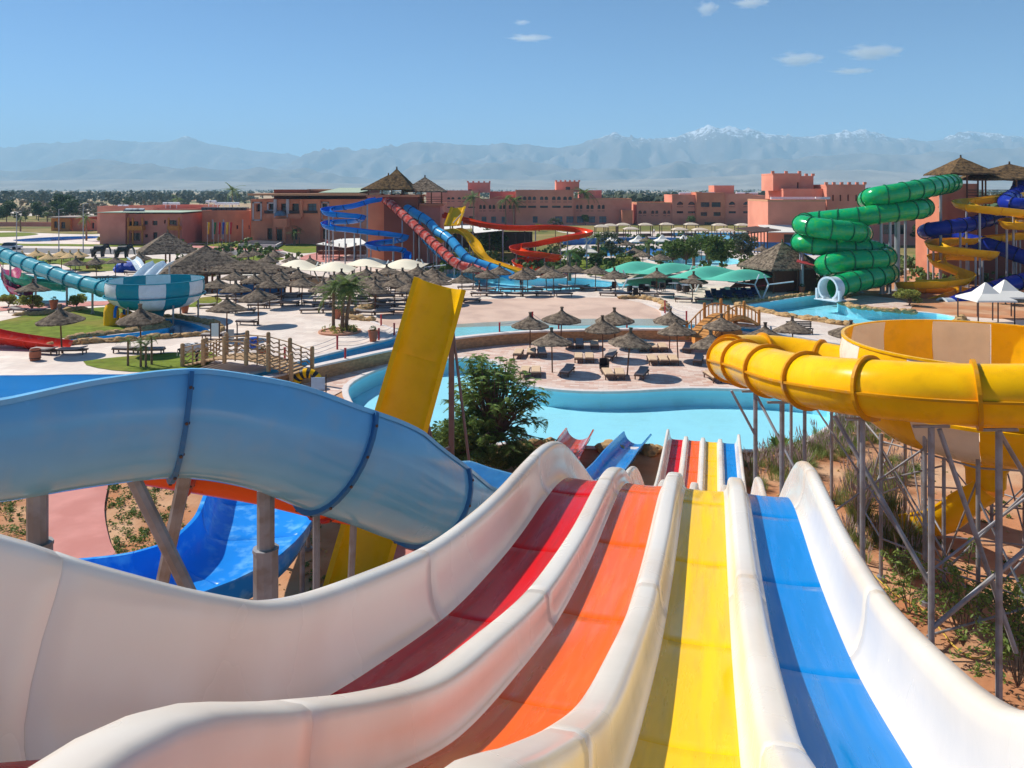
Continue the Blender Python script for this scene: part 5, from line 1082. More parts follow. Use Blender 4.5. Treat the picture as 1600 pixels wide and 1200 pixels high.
for x in (-.22, .22):
    for y in (-.2, .2): mb = MB(); mb.beam(c + V(x, y, 0), c + V(x, y, .38), .025, 6); mb.build('leg', m_wick, wc)
# --- upper plaza: parasols listed by the pixel of their tip
def tip(px, ty, zt=4.05): d = (CAMZ - zt) * FPX / (ty - 295); return V((px - 800) / FPX * d, d, ZU)
def base(px, by): return G(px, by, ZU)
rowA = [base(*q) for q in ((740, 452), (760, 462), (779, 455), (816.6, 462), (824.5, 456), (854, 453), (866, 462), (886, 452), (898, 451), (930, 454), (962, 462), (1026.5, 463), (1081.5, 471.5))]
labA = ['left of the yellow ramp top', 'second behind the beach', 'third behind the beach', 'fourth behind the beach', 'fifth behind the beach', 'sixth behind the beach', 'seventh behind the beach', 'eighth behind the beach', 'ninth behind the beach', 'tenth behind the beach', 'by the wicker chairs and white masts', 'in front of the shaded dining terrace', 'in front of the right green shade sail']
def lrow(p, i, txt, grp, kind='grey', n=2, rr=random.Random(5), slats=False):
    offs = [(-1.0, -.25), (.95, -.35), (-.1, -1.0)][:n]
    for k, (dx, dy) in enumerate(offs):
        lounger(p + V(dx + rr.uniform(-.2, .2), dy + rr.uniform(-.25, .15), 0), rr.uniform(-.25, .2) + (math.pi if rr.random() < .4 else 0), ' '.join(f'{("left", "right", "nearer")[k]} brown lounger under parasol {txt}'.split()[:16]), grp, kind, slats)
for i, p in enumerate(rowA):
    t_ = labA[i]; parasol(p, f'thatched parasol {t_}' + (', counted from the left' if 'behind the beach' in t_ else ''), 'parasols behind the beach'); lrow(p, i, t_, 'loungers behind the beach')
rowB = [(339, 481, 'nearest the teal bowl on its right side'), (368.5, 488, 'second right of the teal bowl'), (404, 507, 'standing alone over one lounger on open paving'), (421, 481, 'behind the lone one on open paving'), (439, 477, 'fourth right of the teal bowl'), (471, 477, 'with a brown lounger pair left of the palm clump'), (505, 488, 'just left of the palm clump'), (354, 529, 'next to the notice board at the rock pool end'), (396, 472, 'below the long thatched bar roof'), (366, 467, 'at the corner of the thatched bar'), (414, 467, 'right in front of the thatched bar counter'), (440, 464, 'off the right end of the thatched bar'), (468, 463, 'between thatched bar and cream shade sail')]
for i, (px, py, t_) in enumerate(rowB):
    p = base(px, py); parasol(p, f'thatched parasol {t_}', 'parasols on the left plaza', s=1.08 if py > 500 else 1.0)
    lrow(p, i, t_, 'loungers on the left plaza', n=1 if py in (507, 481) else 2, slats=py > 480)
dense = [(531.6, 419.6), (522.6, 424), (517, 430), (572, 416), (577, 427), (588, 421), (588, 431), (586, 439.5), (607, 412), (628, 418), (636, 426), (642, 437), (653, 413), (676.7, 415.5), (685, 421.6), (686, 428), (552, 424), (616, 431), (662, 424), (722, 425)]
dense.sort(key=lambda q: (q[1] > 424, q[0])); cntr = {0: 0, 1: 0}
for px, ty in dense:
    b_ = int(ty > 424); k = cntr[b_]; cntr[b_] += 1
    t_ = f'{ORD[k]} from left, {("rear", "front")[b_]} half of the crowd'
    p = tip(px, ty); parasol(p, f'thatched parasol {t_} below the slides', 'crowded parasols below the slides'); lrow(p, 0, t_, 'loungers in the parasol crowd')
lefts = [(53, 402, 'beyond the teal tube, leftmost grey one', 0), (117, 400.6, 'beyond the teal tube, near the left elephant', 1), (151, 399, 'right in front of the left elephant statue', 0), (181, 399, 'behind the blue cave of the kids slide', 2), (218.5, 393, 'behind the thatched pavilion, left side', 0), (50, 437, 'at the edge of the kids pool under the teal tube', 1), (350.5, 388, 'beside the road, right of the thatched pavilion', 0), (386, 389, 'beside the road, second right of the pavilion', 1), (397, 387, 'beside the road, third right of the pavilion', 2), (417.5, 396.5, 'on the lawn left of the steps', 0), (430, 388, 'near the dark pool of the entrance building', 1), (456, 396.5, 'near the left end of the cream shade sails', 2), (486, 399, 'behind the left cream shade sail', 0)]
for px, ty, t_, k in lefts:
    p = tip(px, ty); parasol(p, f'thatched parasol {t_}', 'parasols on the far left plaza', k); lrow(p, 0, t_, 'loungers on the far left plaza')
for i, (px, ty) in enumerate(((4, 392), (36, 391), (58, 388), (77, 393), (96, 388), (110, 391), (124, 389))):
    p = tip(px, ty); parasol(p, f'straw-coloured parasol beside the road, {ORD[i]} from the left', 'straw parasols by the road', 3)
for i, (px, by, t_) in enumerate(((97, 552, 'in front of the red chute at the rock pool'), (220, 551, 'over the near edge of the rock pool'))):
    p = base(px, by); parasol(p, f'large thatched parasol {t_}', 'parasols at the rock pool', s=1.12); lrow(p, 0, t_, 'loungers at the rock pool', slats=True)
far = [(992, 385), (1004.5, 389), (1032, 393), (1010, 368), (1094, 373), (1110, 376), (1128, 380), (978, 372), (1050, 374), (1225, 381), (1190, 382), (1068, 371)]
far.sort()
for i, (px, ty) in enumerate(far):
    parasol(tip(px, ty), f'small far thatched parasol among the hotel pools, {ORD[i]} from the left', 'parasols at the hotel pools')
# --- square cabanas and pointed tents by the hotel pools
m_cab = mat('cabana_roof', srgb(206, 190, 168), rough=.8, var=.08)
def cabana(p, label):
    t = thing('cabana', p, label, 'cabana', 'cabanas by the hotel pool')
    mb = MB(); mb.rings([[p + V(x * s, y * s, z) for x, y in ((-1, -1), (1, -1), (1, 1), (-1, 1))] for s, z in ((1.6, 2.75), (1.65, 2.88), (1.0, 3.2), (.3, 3.35))], closed=True); mb.build('roof', m_cab, t)
    for x in (-1.5, 1.5):
        for y in (-1.5, 1.5): mb = MB(); mb.bar(p + V(x, y, 0), p + V(x, y, 2.8), .16, .16); mb.build('post', m_rail, t)
    mb = MB(); mb.box(p + V(0, 0, .4), (2.6, 2.4, .5)); mb.build('day_bed', m_rail, t)
cb = sorted([(940, 350.6), (954, 349), (974, 348), (986, 354), (1008.6, 348), (1041.6, 347.5), (1062, 355), (1080, 347.5), (1094, 355.5), (1124, 348.5), (1133.6, 356), (1160, 348.5)], key=lambda q: (q[1] > 352, q[0])); k0 = 0; k1 = 0
for px, ty in cb:
    if ty > 352: lab = f'pale-roofed cabana at the near pool edge, {ORD[k1]} from the left'; k1 += 1
    else: lab = f'pale-roofed cabana in the row before the hotel wall, {ORD[k0]} from the left'; k0 += 1
    cabana(tip(px, ty, 4.3), lab)
def tent(p, label, w=1.6, h=3.2, group='white pointed sunshades'):
    t = thing('pointed_sunshade', p, label, 'sunshade', group)
    mb = MB(); mb.rings([[p + V(x * s, y * s, z) for x, y in ((-1, -1), (0, -1.0), (1, -1), (1, 0), (1, 1), (0, 1), (-1, 1), (-1, 0))] for s, z in ((w, h * .58), (w * .98, h * .62), (w * .45, h * .75), (.06, h))], closed=True); mb.build('canopy', m_awn, t)
    for x in (-1, 1):
        for y in (-1, 1): mb = MB(); mb.beam(p + V(x * w * .9, y * w * .9, 0), p + V(x * w * .9, y * w * .9, h * .6), .06, 6); mb.build('post', m_rail, t)
for px, ty, lab in ((917, 381, 'white pointed sunshade left of the far blue pool'), (959, 366, 'white pointed sunshade before the blue wall, leftmost of four'), (997.6, 367, 'white pointed sunshade before the blue wall, second of four'), (1034.8, 366.5, 'white pointed sunshade before the blue wall, third of four'), (1068, 367, 'white pointed sunshade before the blue wall, rightmost of four'), (1085.6, 377.5, 'white pointed sunshade above the palm near the pale pool')):
    tent(tip(px, ty, 4.1), lab)
tent(tip(395, 412, 3.9), 'white pointed sunshade beside the thatched bar', 2.2, 3.0)
for px, by, lab, w in ((1540, 505, 'white pyramid tent beside the navy tube, nearer of two', 1.75), (1570, 499, 'white pyramid tent beside the navy tube, farther of two', 1.75)):
    tent(base(px, by), lab, w, 3.6, 'white pyramid tents')
# --- tensile shade sails on white masts
def sail(name, label, corners, humps, m, masts):
    'curved fabric with raised ridges, on forked masts'
    P = [W(*c) for c in corners]; ctr = sum(P, V(0, 0, 0)) / 4
    t = thing(name, V(ctr.x, ctr.y, ZU), label, 'shade sail'); nu, nv = 24, 12; mb = MB(); top = []
    for j in range(nv + 1):
        for i in range(nu + 1):
            u, v = i / nu, j / nv; p = P[0].lerp(P[1], u).lerp(P[3].lerp(P[2], u), v)
            hh = abs(math.sin(u * math.pi * humps)) ** 1.2 * math.sin(v * math.pi) ** .8
            sagx = -.5 * math.sin(u * math.pi) * (.5 - v) * .8
            top.append(p + V(0, sagx, .8 * hh))
    k = nu + 1; mb.add(top + [p - V(0, 0, .03) for p in top], [(j * k + i, j * k + i + 1, (j + 1) * k + i + 1, (j + 1) * k + i) for j in range(nv) for i in range(nu)] + [(len(top) + j * k + i, len(top) + (j + 1) * k + i, len(top) + (j + 1) * k + i + 1, len(top) + j * k + i + 1) for j in range(nv) for i in range(nu)])
    mb.build('fabric', m, t, smooth=True)
    for px, by in masts:
        b_ = base(px, by); zt = CAMZ - 0; d = b_.y
        zc = min(p.z for p in P)
        for sg in (-1, 1):
            mb = MB(); mb.beam(b_ + V(sg * .15, 0, 0), V(b_.x + sg * .75, b_.y, zc - .2), .09, 8); mb.beam(V(b_.x + sg * .75, b_.y, zc - .2), V(b_.x + sg * .25, b_.y, zc + .9), .08, 8); mb.build('mast', m_mouth, t, smooth=True, angle=30)
            mb = MB(); mb.beam(V(b_.x + sg * .75, b_.y, zc - .2), V(b_.x + sg * 3.6, b_.y + .3, zc + .1), .07, 8); mb.build('arm', m_mouth, t, smooth=True, angle=30)
    return t
m_cs = mat('cream_sail', srgb(236, 224, 196), rough=.8, var=.05, scale=.4)
m_gs = mat('green_sail', srgb(86, 190, 160), rough=.75, var=.08, scale=.5)
sail('shade_sail', 'cream fabric shade sail in front of the snack bar, left of two', [(424, 419, 98), (545, 426, 92), (560, 417, 105), (450, 410, 110)], 2, m_cs, [(455, 438), (500, 440)])
sail('shade_sail', 'cream fabric shade sail below the red tube slide, right of two', [(535, 414, 104), (650, 422, 98), (672, 411, 112), (560, 407, 116)], 2, m_cs, [(610, 434), (655, 432)])
sail('shade_sail', 'green fabric shade sail behind the wicker dining chairs, left of two', [(936, 424, 97), (1038, 430, 95), (1096, 416, 108), (985, 412, 112)], 2, m_gs, [(970, 452), (1085, 443)])
sail('shade_sail', 'green fabric shade sail over blue loungers beside the thatched hut', [(1042, 433, 84), (1148, 440, 82), (1222, 431, 94), (1105, 418, 98)], 2, m_gs, [(1190, 465), (1085, 456)])
# dining furniture and blue loungers under the green sails
chairs = sorted([(985, 460), (995, 464), (1003, 457), (1010, 461), (1022, 452), (1035, 455), (1045, 449), (1062, 457), (1072, 459), (1080, 454), (1092, 452), (958, 453)])
chm = []
mb = MB(); mb.box((0, 0, .42), (.6, .6, .12)); chm.append(('seat', mb.mesh('seat', m_wick)))
mb = MB(); mb.lathe([(.36, .2), (.4, .65), (.38, .95), (.33, .95), (.34, .6), (.3, .2)], (0, 0, 0), 12, R(-20), R(200)); chm.append(('backrest', mb.mesh('backrest', m_wick)))
for x in (-.25, .25):
    for y in (-.25, .25): mb = MB(); mb.beam((x, y, 0), (x, y, .4), .03, 5); chm.append(('leg', mb.mesh('leg', m_wick)))
for i, (px, by) in enumerate(chairs):
    t = thing('wicker_chair', base(px, by), f'dark wicker dining chair near the green sails, {ORD[i]} from the left', 'chair', 'dining chairs near the green sails', prs.uniform(0, 6))
    for nm, me in chm: link(nm, me, t, True)
m_tab = mat('table_top', srgb(150, 150, 156), rough=.3)
for i, (px, by) in enumerate(((990, 458), (1007, 455), (1030, 450), (1052, 452), (1070, 455), (1088, 449))):
    p = base(px, by); t = thing('dining_table', p, f'grey-topped dining table near the green sails, {ORD[i]} from the left', 'table', 'dining tables near the green sails')
    mb = MB(); mb.lathe([(.0, .74), (.6, .74), (.6, .7), (0, .7)], p, 14); mb.build('table_top', m_tab, t); mb = MB(); mb.lathe([(.3, 0), (.28, .04), (.05, .08), (.05, .7)], p, 10); mb.build('pedestal', m_wick, t)
m_navyf = mat('navy_sling', srgb(30, 34, 92), rough=.8, var=.1)
LM['blue'] = [(nm, me) for nm, me in lounger_meshes(m_navyf, .45) if nm != 'slat']
for i in range(10):
    px = 1108 + i * 8; by = 468 - (i % 2) * 3 - i * .2; lounger(base(px, by), 1.5 + prs.uniform(-.1, .1), f'navy lounger under the right green sail, {ORD[i]} from the left', 'navy loungers under the green sail', 'blue')
# --- thatched pavilions, bar and hut
def pavilion(p, w, d, zeave, h, label, rz=.0, m=None, rows=7, name='thatched_pavilion', np=2):
    t = thing(name, p, label, 'pavilion'); thatch_roof(t, (p.x, p.y, p.z + zeave), w, d, h, m or m_thatch, rows=rows, rz=rz); Mz = Matrix.Rotation(rz, 3, 'Z')
    for i in range(np + 1):
        for j in range(np + 1):
            if 0 < i < np and 0 < j < np: continue
            q = Mz @ V((i / np - .5) * w * .82, (j / np - .5) * d * .82, 0); mb = MB(); mb.beam(p + q, p + q + V(0, 0, zeave + .4), .12, 8); mb.build('post', m_wood, t, smooth=True)
    return t
pavilion(G(262, 420, ZU), 8.2, 7.5, 2.6, 2.9, 'grey thatched open pavilion beside the white kids slide', .5)
pavilion(G(322, 450, ZU), 10.6, 8.5, 2.1, 3.0, 'largest low thatched roof behind the teal and white bowl', .4)
bar = pavilion(G(388, 459, ZU), 10.5, 4.2, 2.6, 1.3, 'long low thatched bar with blue counter behind the plaza parasols', -.12, rows=4)
mb = MB(); c = G(388, 459, ZU); mb.box(c + V(.5, -.6, .55), (7.5, .6, 1.1), rz=-.12); mb.build('counter', mat('bar_blue', srgb(40, 110, 170), rough=.6, var=.3, scale=1.5), bar)
hut = pavilion(G(1222, 452, ZU), 8.2, 6.6, 2.7, 2.9, 'thatched hut with brown walls beside the right pool', .35)
mb = MB(); c = G(1222, 452, ZU); mb.box(c + V(.2, .3, 1.35), (5.9, 4.6, 2.7), rz=.35); mb.build('wall', mat('hut_brown', srgb(112, 66, 46), rough=.9, var=.15), hut)
quadpx(hut, 'side_roof', [(1246, 405, 92), (1275, 412, 92), (1272, 415, 88), (1244, 409, 88)], mat('red_sheet', srgb(170, 44, 44), rough=.7))
quadpx(hut, 'side_roof', [(1150, 441, 90), (1196, 436, 91), (1196, 446, 88.5), (1140, 449, 88)], mat('red_sheet', srgb(170, 44, 44), rough=.7))
# ------------------------------------------------------------------ vegetation
def leafmat(name, c1, c2, trans=.25):
    m = bpy.data.materials.new(name); m.use_nodes = True; nt = m.node_tree; N = nt.nodes; L = nt.links; b = N['Principled BSDF']; b.inputs['Roughness'].default_value = .6; b.inputs['Specular IOR Level'].default_value = .3
    g = N.new('ShaderNodeNewGeometry'); nz = N.new('ShaderNodeTexNoise'); nz.inputs['Scale'].default_value = 2.2; L.new(g.outputs['Position'], nz.inputs['Vector'])
    ad = N.new('ShaderNodeMath'); ad.operation = 'MULTIPLY_ADD'; ad.inputs[1].default_value = .55; L.new(g.outputs['Random Per Island'], ad.inputs[0]); L.new(nz.outputs[0], ad.inputs[2])
    mr = N.new('ShaderNodeMapRange'); mr.inputs[1].default_value = .4; mr.inputs[2].default_value = 1.05; L.new(ad.outputs[0], mr.inputs[0])
    mx = N.new('ShaderNodeMix'); mx.data_type = 'RGBA'; mx.inputs[6].default_value = (*c1, 1); mx.inputs[7].default_value = (*c2, 1); L.new(mr.outputs[0], mx.inputs[0]); L.new(mx.outputs[2], b.inputs['Base Color'])
    t = N.new('ShaderNodeBsdfTranslucent'); L.new(mx.outputs[2], t.inputs[0]); ms = N.new('ShaderNodeMixShader'); ms.inputs[0].default_value = trans
    L.new(b.outputs[0], ms.inputs[1]); L.new(t.outputs[0], ms.inputs[2]); L.new(ms.outputs[0], N['Material Output'].inputs[0]); MATS[name] = m; return m
m_leaf = leafmat('leaf_dark', (.022, .055, .014), (.075, .14, .03))
m_leaf2 = leafmat('leaf_mid', (.055, .11, .022), (.19, .27, .06), .35)
m_leaf3 = leafmat('leaf_yellow', (.16, .21, .04), (.42, .42, .09), .4)
m_leafg = leafmat('leaf_grey', (.05, .07, .035), (.13, .15, .08))
m_palm = leafmat('palm_frond', (.07, .13, .025), (.22, .29, .07), .35)
m_trunk = mat('tree_bark', srgb(112, 92, 76), rough=.95, var=.3, scale=6, bump=.6, bscale=20)
m_ptrunk = mat('palm_bark', srgb(128, 104, 82), rough=.95, var=.4, scale=4, bump=.8, bscale=14, stretch=(.5, .5, 3))
m_grass = leafmat('grass_blade', (.13, .19, .045), (.34, .38, .12), .4)
m_plume = leafmat('grass_plume', (.42, .31, .28), (.66, .52, .47), .4)
def leaves(mb, c, r, n, size, rr, shell=.5, flatz=1.0):
    for _ in range(n):
        while True:
            q = V(rr.uniform(-1, 1), rr.uniform(-1, 1), rr.uniform(-1, 1))
            if q.length <= 1 and (q.length > shell or rr.random() < .35): break
        p = c + V(q.x * r[0], q.y * r[1], q.z * r[2]); s = size * rr.uniform(.6, 1.3)
        a = V(rr.gauss(0, 1), rr.gauss(0, 1), rr.gauss(0, .5)).normalized(); b = a.cross(V(rr.gauss(0, 1), rr.gauss(0, 1), rr.gauss(0, 1))).normalized()
        mb.add([p - a * s, p + b * s * .38, p + a * s, p - b * s * .38], [(0, 1, 2, 3)])
def tree_mesh(seed, R0, H, nb, nl, ls, trunk_h, tr=.12, m=m_leaf):
    'trunk with limbs, crown of leaf clumps'
    rr = random.Random(seed); tb = MB(); cb = MB(); top = V(rr.uniform(-.2, .2), rr.uniform(-.2, .2), trunk_h); tb.beam((0, 0, -.1), top, tr, 8, tr * .7)
    for k in range(nb):
        a = 2 * math.pi * k / nb + rr.uniform(-.4, .4); rad = R0 * rr.uniform(.3, .85); z = trunk_h + (H - trunk_h) * rr.uniform(.15, .92)
        rad *= math.sin(min(1, max(.12, (H - z) / (H - trunk_h) * 1.4 + .12)) * math.pi * .5) ** .7
        e = V(rad * math.cos(a), rad * math.sin(a), z); mid = top.lerp(e, .5) + V(0, 0, .2); tb.beam(top, mid, tr * .45, 6, tr * .28); tb.beam(mid, e, tr * .28, 5, tr * .1)
        cr = R0 * rr.uniform(.26, .42); leaves(cb, e, (cr, cr, cr * .7), nl, ls, rr)
        leaves(cb, mid, (cr * .6, cr * .6, cr * .4), nl // 4, ls, rr)
    return tb.mesh('trunk', m_trunk, True, 40), cb.mesh('crown', m)
def plant(name, me, p, label, cat, group=None, rz=0, s=1.0):
    t = thing(name, p, label, cat, group, rz); t.scale = (s, s, s)
    link('trunk', me[0], t, True); link('crown', me[1], t, True); return t
# feathery tree in front of the pool: pinnate sprays along branches
def feather_tree(seed, R0, H, trunk_h, nb):
    rr = random.Random(seed); tb = MB(); cb = MB(); top = V(0, 0, trunk_h)
    tb.beam((0, 0, -.1), top, .13, 8, .09)
    for k in range(nb):
        a = rr.uniform(0, 6.283); z = trunk_h + (H - trunk_h) * rr.random() ** .8; rad = R0 * (1 - ((z - trunk_h) / (H - trunk_h)) ** 3 * .6) * rr.uniform(.35, 1.0)
        e = V(rad * math.cos(a), rad * math.sin(a), z); mid = top.lerp(e, .45) + V(0, 0, .35); tb.beam(top, mid, .05, 5, .03); tb.beam(mid, e, .03, 5, .01)
        for q in range(rr.randint(9, 13)):
            st = mid.lerp(e, rr.uniform(.35, 1.1)); d = V(rr.gauss(0, 1), rr.gauss(0, 1), rr.uniform(-.35, .5)).normalized() + (e - mid).normalized() * .5; d.normalize(); Ls = rr.uniform(.22, .42)
            side = d.cross(V(0, 0, 1)).normalized(); n = 8
            for i in range(n):
                t = (i + 1) / n; c = st + d * Ls * t + V(0, 0, -.22 * t * t); w = .085 * math.sin(min(1, t + .15) * math.pi * .85) + .04
                for sg in (-1, 1):
                    tipp = c + side * sg * w + d * .05 + V(0, 0, -.03); nrm = d * .026
                    cb.add([c - nrm, tipp - nrm * .3, tipp + nrm, c + nrm], [(0, 1, 2, 3)])
    return tb.mesh('trunk', m_trunk, True, 40), cb.mesh('crown', leafmat('leaf_feather', (.085, .17, .035), (.27, .38, .09), .4))
ft = feather_tree(5, 2.95, 5.0, 1.1, 165)
plant('feathery_tree', ft, G(772, 728, -.05), 'dark feathery-leaved tree standing in front of the big pool', 'tree')
bt = tree_mesh(8, 2.0, 2.5, 20, 420, .10, .5, m=m_leaf2)
plant('green_bush', bt, G(728, 742, -.05), 'dense green bush to the left of the feathery tree', 'bush')
plant('green_bush', bt, G(808, 738, -.05), 'low green bush to the right of the feathery tree', 'bush', rz=4, s=.5)
plant('green_bush', bt, G(690, 735, -.05), 'smaller green bush behind the steel posts of the yellow ramp', 'bush', rz=2, s=.62)
# palms
def frond_mesh(L_=1.7, droop=.75, n=15, w=.34):
    mb = MB(); pts = [V(L_ * (i / n), 0, L_ * (.42 * (i / n) - droop * (i / n) ** 2)) for i in range(n + 1)]
    for i in range(1, n + 1):
        t = i / n; wl = w * math.sin(min(1, t * 1.05 + .12) * math.pi * .9) + .03; c = pts[i]; d = (pts[i] - pts[i - 1]).normalized()
        for sg in (-1, 1):
            tp = c + V(0, sg * wl, -.10 * t) + d * .16; mb.add([c - d * .05, c + d * .05, tp], [(0, 1, 2)])
    for i in range(n): mb.beam(pts[i], pts[i + 1], .018 * (1 - i / n) + .004, 4)
    return mb.mesh('frond', m_palm)
FR = [frond_mesh(1.7, .75), frond_mesh(1.5, 1.05), frond_mesh(1.6, .45)]
def palm(p, h, label, s=1.0, nf=24, group='palms', seed=0, lean=(0, 0), tr=.16, skirt=True):
    rr = random.Random(seed); t = thing('palm_tree', p, label, 'palm', group); mb = MB(); k = 8; L_ = []
    for i in range(k + 1):
        q = i / k; L_.append((V(lean[0] * q * q, lean[1] * q * q, h * q - .05), tr * (1.15 - .35 * q) * (1.06 if i % 2 else 1)))
    mb.rings([[c + V(r_ * math.cos(2 * math.pi * j / 9), r_ * math.sin(2 * math.pi * j / 9), 0) for j in range(9)] for c, r_ in L_], closed=True); o = mb.mesh('trunk', m_ptrunk, True, 40); link('trunk', o, t, True)
    for i in range(nf):
        f = link('frond', FR[rr.randrange(3)], t, True); f.location = L_[-1][0] + V(0, 0, -.05); e = rr.uniform(-.9, .55); f.rotation_euler = (rr.uniform(-.3, .3), e, rr.uniform(0, 6.283)); q = s * rr.uniform(.8, 1.15); f.scale = (q, q, q)
    return t
b0 = base(521, 517); palm(b0, 3.3, 'left palm of the clump on the open plaza', .95, 26, seed=1, tr=.13)
palm(base(535, 518), 3.9, 'middle and tallest palm of the clump on the plaza', 1.15, 30, seed=2, lean=(.15, 0), tr=.15); palm(base(541, 517), 3.6, 'right palm of the clump on the plaza', 1.05, 28, seed=3, lean=(.5, .1), tr=.15)
bd = thing('flower_bed', base(531, 519), 'round planted bed at the foot of the palm clump', 'flower bed'); c = base(531, 519)
mb = MB(); mb.lathe([(1.75, 0), (1.75, .14), (1.55, .14), (1.5, .06), (0, .08)], c, 24); mb.build('kerb', mat('bed_kerb', srgb(196, 140, 110), rough=.9), bd)
mb = MB(); rr = random.Random(2)
for _ in range(26):
    a = rr.uniform(0, 6.28); q = rr.uniform(.5, 1.4); leaves(mb, c + V(q * math.cos(a), q * math.sin(a), .25), (.2, .2, .28), 16, .13, rr)
mb.build('bed_plants', m_leaf3, bd)['kind'] = 'stuff'
def farpalm(px, by, ty, label, s=None, seed=0):
    p = base(px, by); h = (by - ty) / FPX * p.y; palm(p, h * .82, label, s or max(.9, h * .22), 20, 'far palms', seed, tr=.2)
for i, (px, by, ty, lab) in enumerate(((363, 340, 289, 'tall lone palm above the annex roofs'), (278, 335, 305, 'yellowish palm behind the roof tanks'), (290, 372, 341, 'palm in the garden between pink house and annex'), (300, 374, 344, 'second palm in the garden between pink house and annex'), (362, 374, 343, 'palm in front of the annex wall, left of two'), (392, 376, 340, 'palm at the corner of the entrance building'), (468, 381, 352, 'palm right of the entrance porch'), (460, 384, 360, 'shorter palm beside the entrance porch'), (790, 352, 303, 'tall trimmed palm before the long hotel'), (803, 352, 306, 'tall trimmed palm before the long hotel, right one'), (740, 352, 299, 'thin dark palm trunk before the hotel tower'), (913, 351, 291, 'tall bare palm trunk before the right hotel part'), (935, 412, 360, 'thick-trunked palm at the end of the orange flume'), (1014, 404, 374, 'palm at the far blue pool edge'), (1084, 417, 380, 'palm in front of the pale far pool'), (32, 362, 338, 'dark palm by the far left lawn'), (135, 376, 334, 'palm beside the far left pool'), (74, 352, 330, 'palm before the boundary wall'), (890, 438, 384, 'leafy palm in the garden behind the slides pool'))):
    farpalm(px, by, ty, lab, seed=20 + i)
# garden trees and shrubs
T1 = tree_mesh(31, 1.9, 3.4, 11, 120, .2, 1.0, m=m_leaf2); T2 = tree_mesh(32, 1.6, 2.2, 10, 110, .2, .4, m=m_leaf3); T3 = tree_mesh(33, 2.6, 5.0, 12, 130, .26, 1.6, m=m_leaf); T4 = tree_mesh(34, 2.2, 5.5, 10, 90, .22, 2.0, m=m_leafg)
gl = [(772, 404, T3, 1.05, 'big dark shrub between yellow flume and orange flume'), (752, 402, T3, .8, 'dark shrub left of the orange flume loops'), (1052, 420, T1, 1.25, 'round green tree left of the pale pool, behind the green sail'), (1072, 421, T1, 1.35, 'round green tree second behind the left green sail'), (1110, 424, T1, 1.5, 'round green tree behind the right green sail'), (1128, 424, T1, 1.4, 'green tree close behind the ridge of the right green sail'), (1158, 420, T4, 1.0, 'willowy tree left of the thatched hut'), (1168, 419, T4, .9, 'second willowy tree beside the thatched hut'), (955, 418, T4, 1.0, 'loose tree right of the orange flume end'), (905, 417, T1, .8, 'shrub in the garden behind the slides pool'), (975, 425, T2, 1.0, 'yellowish shrub at the garden corner by the left green sail'), (870, 412, T4, .7, 'thin shrub under the orange flume'), (48, 487, T2, .75, 'yellow-green bushy sapling at the lawn, left of the bowl'), (122, 482, T2, .65, 'yellow-green sapling at the kids pool edge'), (318, 441, T2, .9, 'yellow-green sapling in front of the low thatched roof'), (12, 480, T2, .6, 'yellow-green sapling at the left picture edge'), (160, 380, T2, .7, 'small yellow shrub at the corner of the pink house'), (700, 398, T3, .9, 'dark shrub behind the red tube'), (842, 362, T2, 1.0, 'pale shrub behind the orange flume'), (868, 372, T4, .9, 'loose tree above the orange flume'), (1080, 352, T1, .9, 'round shrub before the right hotel wing'), (915, 352, T1, 1.0, 'round shrub by the long hotel wall'), (1420, 362, T3, 1.3, 'dark tree between restaurant and right tower'), (1385, 372, T3, 1.0, 'dark tree right of the restaurant block'), (1440, 386, T3, .9, 'dark bushy tree behind the navy tube'), (1420, 478, T2, .8, 'small grey-green bush beside the yellow flume'), (1572, 476, T2, .8, 'small bush above the white pyramid tents'), (1275, 452, T2, .8, 'low bush between hut and green tube mouth')]
for px, by, me, s, lab in gl: plant('garden_tree' if me in (T1, T3, T4) else 'garden_shrub', me, base(px, by), lab, 'tree' if me in (T1, T3, T4) else 'shrub', 'garden trees and shrubs', prs.uniform(0, 6), s)
for i, (px, by, ty) in enumerate(((200, 572, 520), (220, 574, 526), (228, 574, 530), (237, 570, 515))):
    palm(base(px, by), (by - ty) / FPX * base(px, by).y * .8, f'slender young palm on the cow lawn, {ORD[i]} from the left', .42, 12, 'young palms on the lawn', 60 + i, tr=.07)
for i, (px, by) in enumerate(((25, 410), (68, 409), (78, 412), (125, 410), (150, 424), (100, 408))): plant('garden_shrub', T2, base(px, by), f'small shrub on the far left lawn, {ORD[i]} of six', 'shrub', 'shrubs on the far left lawn', i, .55)
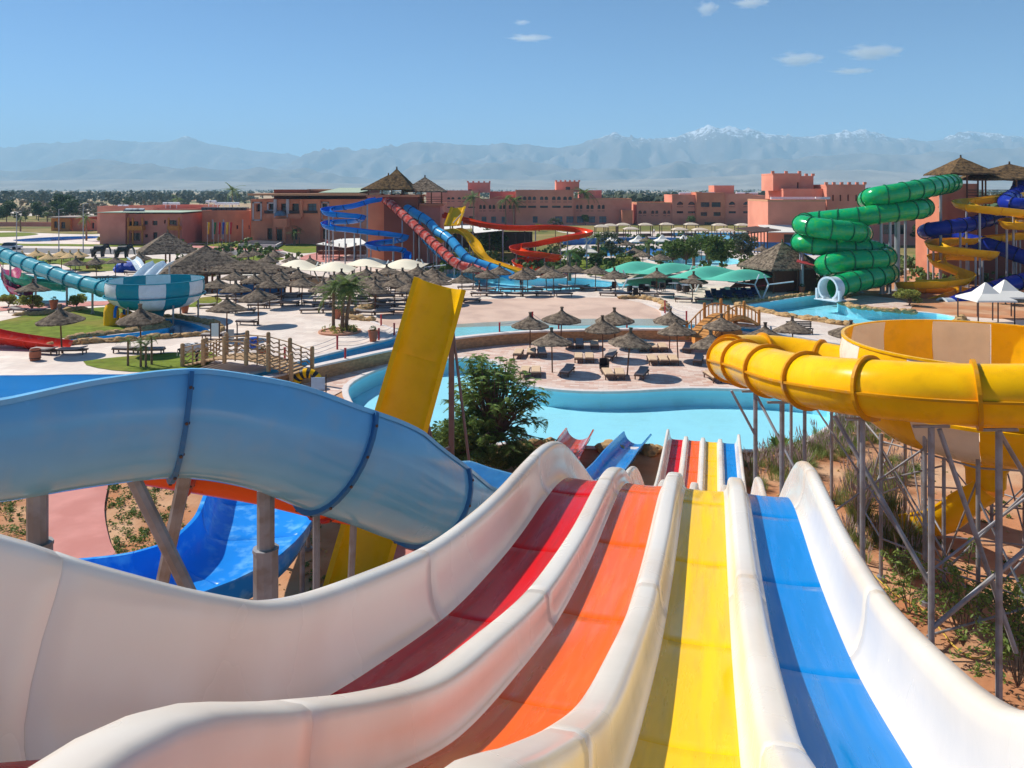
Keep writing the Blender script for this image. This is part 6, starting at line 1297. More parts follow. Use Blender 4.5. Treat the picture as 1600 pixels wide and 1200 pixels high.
# far countryside: individual dark trees first, then the mass beyond
cyp = tree_mesh(41, 1.3, 9, 14, 90, .35, .6, tr=.2, m=m_leaf)
fts = [(10, 352, 314), (92, 344, 298), (97, 344, 304), (118, 342, 301), (60, 345, 316), (40, 346, 322), (108, 345, 312), (125, 342, 316), (200, 326, 309), (28, 348, 330)]
for i, (px, by, ty) in enumerate(fts):
    d = (CAMZ - ZU) * FPX / (by - 295); h = (by - ty) / FPX * d
    plant('field_tree', cyp if i % 2 else T3, V((px - 800) / FPX * d, d, ZU), f'dark tree in the dry field at far left, {ORD[i]} of ten', 'tree', 'dark trees in the dry field', i, h / (9 if i % 2 else 5))
def far_mass(name, label, boxes, n, sz, m, seed):
    rr = random.Random(seed); mb = MB()
    for (x0, x1, d0, d1), w in boxes:
        for _ in range(int(n * w)):
            d = d0 * (d1 / d0) ** rr.random(); px = rr.uniform(x0, x1); c = V((px - 800) / FPX * d, d, ZU)
            h = sz * rr.uniform(.5, 1.3); k = 9
            for q in range(k):
                a = rr.uniform(0, 6.28); r_ = h * .5 * rr.random() ** .5; z = h * rr.uniform(.25, .95); s = h * rr.uniform(.16, .3); o = c + V(r_ * math.cos(a), r_ * math.sin(a), z)
                u = V(rr.gauss(0, 1), rr.gauss(0, 1), rr.gauss(0, 1)).normalized(); w_ = u.orthogonal().normalized(); x = u.cross(w_)
                mb.add([o + u * s, o + w_ * s, o + x * s, o - u * s * .8, o - w_ * s, o - x * s], [(0, 1, 2), (0, 2, 4), (0, 4, 5), (0, 5, 1), (3, 2, 1), (3, 4, 2), (3, 5, 4), (3, 1, 5)])
            mb.beam(c - V(0, 0, .2), c + V(0, 0, h * .4), h * .03, 4)
    o = mb.build(name, m); tag(o, label, 'trees', kind='stuff'); return o
far_mass('far_woodland', 'dark green belt of far trees and groves across the plain', [((-150, 400, 520, 1100), .28), ((-150, 1750, 700, 3600), 1.3), ((900, 1750, 330, 700), .8), ((-150, 1750, 3000, 5200), .5)], 900, 7.5, m_leafg, 77)
far_mass('orchard_rows', 'pale rows of dry orchard trees in the field at far left', [((-60, 260, 300, 470), 1)], 120, 4.2, leafmat('dry_leaf', (.13, .10, .05), (.3, .24, .14)), 78)
far_mass('hotel_garden_trees', 'mass of green trees between and behind the hotel blocks', [((930, 1060, 300, 420), .4), ((1300, 1640, 190, 330), 1.0), ((1180, 1300, 330, 420), .3)], 110, 6.0, m_leaf, 79)
far_mass('planting_bed', 'dense low planting around the far pools and slides', [((640, 1000, 108, 150), 1), ((930, 1180, 105, 190), .8), ((1300, 1600, 95, 130), .8), ((280, 470, 120, 165), .35)], 150, 1.5, m_leaf2, 80)
# grasses on the right bank
def tuft(mb, c, h, n, rr, spread=.5, w=.012, lean=.6):
    for _ in range(n):
        a = rr.uniform(0, 6.28); q = rr.random() ** .5 * spread * .35; p = c + V(q * math.cos(a), q * math.sin(a), 0); l = rr.uniform(.3, lean); hh = h * rr.uniform(.6, 1.1); d = V(math.cos(a), math.sin(a), 0); sd = V(-d.y, d.x, 0) * w
        m_ = p + d * l * hh * .35 + V(0, 0, hh * .65); e = p + d * l * hh + V(0, 0, hh)
        mb.add([p - sd, p + sd, m_ + sd * .8, e, m_ - sd * .8], [(0, 1, 2, 4), (4, 2, 3)])
def plume(mb, c, h, n, rr):
    for _ in range(n):
        a = rr.uniform(0, 6.28); l = rr.uniform(.2, .55); d = V(math.cos(a), math.sin(a), 0); e = c + d * l * h + V(0, 0, h * rr.uniform(.9, 1.25)); b = c + d * .05
        mb.beam(b, e, .006, 3); dirn = (e - b).normalized(); mb.beam(e - dirn * .05, e + dirn * .22, .022, 5, .006)
gb = MB(); pb_ = MB(); rr = random.Random(9)
polyG = [flat(GP(l)) for l in ([(1160, 765), (1170, 715), (1230, 690), (1290, 672), (1302, 640), (1340, 628), (1400, 640), (1400, 690), (1340, 705), (1270, 730), (1200, 765)], [(1300, 780), (1320, 740), (1400, 715), (1440, 735), (1380, 770), (1330, 800)], [(1310, 850), (1330, 800), (1370, 800), (1450, 830), (1440, 900), (1380, 890)])]
for poly, n in zip(polyG, (360, 90, 70)):
    xs = [p[0] for p in poly]; ys = [p[1] for p in poly]; k = 0
    while k < n:
        x, y = rr.uniform(min(xs), max(xs)), rr.uniform(min(ys), max(ys))
        if not inside((x, y), poly) or inside((x, y), pm): continue
        k += 1; c = V(x, y, bumpy(x, y)); tuft(gb, c, rr.uniform(.25, .55), 30, rr, .6)
        if rr.random() < .4: plume(pb_, c, rr.uniform(.42, .6), 8, rr)
tag(gb.build('ornamental_grass', m_grass), 'green ornamental grass on the bank beside the pool end', 'grass', kind='stuff'); tag(pb_.build('grass_plumes', m_plume), 'pinkish feathery plumes above the ornamental grass', 'grass', kind='stuff')
for i, (px, py, s, lab) in enumerate(((1342, 815, 1.3, 'large round grass clump below the yellow tube, left one'), (1412, 852, 1.2, 'grass clump with pink plumes at the steel posts'), (1255, 740, .9, 'grass clump beside the blue lane'), (1395, 800, 1.0, 'dark plumed grass clump behind the round one'))):
    p = G(px, py, 0); p.z = bumpy(p.x, p.y); t = thing('grass_clump', p, lab, 'grass clump', 'grass clumps on the right bank'); mb = MB(); tuft(mb, p, .95 * s, 220, rr, 1.0, .014, .9); mb.build('blades', m_grass, t)['kind'] = 'stuff'; mb = MB(); plume(mb, p, .95 * s, 26, rr); mb.build('plumes', m_plume, t)['kind'] = 'stuff'
pl = thing('broadleaf_plant', G(1218, 712, 0), 'broad-leaved green plant at the pool edge beside the steel posts', 'plant'); c = G(1218, 712, 0); rr = random.Random(4)
for k in range(9):
    a = k * .7; l = rr.uniform(.7, 1.1); d = V(math.cos(a), math.sin(a), 0); sd = V(-d.y, d.x, 0); mb = MB()
    P = [(0, .03, 0), (.35, .1, .55), (.7, .13, .95), (1.0, .01, 1.05)]; mb.rings([[c + d * q * l * .7 + V(0, 0, z * l) - sd * w, c + d * q * l * .7 + V(0, 0, z * l + .02), c + d * q * l * .7 + V(0, 0, z * l) + sd * w] for q, w, z in P], closed=False); mb.build('leaf', m_leaf2, pl)
# rambling shrubs in the lower right corner
def rambler(p, label, seed, n=16, spread=2.2, h=2.4):
    rr = random.Random(seed); t = thing('rambling_shrub', p, label, 'shrub'); tb_ = MB(); lb = MB()
    for k in range(n):
        a = rr.uniform(0, 6.28); e = p + V(math.cos(a) * spread * rr.uniform(.3, 1), math.sin(a) * spread * rr.uniform(.3, 1), h * rr.uniform(.3, 1.0)); m_ = p.lerp(e, .5) + V(0, 0, h * .35); L_ = catmull([p, m_, e, e + V(rr.uniform(-.4, .4), rr.uniform(-.4, .4), -.35)], .25)
        for a_, b_ in zip(L_, L_[1:]): tb_.beam(a_, b_, .012, 4)
        for q in L_[len(L_) // 3:]:
            if rr.random() < .75: leaves(lb, q, (.17, .17, .12), 9, .075, rr, .2)
    tb_.build('stems', m_trunk, t); lb.build('foliage', leafmat('leaf_fresh', (.09, .17, .03), (.30, .40, .09), .45) if 'leaf_fresh' not in MATS else MATS['leaf_fresh'], t)
rambler(G(1505, 1010, 0), 'straggly leafy shrub at the steel post, lower right', 3, 18, 2.0, 2.6); rambler(G(1590, 1075, 0), 'leafy shrub cut by the right picture edge', 4, 22, 1.5, 2.2); rambler(G(1420, 960, 0), 'low trailing shrub next to the white slide wall', 6, 10, 1.5, 1.3); rambler(G(1590, 1000, 0), 'tangled shrub behind the corner one, right edge', 7, 16, 1.4, 1.8)
# ground cover left
def cover(name, label, poly, n, m, seed, hs=(.07, .18)):
    rr = random.Random(seed); mb = MB(); P = flat(GP(poly)); xs = [p[0] for p in P]; ys = [p[1] for p in P]; k = 0
    while k < n:
        x, y = rr.uniform(min(xs), max(xs)), rr.uniform(min(ys), max(ys))
        if not inside((x, y), P): continue
        k += 1; h = rr.uniform(*hs); leaves(mb, V(x, y, bumpy(x, y) + h * .7), (h * 1.3, h * 1.3, h), 26, .06, rr, .3)
    tag(mb.build(name, m), label, 'ground cover', kind='stuff')
cover('ground_cover', 'low leafy plants on the soil right of the pink path', [(172, 890), (166, 800), (172, 740), (260, 720), (290, 760), (286, 850), (240, 890)], 210, m_leaf2, 14)
cover('ground_cover', 'low green growth on the ground left of the pink path', [(-60, 910), (-60, 760), (60, 745), (64, 830), (62, 920)], 170, m_leaf2, 15)
cover('ground_cover', 'scattered weeds on the soil below the yellow ramp', [(470, 960), (480, 800), (640, 700), (820, 700), (830, 760), (700, 900)], 150, m_leaf2, 16, (.05, .13))
cover('ground_cover', 'sparse weeds on the bare soil under the yellow bowl', [(1300, 900), (1320, 720), (1600, 700), (1700, 900), (1600, 1000)], 60, m_leaf2, 17, (.04, .1))

def pebbles(name, label, poly, n, seed):
    rr = random.Random(seed); mb = MB(); P = flat(GP(poly)); xs = [p[0] for p in P]; ys = [p[1] for p in P]; k = 0
    while k < n:
        x, y = rr.uniform(min(xs), max(xs)), rr.uniform(min(ys), max(ys))
        if not inside((x, y), P) or inside((x, y), pm): continue
        k += 1; c = V(x, y, bumpy(x, y) + .01); r_ = .02 + .09 * rr.random() ** 4; u = V(rr.gauss(0, 1), rr.gauss(0, 1), rr.gauss(0, .4)).normalized() * r_; w = u.orthogonal().normalized() * r_ * rr.uniform(.6, 1); q = u.cross(w).normalized() * r_ * .6
        mb.add([c + u, c + w, c - u, c - w, c + q, c - q], [(0, 1, 4), (1, 2, 4), (2, 3, 4), (3, 0, 4), (1, 0, 5), (2, 1, 5), (3, 2, 5), (0, 3, 5)])
    tag(mb.build(name, m_stone), label, 'pebbles', kind='stuff')
pebbles('pebbles', 'loose stones scattered on the red soil under the yellow bowl', [(1180, 1100), (1200, 760), (1320, 690), (1650, 660), (1800, 900), (1700, 1180)], 1500, 31)
pebbles('pebbles', 'loose stones scattered on the soil below the blue flumes', [(-80, 1000), (-80, 720), (300, 690), (820, 700), (830, 780), (600, 1000)], 1500, 32)
# ------------------------------------------------------------------ rocks, bridges, posts, statues and other small things
def rock_mesh(seed, m=None):
    bm = bmesh.new(); bmesh.ops.create_icosphere(bm, subdivisions=3, radius=1)
    for v in bm.verts:
        k = 1 + .4 * noise.noise(v.co * 1.2 + V(seed * 7, 0, 0)) + .25 * abs(noise.noise(v.co * 2.6 + V(0, seed * 5, 0))) + .1 * noise.noise(v.co * 6 + V(0, 0, seed)); v.co *= k; v.co.z *= .75
    me = bpy.data.meshes.new('stone'); bm.to_mesh(me); bm.free(); me.materials.append(m or m_stone); me.shade_smooth(); me.set_sharp_from_angle(angle=R(28)); return me
RM = [rock_mesh(i) for i in range(4)]; rkr = random.Random(21)
def rock_border(label, pts, size, name='rock_border', step=None, z=None):
    L_ = resample(pts, step or size * 1.25); c = L_[len(L_) // 2]; t = thing(name, c, label, 'rock border')
    for i, p in enumerate(L_):
        d = (L_[min(len(L_) - 1, i + 1)] - L_[max(0, i - 1)]); o = link('stone', RM[rkr.randrange(4)], t, True); o.location = p - c + V(rkr.uniform(-.1, .1), rkr.uniform(-.1, .1), size * .18)
        s = size * rkr.uniform(.55, .9); o.scale = (s * 1.25, s * .8, s * rkr.uniform(.6, .9)); o.rotation_euler = (rkr.uniform(-.2, .2), rkr.uniform(-.2, .2), math.atan2(d.y, d.x) + rkr.uniform(-.3, .3))
rock_border('tan rock edging along the near side of the left rock pool', GP([(62, 538), (80, 541), (140, 536), (180, 534), (221, 531), (276, 527), (335, 523), (346, 517), (336, 508)], ZU), .62)
rock_border('mossy rock edging along the far side of the left rock pool', GP([(336, 508), (300, 500), (275, 495), (240, 496), (256, 506), (262, 511), (235, 515), (180, 521), (110, 529)], ZU), .55)
rock_border('tan rock edging along the near side of the right pool', GP([(1150, 472), (1156, 480), (1225, 494), (1287, 503), (1350, 513), (1430, 522), (1484, 514), (1504, 498)], ZU), .62)
rock_border('rock edging along the far side of the right pool', GP([(1160, 474), (1200, 470), (1230, 465), (1275, 459)], ZU), .5)
rock_border('rocks around the paved island in the right pool', GP([(1326, 463), (1310, 468), (1313, 474), (1335, 480), (1375, 485), (1425, 488)], ZU), .5)
rock_border('tan rocks at the left corner of the beach', GP([(586, 477), (596, 474), (575, 482), (555, 489), (536, 492), (545, 498), (566, 500), (580, 501)], ZU), .7)
rock_border('yellow rocks at the right corner of the beach', GP([(974, 467), (990, 466), (1010, 468), (1030, 472), (1042, 478), (1038, 485)], ZU), .7)
rock_border('rocks along the lawn beside the pink walk', GP([(30, 493), (60, 492), (100, 488), (130, 484)], ZU), .6)
for i, (px, py, s, lab) in enumerate(((838, 700, .9, 'boulder at the pool edge left of the red run-out'), (858, 696, .7, 'second boulder at the pool edge left of the red run-out'), (818, 700, .8, 'boulder at the pool edge beside the feathery tree'), (948, 704, 1.0, 'boulder between the red and blue run-outs'), (962, 707, .8, 'second boulder between the red and blue run-outs'), (1016, 708, .9, 'boulder between blue run-out and racing slide'), (1026, 706, .6, 'small boulder touching the racing slide end'), (700, 715, .9, 'boulder by the pool behind the bushes'))):
    o = link('boulder', RM[i % 4]); o.location = G(px, py, 0) + V(0, 0, .15); o.scale = (s * .55, s * .42, s * .42); o.rotation_euler = (0, 0, i); tag(o, lab, 'boulder', 'boulders at the pool edge')
# red posts with ropes
m_redp = mat('red_post', srgb(178, 36, 42), rough=.5); m_rope = mat('rope', srgb(150, 150, 165), rough=.9)
rpl = [(445, 562, 544, ZU), (527, 546, 526, ZU), (539.5, 582, 545, 0), (592, 532, 514, ZU), (595.5, 509, 492, ZU), (616, 524, 506, ZU), (780.5, 537, 505, 0), (832, 533, 488, 0), (873, 531, 507, 0), (979.5, 530, 496, 0), (1039, 490, 470, ZU), (1054, 506, 495, ZU), (1072.6, 503, 487, ZU)]
rlab = ['on the far bank of the river, leftmost', 'on the far bank of the river, second from the left', 'in front of the carved wall left of the yellow ramp', 'next to the clay pot on the river bank', 'at the left corner of the beach', 'just left of the yellow ramp on the bank', 'in front of the carved wall, first right of the yellow ramp', 'in front of the carved wall, second right of the yellow ramp', 'in front of the carved wall behind the parasol', 'in front of the carved wall, farthest right', 'at the yellow rocks right of the beach', 'on the bank left of the timber bridge', 'on the plaza left of the timber bridge']
rp_pts = []
for (px, by, ty, z), l in zip(rpl, rlab):
    p = G(px, by, z); h = (by - ty) / FPX * p.y; t = thing('rope_post', p, f'slim red post {l}', 'post', 'red rope posts'); mb = MB(); mb.beam(p, p + V(0, 0, h), .075, 8); mb.build('post', m_redp, t); mb = MB(); mb.beam(p + V(0, 0, h), p + V(0, 0, h + .06), .09, 8); mb.build('cap', m_redp, t); rp_pts.append((p, h))
def rope(i, j, lab, src=rp_pts):
    a, ha = src[i]; b, hb = src[j]; o = MB()
    for k in (.95, .6, .3):
        A = a + V(0, 0, ha * k); B = b + V(0, 0, hb * k); L_ = [A.lerp(B, q / 8) - V(0, 0, .25 * math.sin(q / 8 * math.pi)) for q in range(9)]
        for u, w in zip(L_, L_[1:]): o.beam(u, w, .016, 4)
    r_ = o.build('safety_rope', m_rope); tag(r_, lab, 'rope', 'ropes between the red posts'); r_['kind'] = 'stuff'
rope(0, 1, 'grey ropes between the two leftmost red posts'); rope(1, 3, 'grey ropes running to the red post beside the clay pot'); rope(3, 5, 'grey ropes ending left of the yellow ramp'); rope(6, 7, 'grey ropes right of the yellow ramp before the wave pool'); rope(7, 8, 'grey ropes behind the left terrace parasols'); rope(8, 9, 'grey ropes behind the middle terrace parasols'); rope(10, 12, 'grey ropes on the plaza left of the timber bridge')
# timber arch bridge on the right
br_ = thing('footbridge', G(1130, 522, ZU), 'golden log footbridge arching over the river behind the yellow tube', 'bridge')
A = G(1092, 530, ZU); B = G(1168, 506, ZU); dv = (B - A); dl = dv.length; dn = dv.normalized(); sd = V(-dn.y, dn.x, 0)
arch = lambda q: 1.25 * math.sin(q * math.pi)
for k in range(22):
    q0 = k / 22; c = A.lerp(B, q0 + .5 / 22) + V(0, 0, arch(q0 + .5 / 22) + .1); sl_ = math.atan2(arch(q0 + 1 / 22) - arch(q0), dl / 22)
    M_ = Matrix.Rotation(math.atan2(dn.y, dn.x), 3, 'Z') @ Matrix.Rotation(-sl_, 3, 'Y'); mb = MB(); mb.box(c, (dl / 22 * .92, 2.0, .07), M=M_); mb.build('plank', m_log, br_)
for sg in (-1, 1):
    prev = None
    for k in range(13):
        q = k / 12; c = A.lerp(B, q) + sd * sg * 1.05 + V(0, 0, arch(q)); big = k % 4 == 0; h = 1.25 if big else 1.0
        mb = MB(); mb.beam(c - V(0, 0, .15), c + V(0, 0, h), .13 if big else .055, 8)
        if big: mb.lathe([(.13, h), (.11, h + .1), (.0, h + .14)], c, 8)
        mb.build('newel_post' if big else 'baluster', m_log, br_)
        t_ = c + V(0, 0, .95)
        if prev is not None: mb = MB(); mb.beam(prev, t_, .06, 7); mb.build('handrail', m_log, br_); mb = MB(); mb.bar(prev - V(0, 0, 1.0), t_ - V(0, 0, 1.0), .12, .25); mb.build('stringer', m_log, br_)
        prev = t_
mb = MB(); c = G(1122, 541, 0); mb.box(c + V(-1.5, .9, .5), (.6, 1.2, 1.0)); mb.box(c + V(1.7, .9, .5), (.6, 1.2, 1.0)); mb.box(c + V(.1, .9, 1.1), (3.9, 1.3, .22)); mb.build('abutment', m_log, br_)
# left bridge with wavy rails
lb_ = thing('footbridge', G(370, 575, ZU), 'timber footbridge with wavy rope-like rails left of the yellow ramp', 'bridge'); m_lb = mat('bleached_log', srgb(172, 138, 98), rough=.8, var=.25, scale=5)
A = G(285, 573, ZU); B = G(455, 590, ZU); dv = B - A; dl = dv.length; dn = dv.normalized(); sd = V(-dn.y, dn.x, 0); arch2 = lambda q: .75 * math.sin(q * math.pi)
for k in range(24):
    q0 = k / 24; c = A.lerp(B, q0 + .5 / 24) + sd * 1.1 + V(0, 0, arch2(q0) + .06); mb = MB(); mb.box(c, (dl / 24 * .92, 2.1, .07), rz=math.atan2(dn.y, dn.x)); mb.build('plank', m_lb, lb_)
for sg in (0, 1):
    P_ = []
    for k in range(6):
        q = k / 5; c = A.lerp(B, q) + sd * sg * 2.25 + V(0, 0, arch2(q)); P_.append(c); mb = MB(); mb.beam(c - V(0, 0, .2), c + V(0, 0, 1.45), .14, 9); mb.lathe([(.15, 1.45), (.1, 1.55), (0, 1.58)], c, 9); mb.build('newel_post', m_lb, lb_)
    for a, b in zip(P_, P_[1:]):
        for hz2 in (.35, .65, .95, 1.25):
            L_ = [a.lerp(b, q / 12) + V(0, 0, hz2 + (.0 if hz2 > 1.2 else .07 * math.sin(q * 1.6))) for q in range(13)]; mb = MB()
            for u, w in zip(L_, L_[1:]): mb.beam(u, w, .04, 5)
            mb.build('rail', m_lb, lb_, smooth=True, angle=60)
        mb = MB(); mb.beam((a + b) / 2, (a + b) / 2 + V(0, 0, 1.25), .05, 6); mb.build('baluster', m_lb, lb_)
# striped tube and sign beside it
st_ = thing('striped_arch', G(482, 603, 0), 'yellow and black striped tube arch at the end of the wavy footbridge', 'play tube'); c = G(480, 606, 0); m_blk = mat('black_rubber', (.015, .015, .015), rough=.6)
for k in range(12):
    a0 = math.pi * k / 12; a1 = math.pi * (k + 1) / 12; rs = []
    for a in (a0, a1):
        o_ = c + V(.75 * math.cos(a), 0, .75 * math.sin(a) + .2); rs.append([o_ + V(math.cos(a), 0, math.sin(a)) * .32 * math.cos(q * .785) + V(0, 1, 0) * .32 * math.sin(q * .785) for q in range(8)])
    mb = MB(); mb.rings(rs, closed=True); mb.build('tube_segment', (m_yel, m_blk)[k % 2], st_, smooth=True, angle=50)
sg_ = thing('signboard', G(497, 618, 0), 'pale blue signboard on dark posts behind the blue-grey flume', 'sign'); c = G(497, 618, 0); mb = MB(); mb.box(c + V(0, 0, .75), (.85, .05, .75)); mb.build('board', mat('sign_blue', srgb(170, 200, 222), rough=.5), sg_)
for x in (-.45, .48): mb = MB(); mb.beam(c + V(x, .05, 0), c + V(x, .05, 1.3), .04, 7); mb.build('post', m_rail, sg_)
nb = thing('notice_board', base(336, 546), 'white notice board between two dark posts at the rock pool', 'sign'); c = base(336, 546)
for x in (-.32, .32): mb = MB(); mb.beam(c + V(x, 0, 0), c + V(x, 0, 2.0), .05, 7); mb.build('post', m_rail, nb)
mb = MB(); mb.box(c + V(0, 0, 1.45), (.54, .04, .95)); mb.build('board', m_mouth, nb)
nb = thing('notice_board', base(363, 545), 'grey notice board beside the white one', 'sign'); c = base(363, 545)
for x in (-.36, .36): mb = MB(); mb.beam(c + V(x, 0, 0), c + V(x, 0, 1.9), .05, 7); mb.build('post', m_rail, nb)
mb = MB(); mb.box(c + V(-.1, 0, 1.1), (.45, .05, .7)); mb.build('board', m_steel2, nb)
# pots and bins
m_clay = mat('terracotta_pot', srgb(176, 104, 74), rough=.9, var=.15)
for px, by, s, lab in ((583, 534, 1.0, 'clay pot with a plant beside the red river post'), (527, 498, 1.0, 'clay pot left of the palm trunks'), (84, 483, 1.0, 'dark clay pot by the kids pool'), (1253, 459, .9, 'clay pot at the corner of the thatched hut'), (289, 489, 1.0, 'clay pot under the teal bowl'), (70, 422, .9, 'clay pot among the left loungers'), (137, 420, .8, 'clay pot before the left elephant'), (412, 565, .9, 'clay pot on the far side of the wavy footbridge')):
    p = base(px, by); t = thing('clay_pot', p, lab, 'pot', 'clay pots'); mb = MB(); mb.lathe([(.0, 0), (.24 * s, 0), (.36 * s, .55 * s), (.38 * s, .8 * s), (.42 * s, .82 * s), (.42 * s, .9 * s), (.34 * s, .9 * s), (.3 * s, .7 * s), (0, .7 * s)], p, 14); mb.build('pot', m_clay, t, smooth=True, angle=40); mb = MB(); leaves(mb, p + V(0, 0, 1.0 * s), (.28, .28, .25), 40, .12, rkr); mb.build('pot_plant', m_leaf, t)
bn = thing('barrel_bin', base(55, 563), 'brown barrel-shaped litter bin on the paving above the blue flume', 'bin'); c = base(55, 563); mb = MB(); mb.lathe([(0, 0), (.32, 0), (.38, .4), (.33, .8), (.28, .8), (.3, .5), (0, .5)], c, 14); mb.build('staves', m_clay, bn, smooth=True, angle=40)
for z in (.15, .65): mb = MB(); mb.lathe([(.36, z), (.39, z + .03), (.36, z + .06)], c, 14); mb.build('hoop', m_rail, bn)
for i, (px, py, cc) in enumerate(((394, 540, (40, 110, 60)), (398, 542, (170, 50, 40)), (389, 538, (190, 150, 40)))):
    p = base(px, py); o = MB(); o.lathe([(.0, 0), (.22, .05), (.28, .25), (.2, .42), (0, .45)], p, 12); tag(o.build('beach_ball', mat(f'ball_{i}', srgb(*cc), rough=.4), smooth=True), ('green', 'red', 'yellow')[i] + ' ball lying next to the blue barrel', 'ball', 'balls by the blue barrel')
bb_ = thing('plastic_barrel', base(397, 545), 'blue plastic barrel beside the coloured balls on the plaza', 'barrel'); c = base(397, 545); mb = MB(); mb.lathe([(0, 0), (.3, 0), (.34, .2), (.34, .65), (.3, .85), (0, .85)], c, 14); mb.build('drum', mat('barrel_blue', srgb(20, 80, 180), rough=.4), bb_, smooth=True, angle=40)
for z in (.25, .55): mb = MB(); mb.lathe([(.34, z), (.36, z + .03), (.34, z + .06)], c, 14); mb.build('hoop', m_navyf, bb_)
# bench
bn_ = thing('park_bench', base(1250, 522), 'black slatted bench behind the yellow tube, right of the footbridge', 'bench'); c = base(1250, 522)
for k in range(4): mb = MB(); mb.box(c + V(0, -.2 + k * .13, .45), (2.1, .1, .04)); mb.build('seat_slat', m_blk, bn_)
for k in range(4): mb = MB(); mb.box(c + V(0, .28, .58 + k * .13), (2.1, .04, .09)); mb.build('back_slat', m_blk, bn_)
for x in (-.95, .95): mb = MB(); mb.box(c + V(x, -.2, .22), (.06, .06, .45)); mb.box(c + V(x, .28, .5), (.06, .06, 1.0)); mb.box(c + V(x, .04, .44), (.06, .5, .05)); mb.build('leg', m_blk, bn_)
# ---- skinned figures (statues, people)
def skin_mesh(name, J, E, mats, sub=1, root=0):
    me = bpy.data.meshes.new(name); me.from_pydata([j[:3] for j in J], E, []); o = bpy.data.objects.new(name, me); COL.objects.link(o)
    md = o.modifiers.new('s', 'SKIN'); md.use_smooth_shade = True; sm = o.modifiers.new('u', 'SUBSURF'); sm.levels = sub; sm.render_levels = sub
    for v, j in zip(me.skin_vertices[0].data, J): v.radius = (j[3], j[4] if len(j) > 4 else j[3]); v.use_root = False
    me.skin_vertices[0].data[root].use_root = True
    dg = bpy.context.evaluated_depsgraph_get(); out = bpy.data.meshes.new_from_object(o.evaluated_get(dg)); bpy.data.objects.remove(o)
    out.materials.clear(); [out.materials.append(m) for m in mats]; return out
def quad_J(L_, H, body, leg, neck, head, tail=True, trunk=False):
    J = [(0, 0, H, body), (L_ * .45, 0, H * 1.02, body * .95), (-L_ * .45, 0, H * 1.0, body * .9)]; E = [(0, 1), (0, 2)]
    for x, at in ((L_ * .42, 1), (-L_ * .42, 2)):
        for sg in (-1, 1):
            b = len(J); kx = .06 * L_ * (1 if x > 0 else -1); J += [(x, sg * body * .55, H * .62, leg * 1.4), (x - kx * .6, sg * body * .6, H * .32, leg), (x, sg * body * .6, .03, leg)]; E += [(at, b), (b, b + 1), (b + 1, b + 2)]
    b = len(J); J += [neck + (body * .55,), head + (body * .42,)]; E += [(1, b), (b, b + 1)]
    if trunk: hx, hy, hz2 = head; J += [(hx + .25 * L_, 0, hz2 - .35 * H, leg * .8), (hx + .27 * L_, 0, hz2 - .8 * H, leg * .45), (hx + .36 * L_, 0, hz2 - .95 * H, leg * .35)]; E += [(b + 1, b + 2), (b + 2, b + 3), (b + 3, b + 4)]
    else: hx, hy, hz2 = head; J += [(hx + .17 * L_, 0, hz2 - .1 * H, body * .3)]; E += [(b + 1, b + 2)]
    if tail: b = len(J); J += [(-L_ * .62, 0, H * .95, leg * .3), (-L_ * .66, 0, H * .45, leg * .22)]; E += [(2, b), (b, b + 1)]
    return J, E
m_eleph = mat('black_elephant', srgb(44, 42, 46), rough=.6, var=.2)
J, E = quad_J(2.2, 1.75, .62, .24, (1.35, 0, 2.1), (1.75, 0, 2.2), trunk=True); em = skin_mesh('body', J, E, [m_eleph])
for px, by, lab in ((153, 402, 'black elephant statue on the lawn, left one with the bush'), (190, 403, 'black elephant statue on the lawn, right one near the kids slide')):
    p = base(px, by); t = thing('elephant_statue', p, lab, 'statue', 'elephant statues', .1); t.scale = (.9, .9, .9); link('body', em, t, True)
    for sg in (-1, 1):
        mb = MB(); mb.lathe([(.0, .03), (.35, .02), (.48, 0), (.35, -.02), (0, -.03)], (0, 0, 0), 12); o = mb.build('ear', m_eleph, t, smooth=True, local=True); o.location = (1.45, sg * .5, 2.15); o.rotation_euler = (R(90), 0, sg * .5)
        mb = MB(); mb.beam((1.95, sg * .2, 1.85), (2.35, sg * .24, 1.6), .05, 6, .02); mb.build('tusk', m_mouth, t, local=True)
m_cow = mat('cow_paint', (.75, .73, .7), rough=.7, var=.05, col2=(.012, .012, .012), mixscale=1.5, mixlo=.5, mixhi=.52)
J, E = quad_J(1.15, .95, .34, .08, (.72, 0, 1.1), (.95, 0, 1.05)); cm = skin_mesh('body', J, E, [m_cow])
p = base(296, 566); t = thing('cow_statue', p, 'black and white cow statue on the lawn beside the wavy footbridge', 'statue', None, .25); t.scale = (1.05, 1.05, 1.05); link('body', cm, t, True)
for sg in (-1, 1):
    mb = MB(); mb.beam((.92, sg * .1, 1.2), (.95, sg * .2, 1.36), .03, 6, .01); mb.build('horn', m_mouth, t, local=True); mb = MB(); mb.beam((.88, sg * .12, 1.14), (.84, sg * .32, 1.16), .05, 6, .03); mb.build('ear', m_cow, t, local=True)
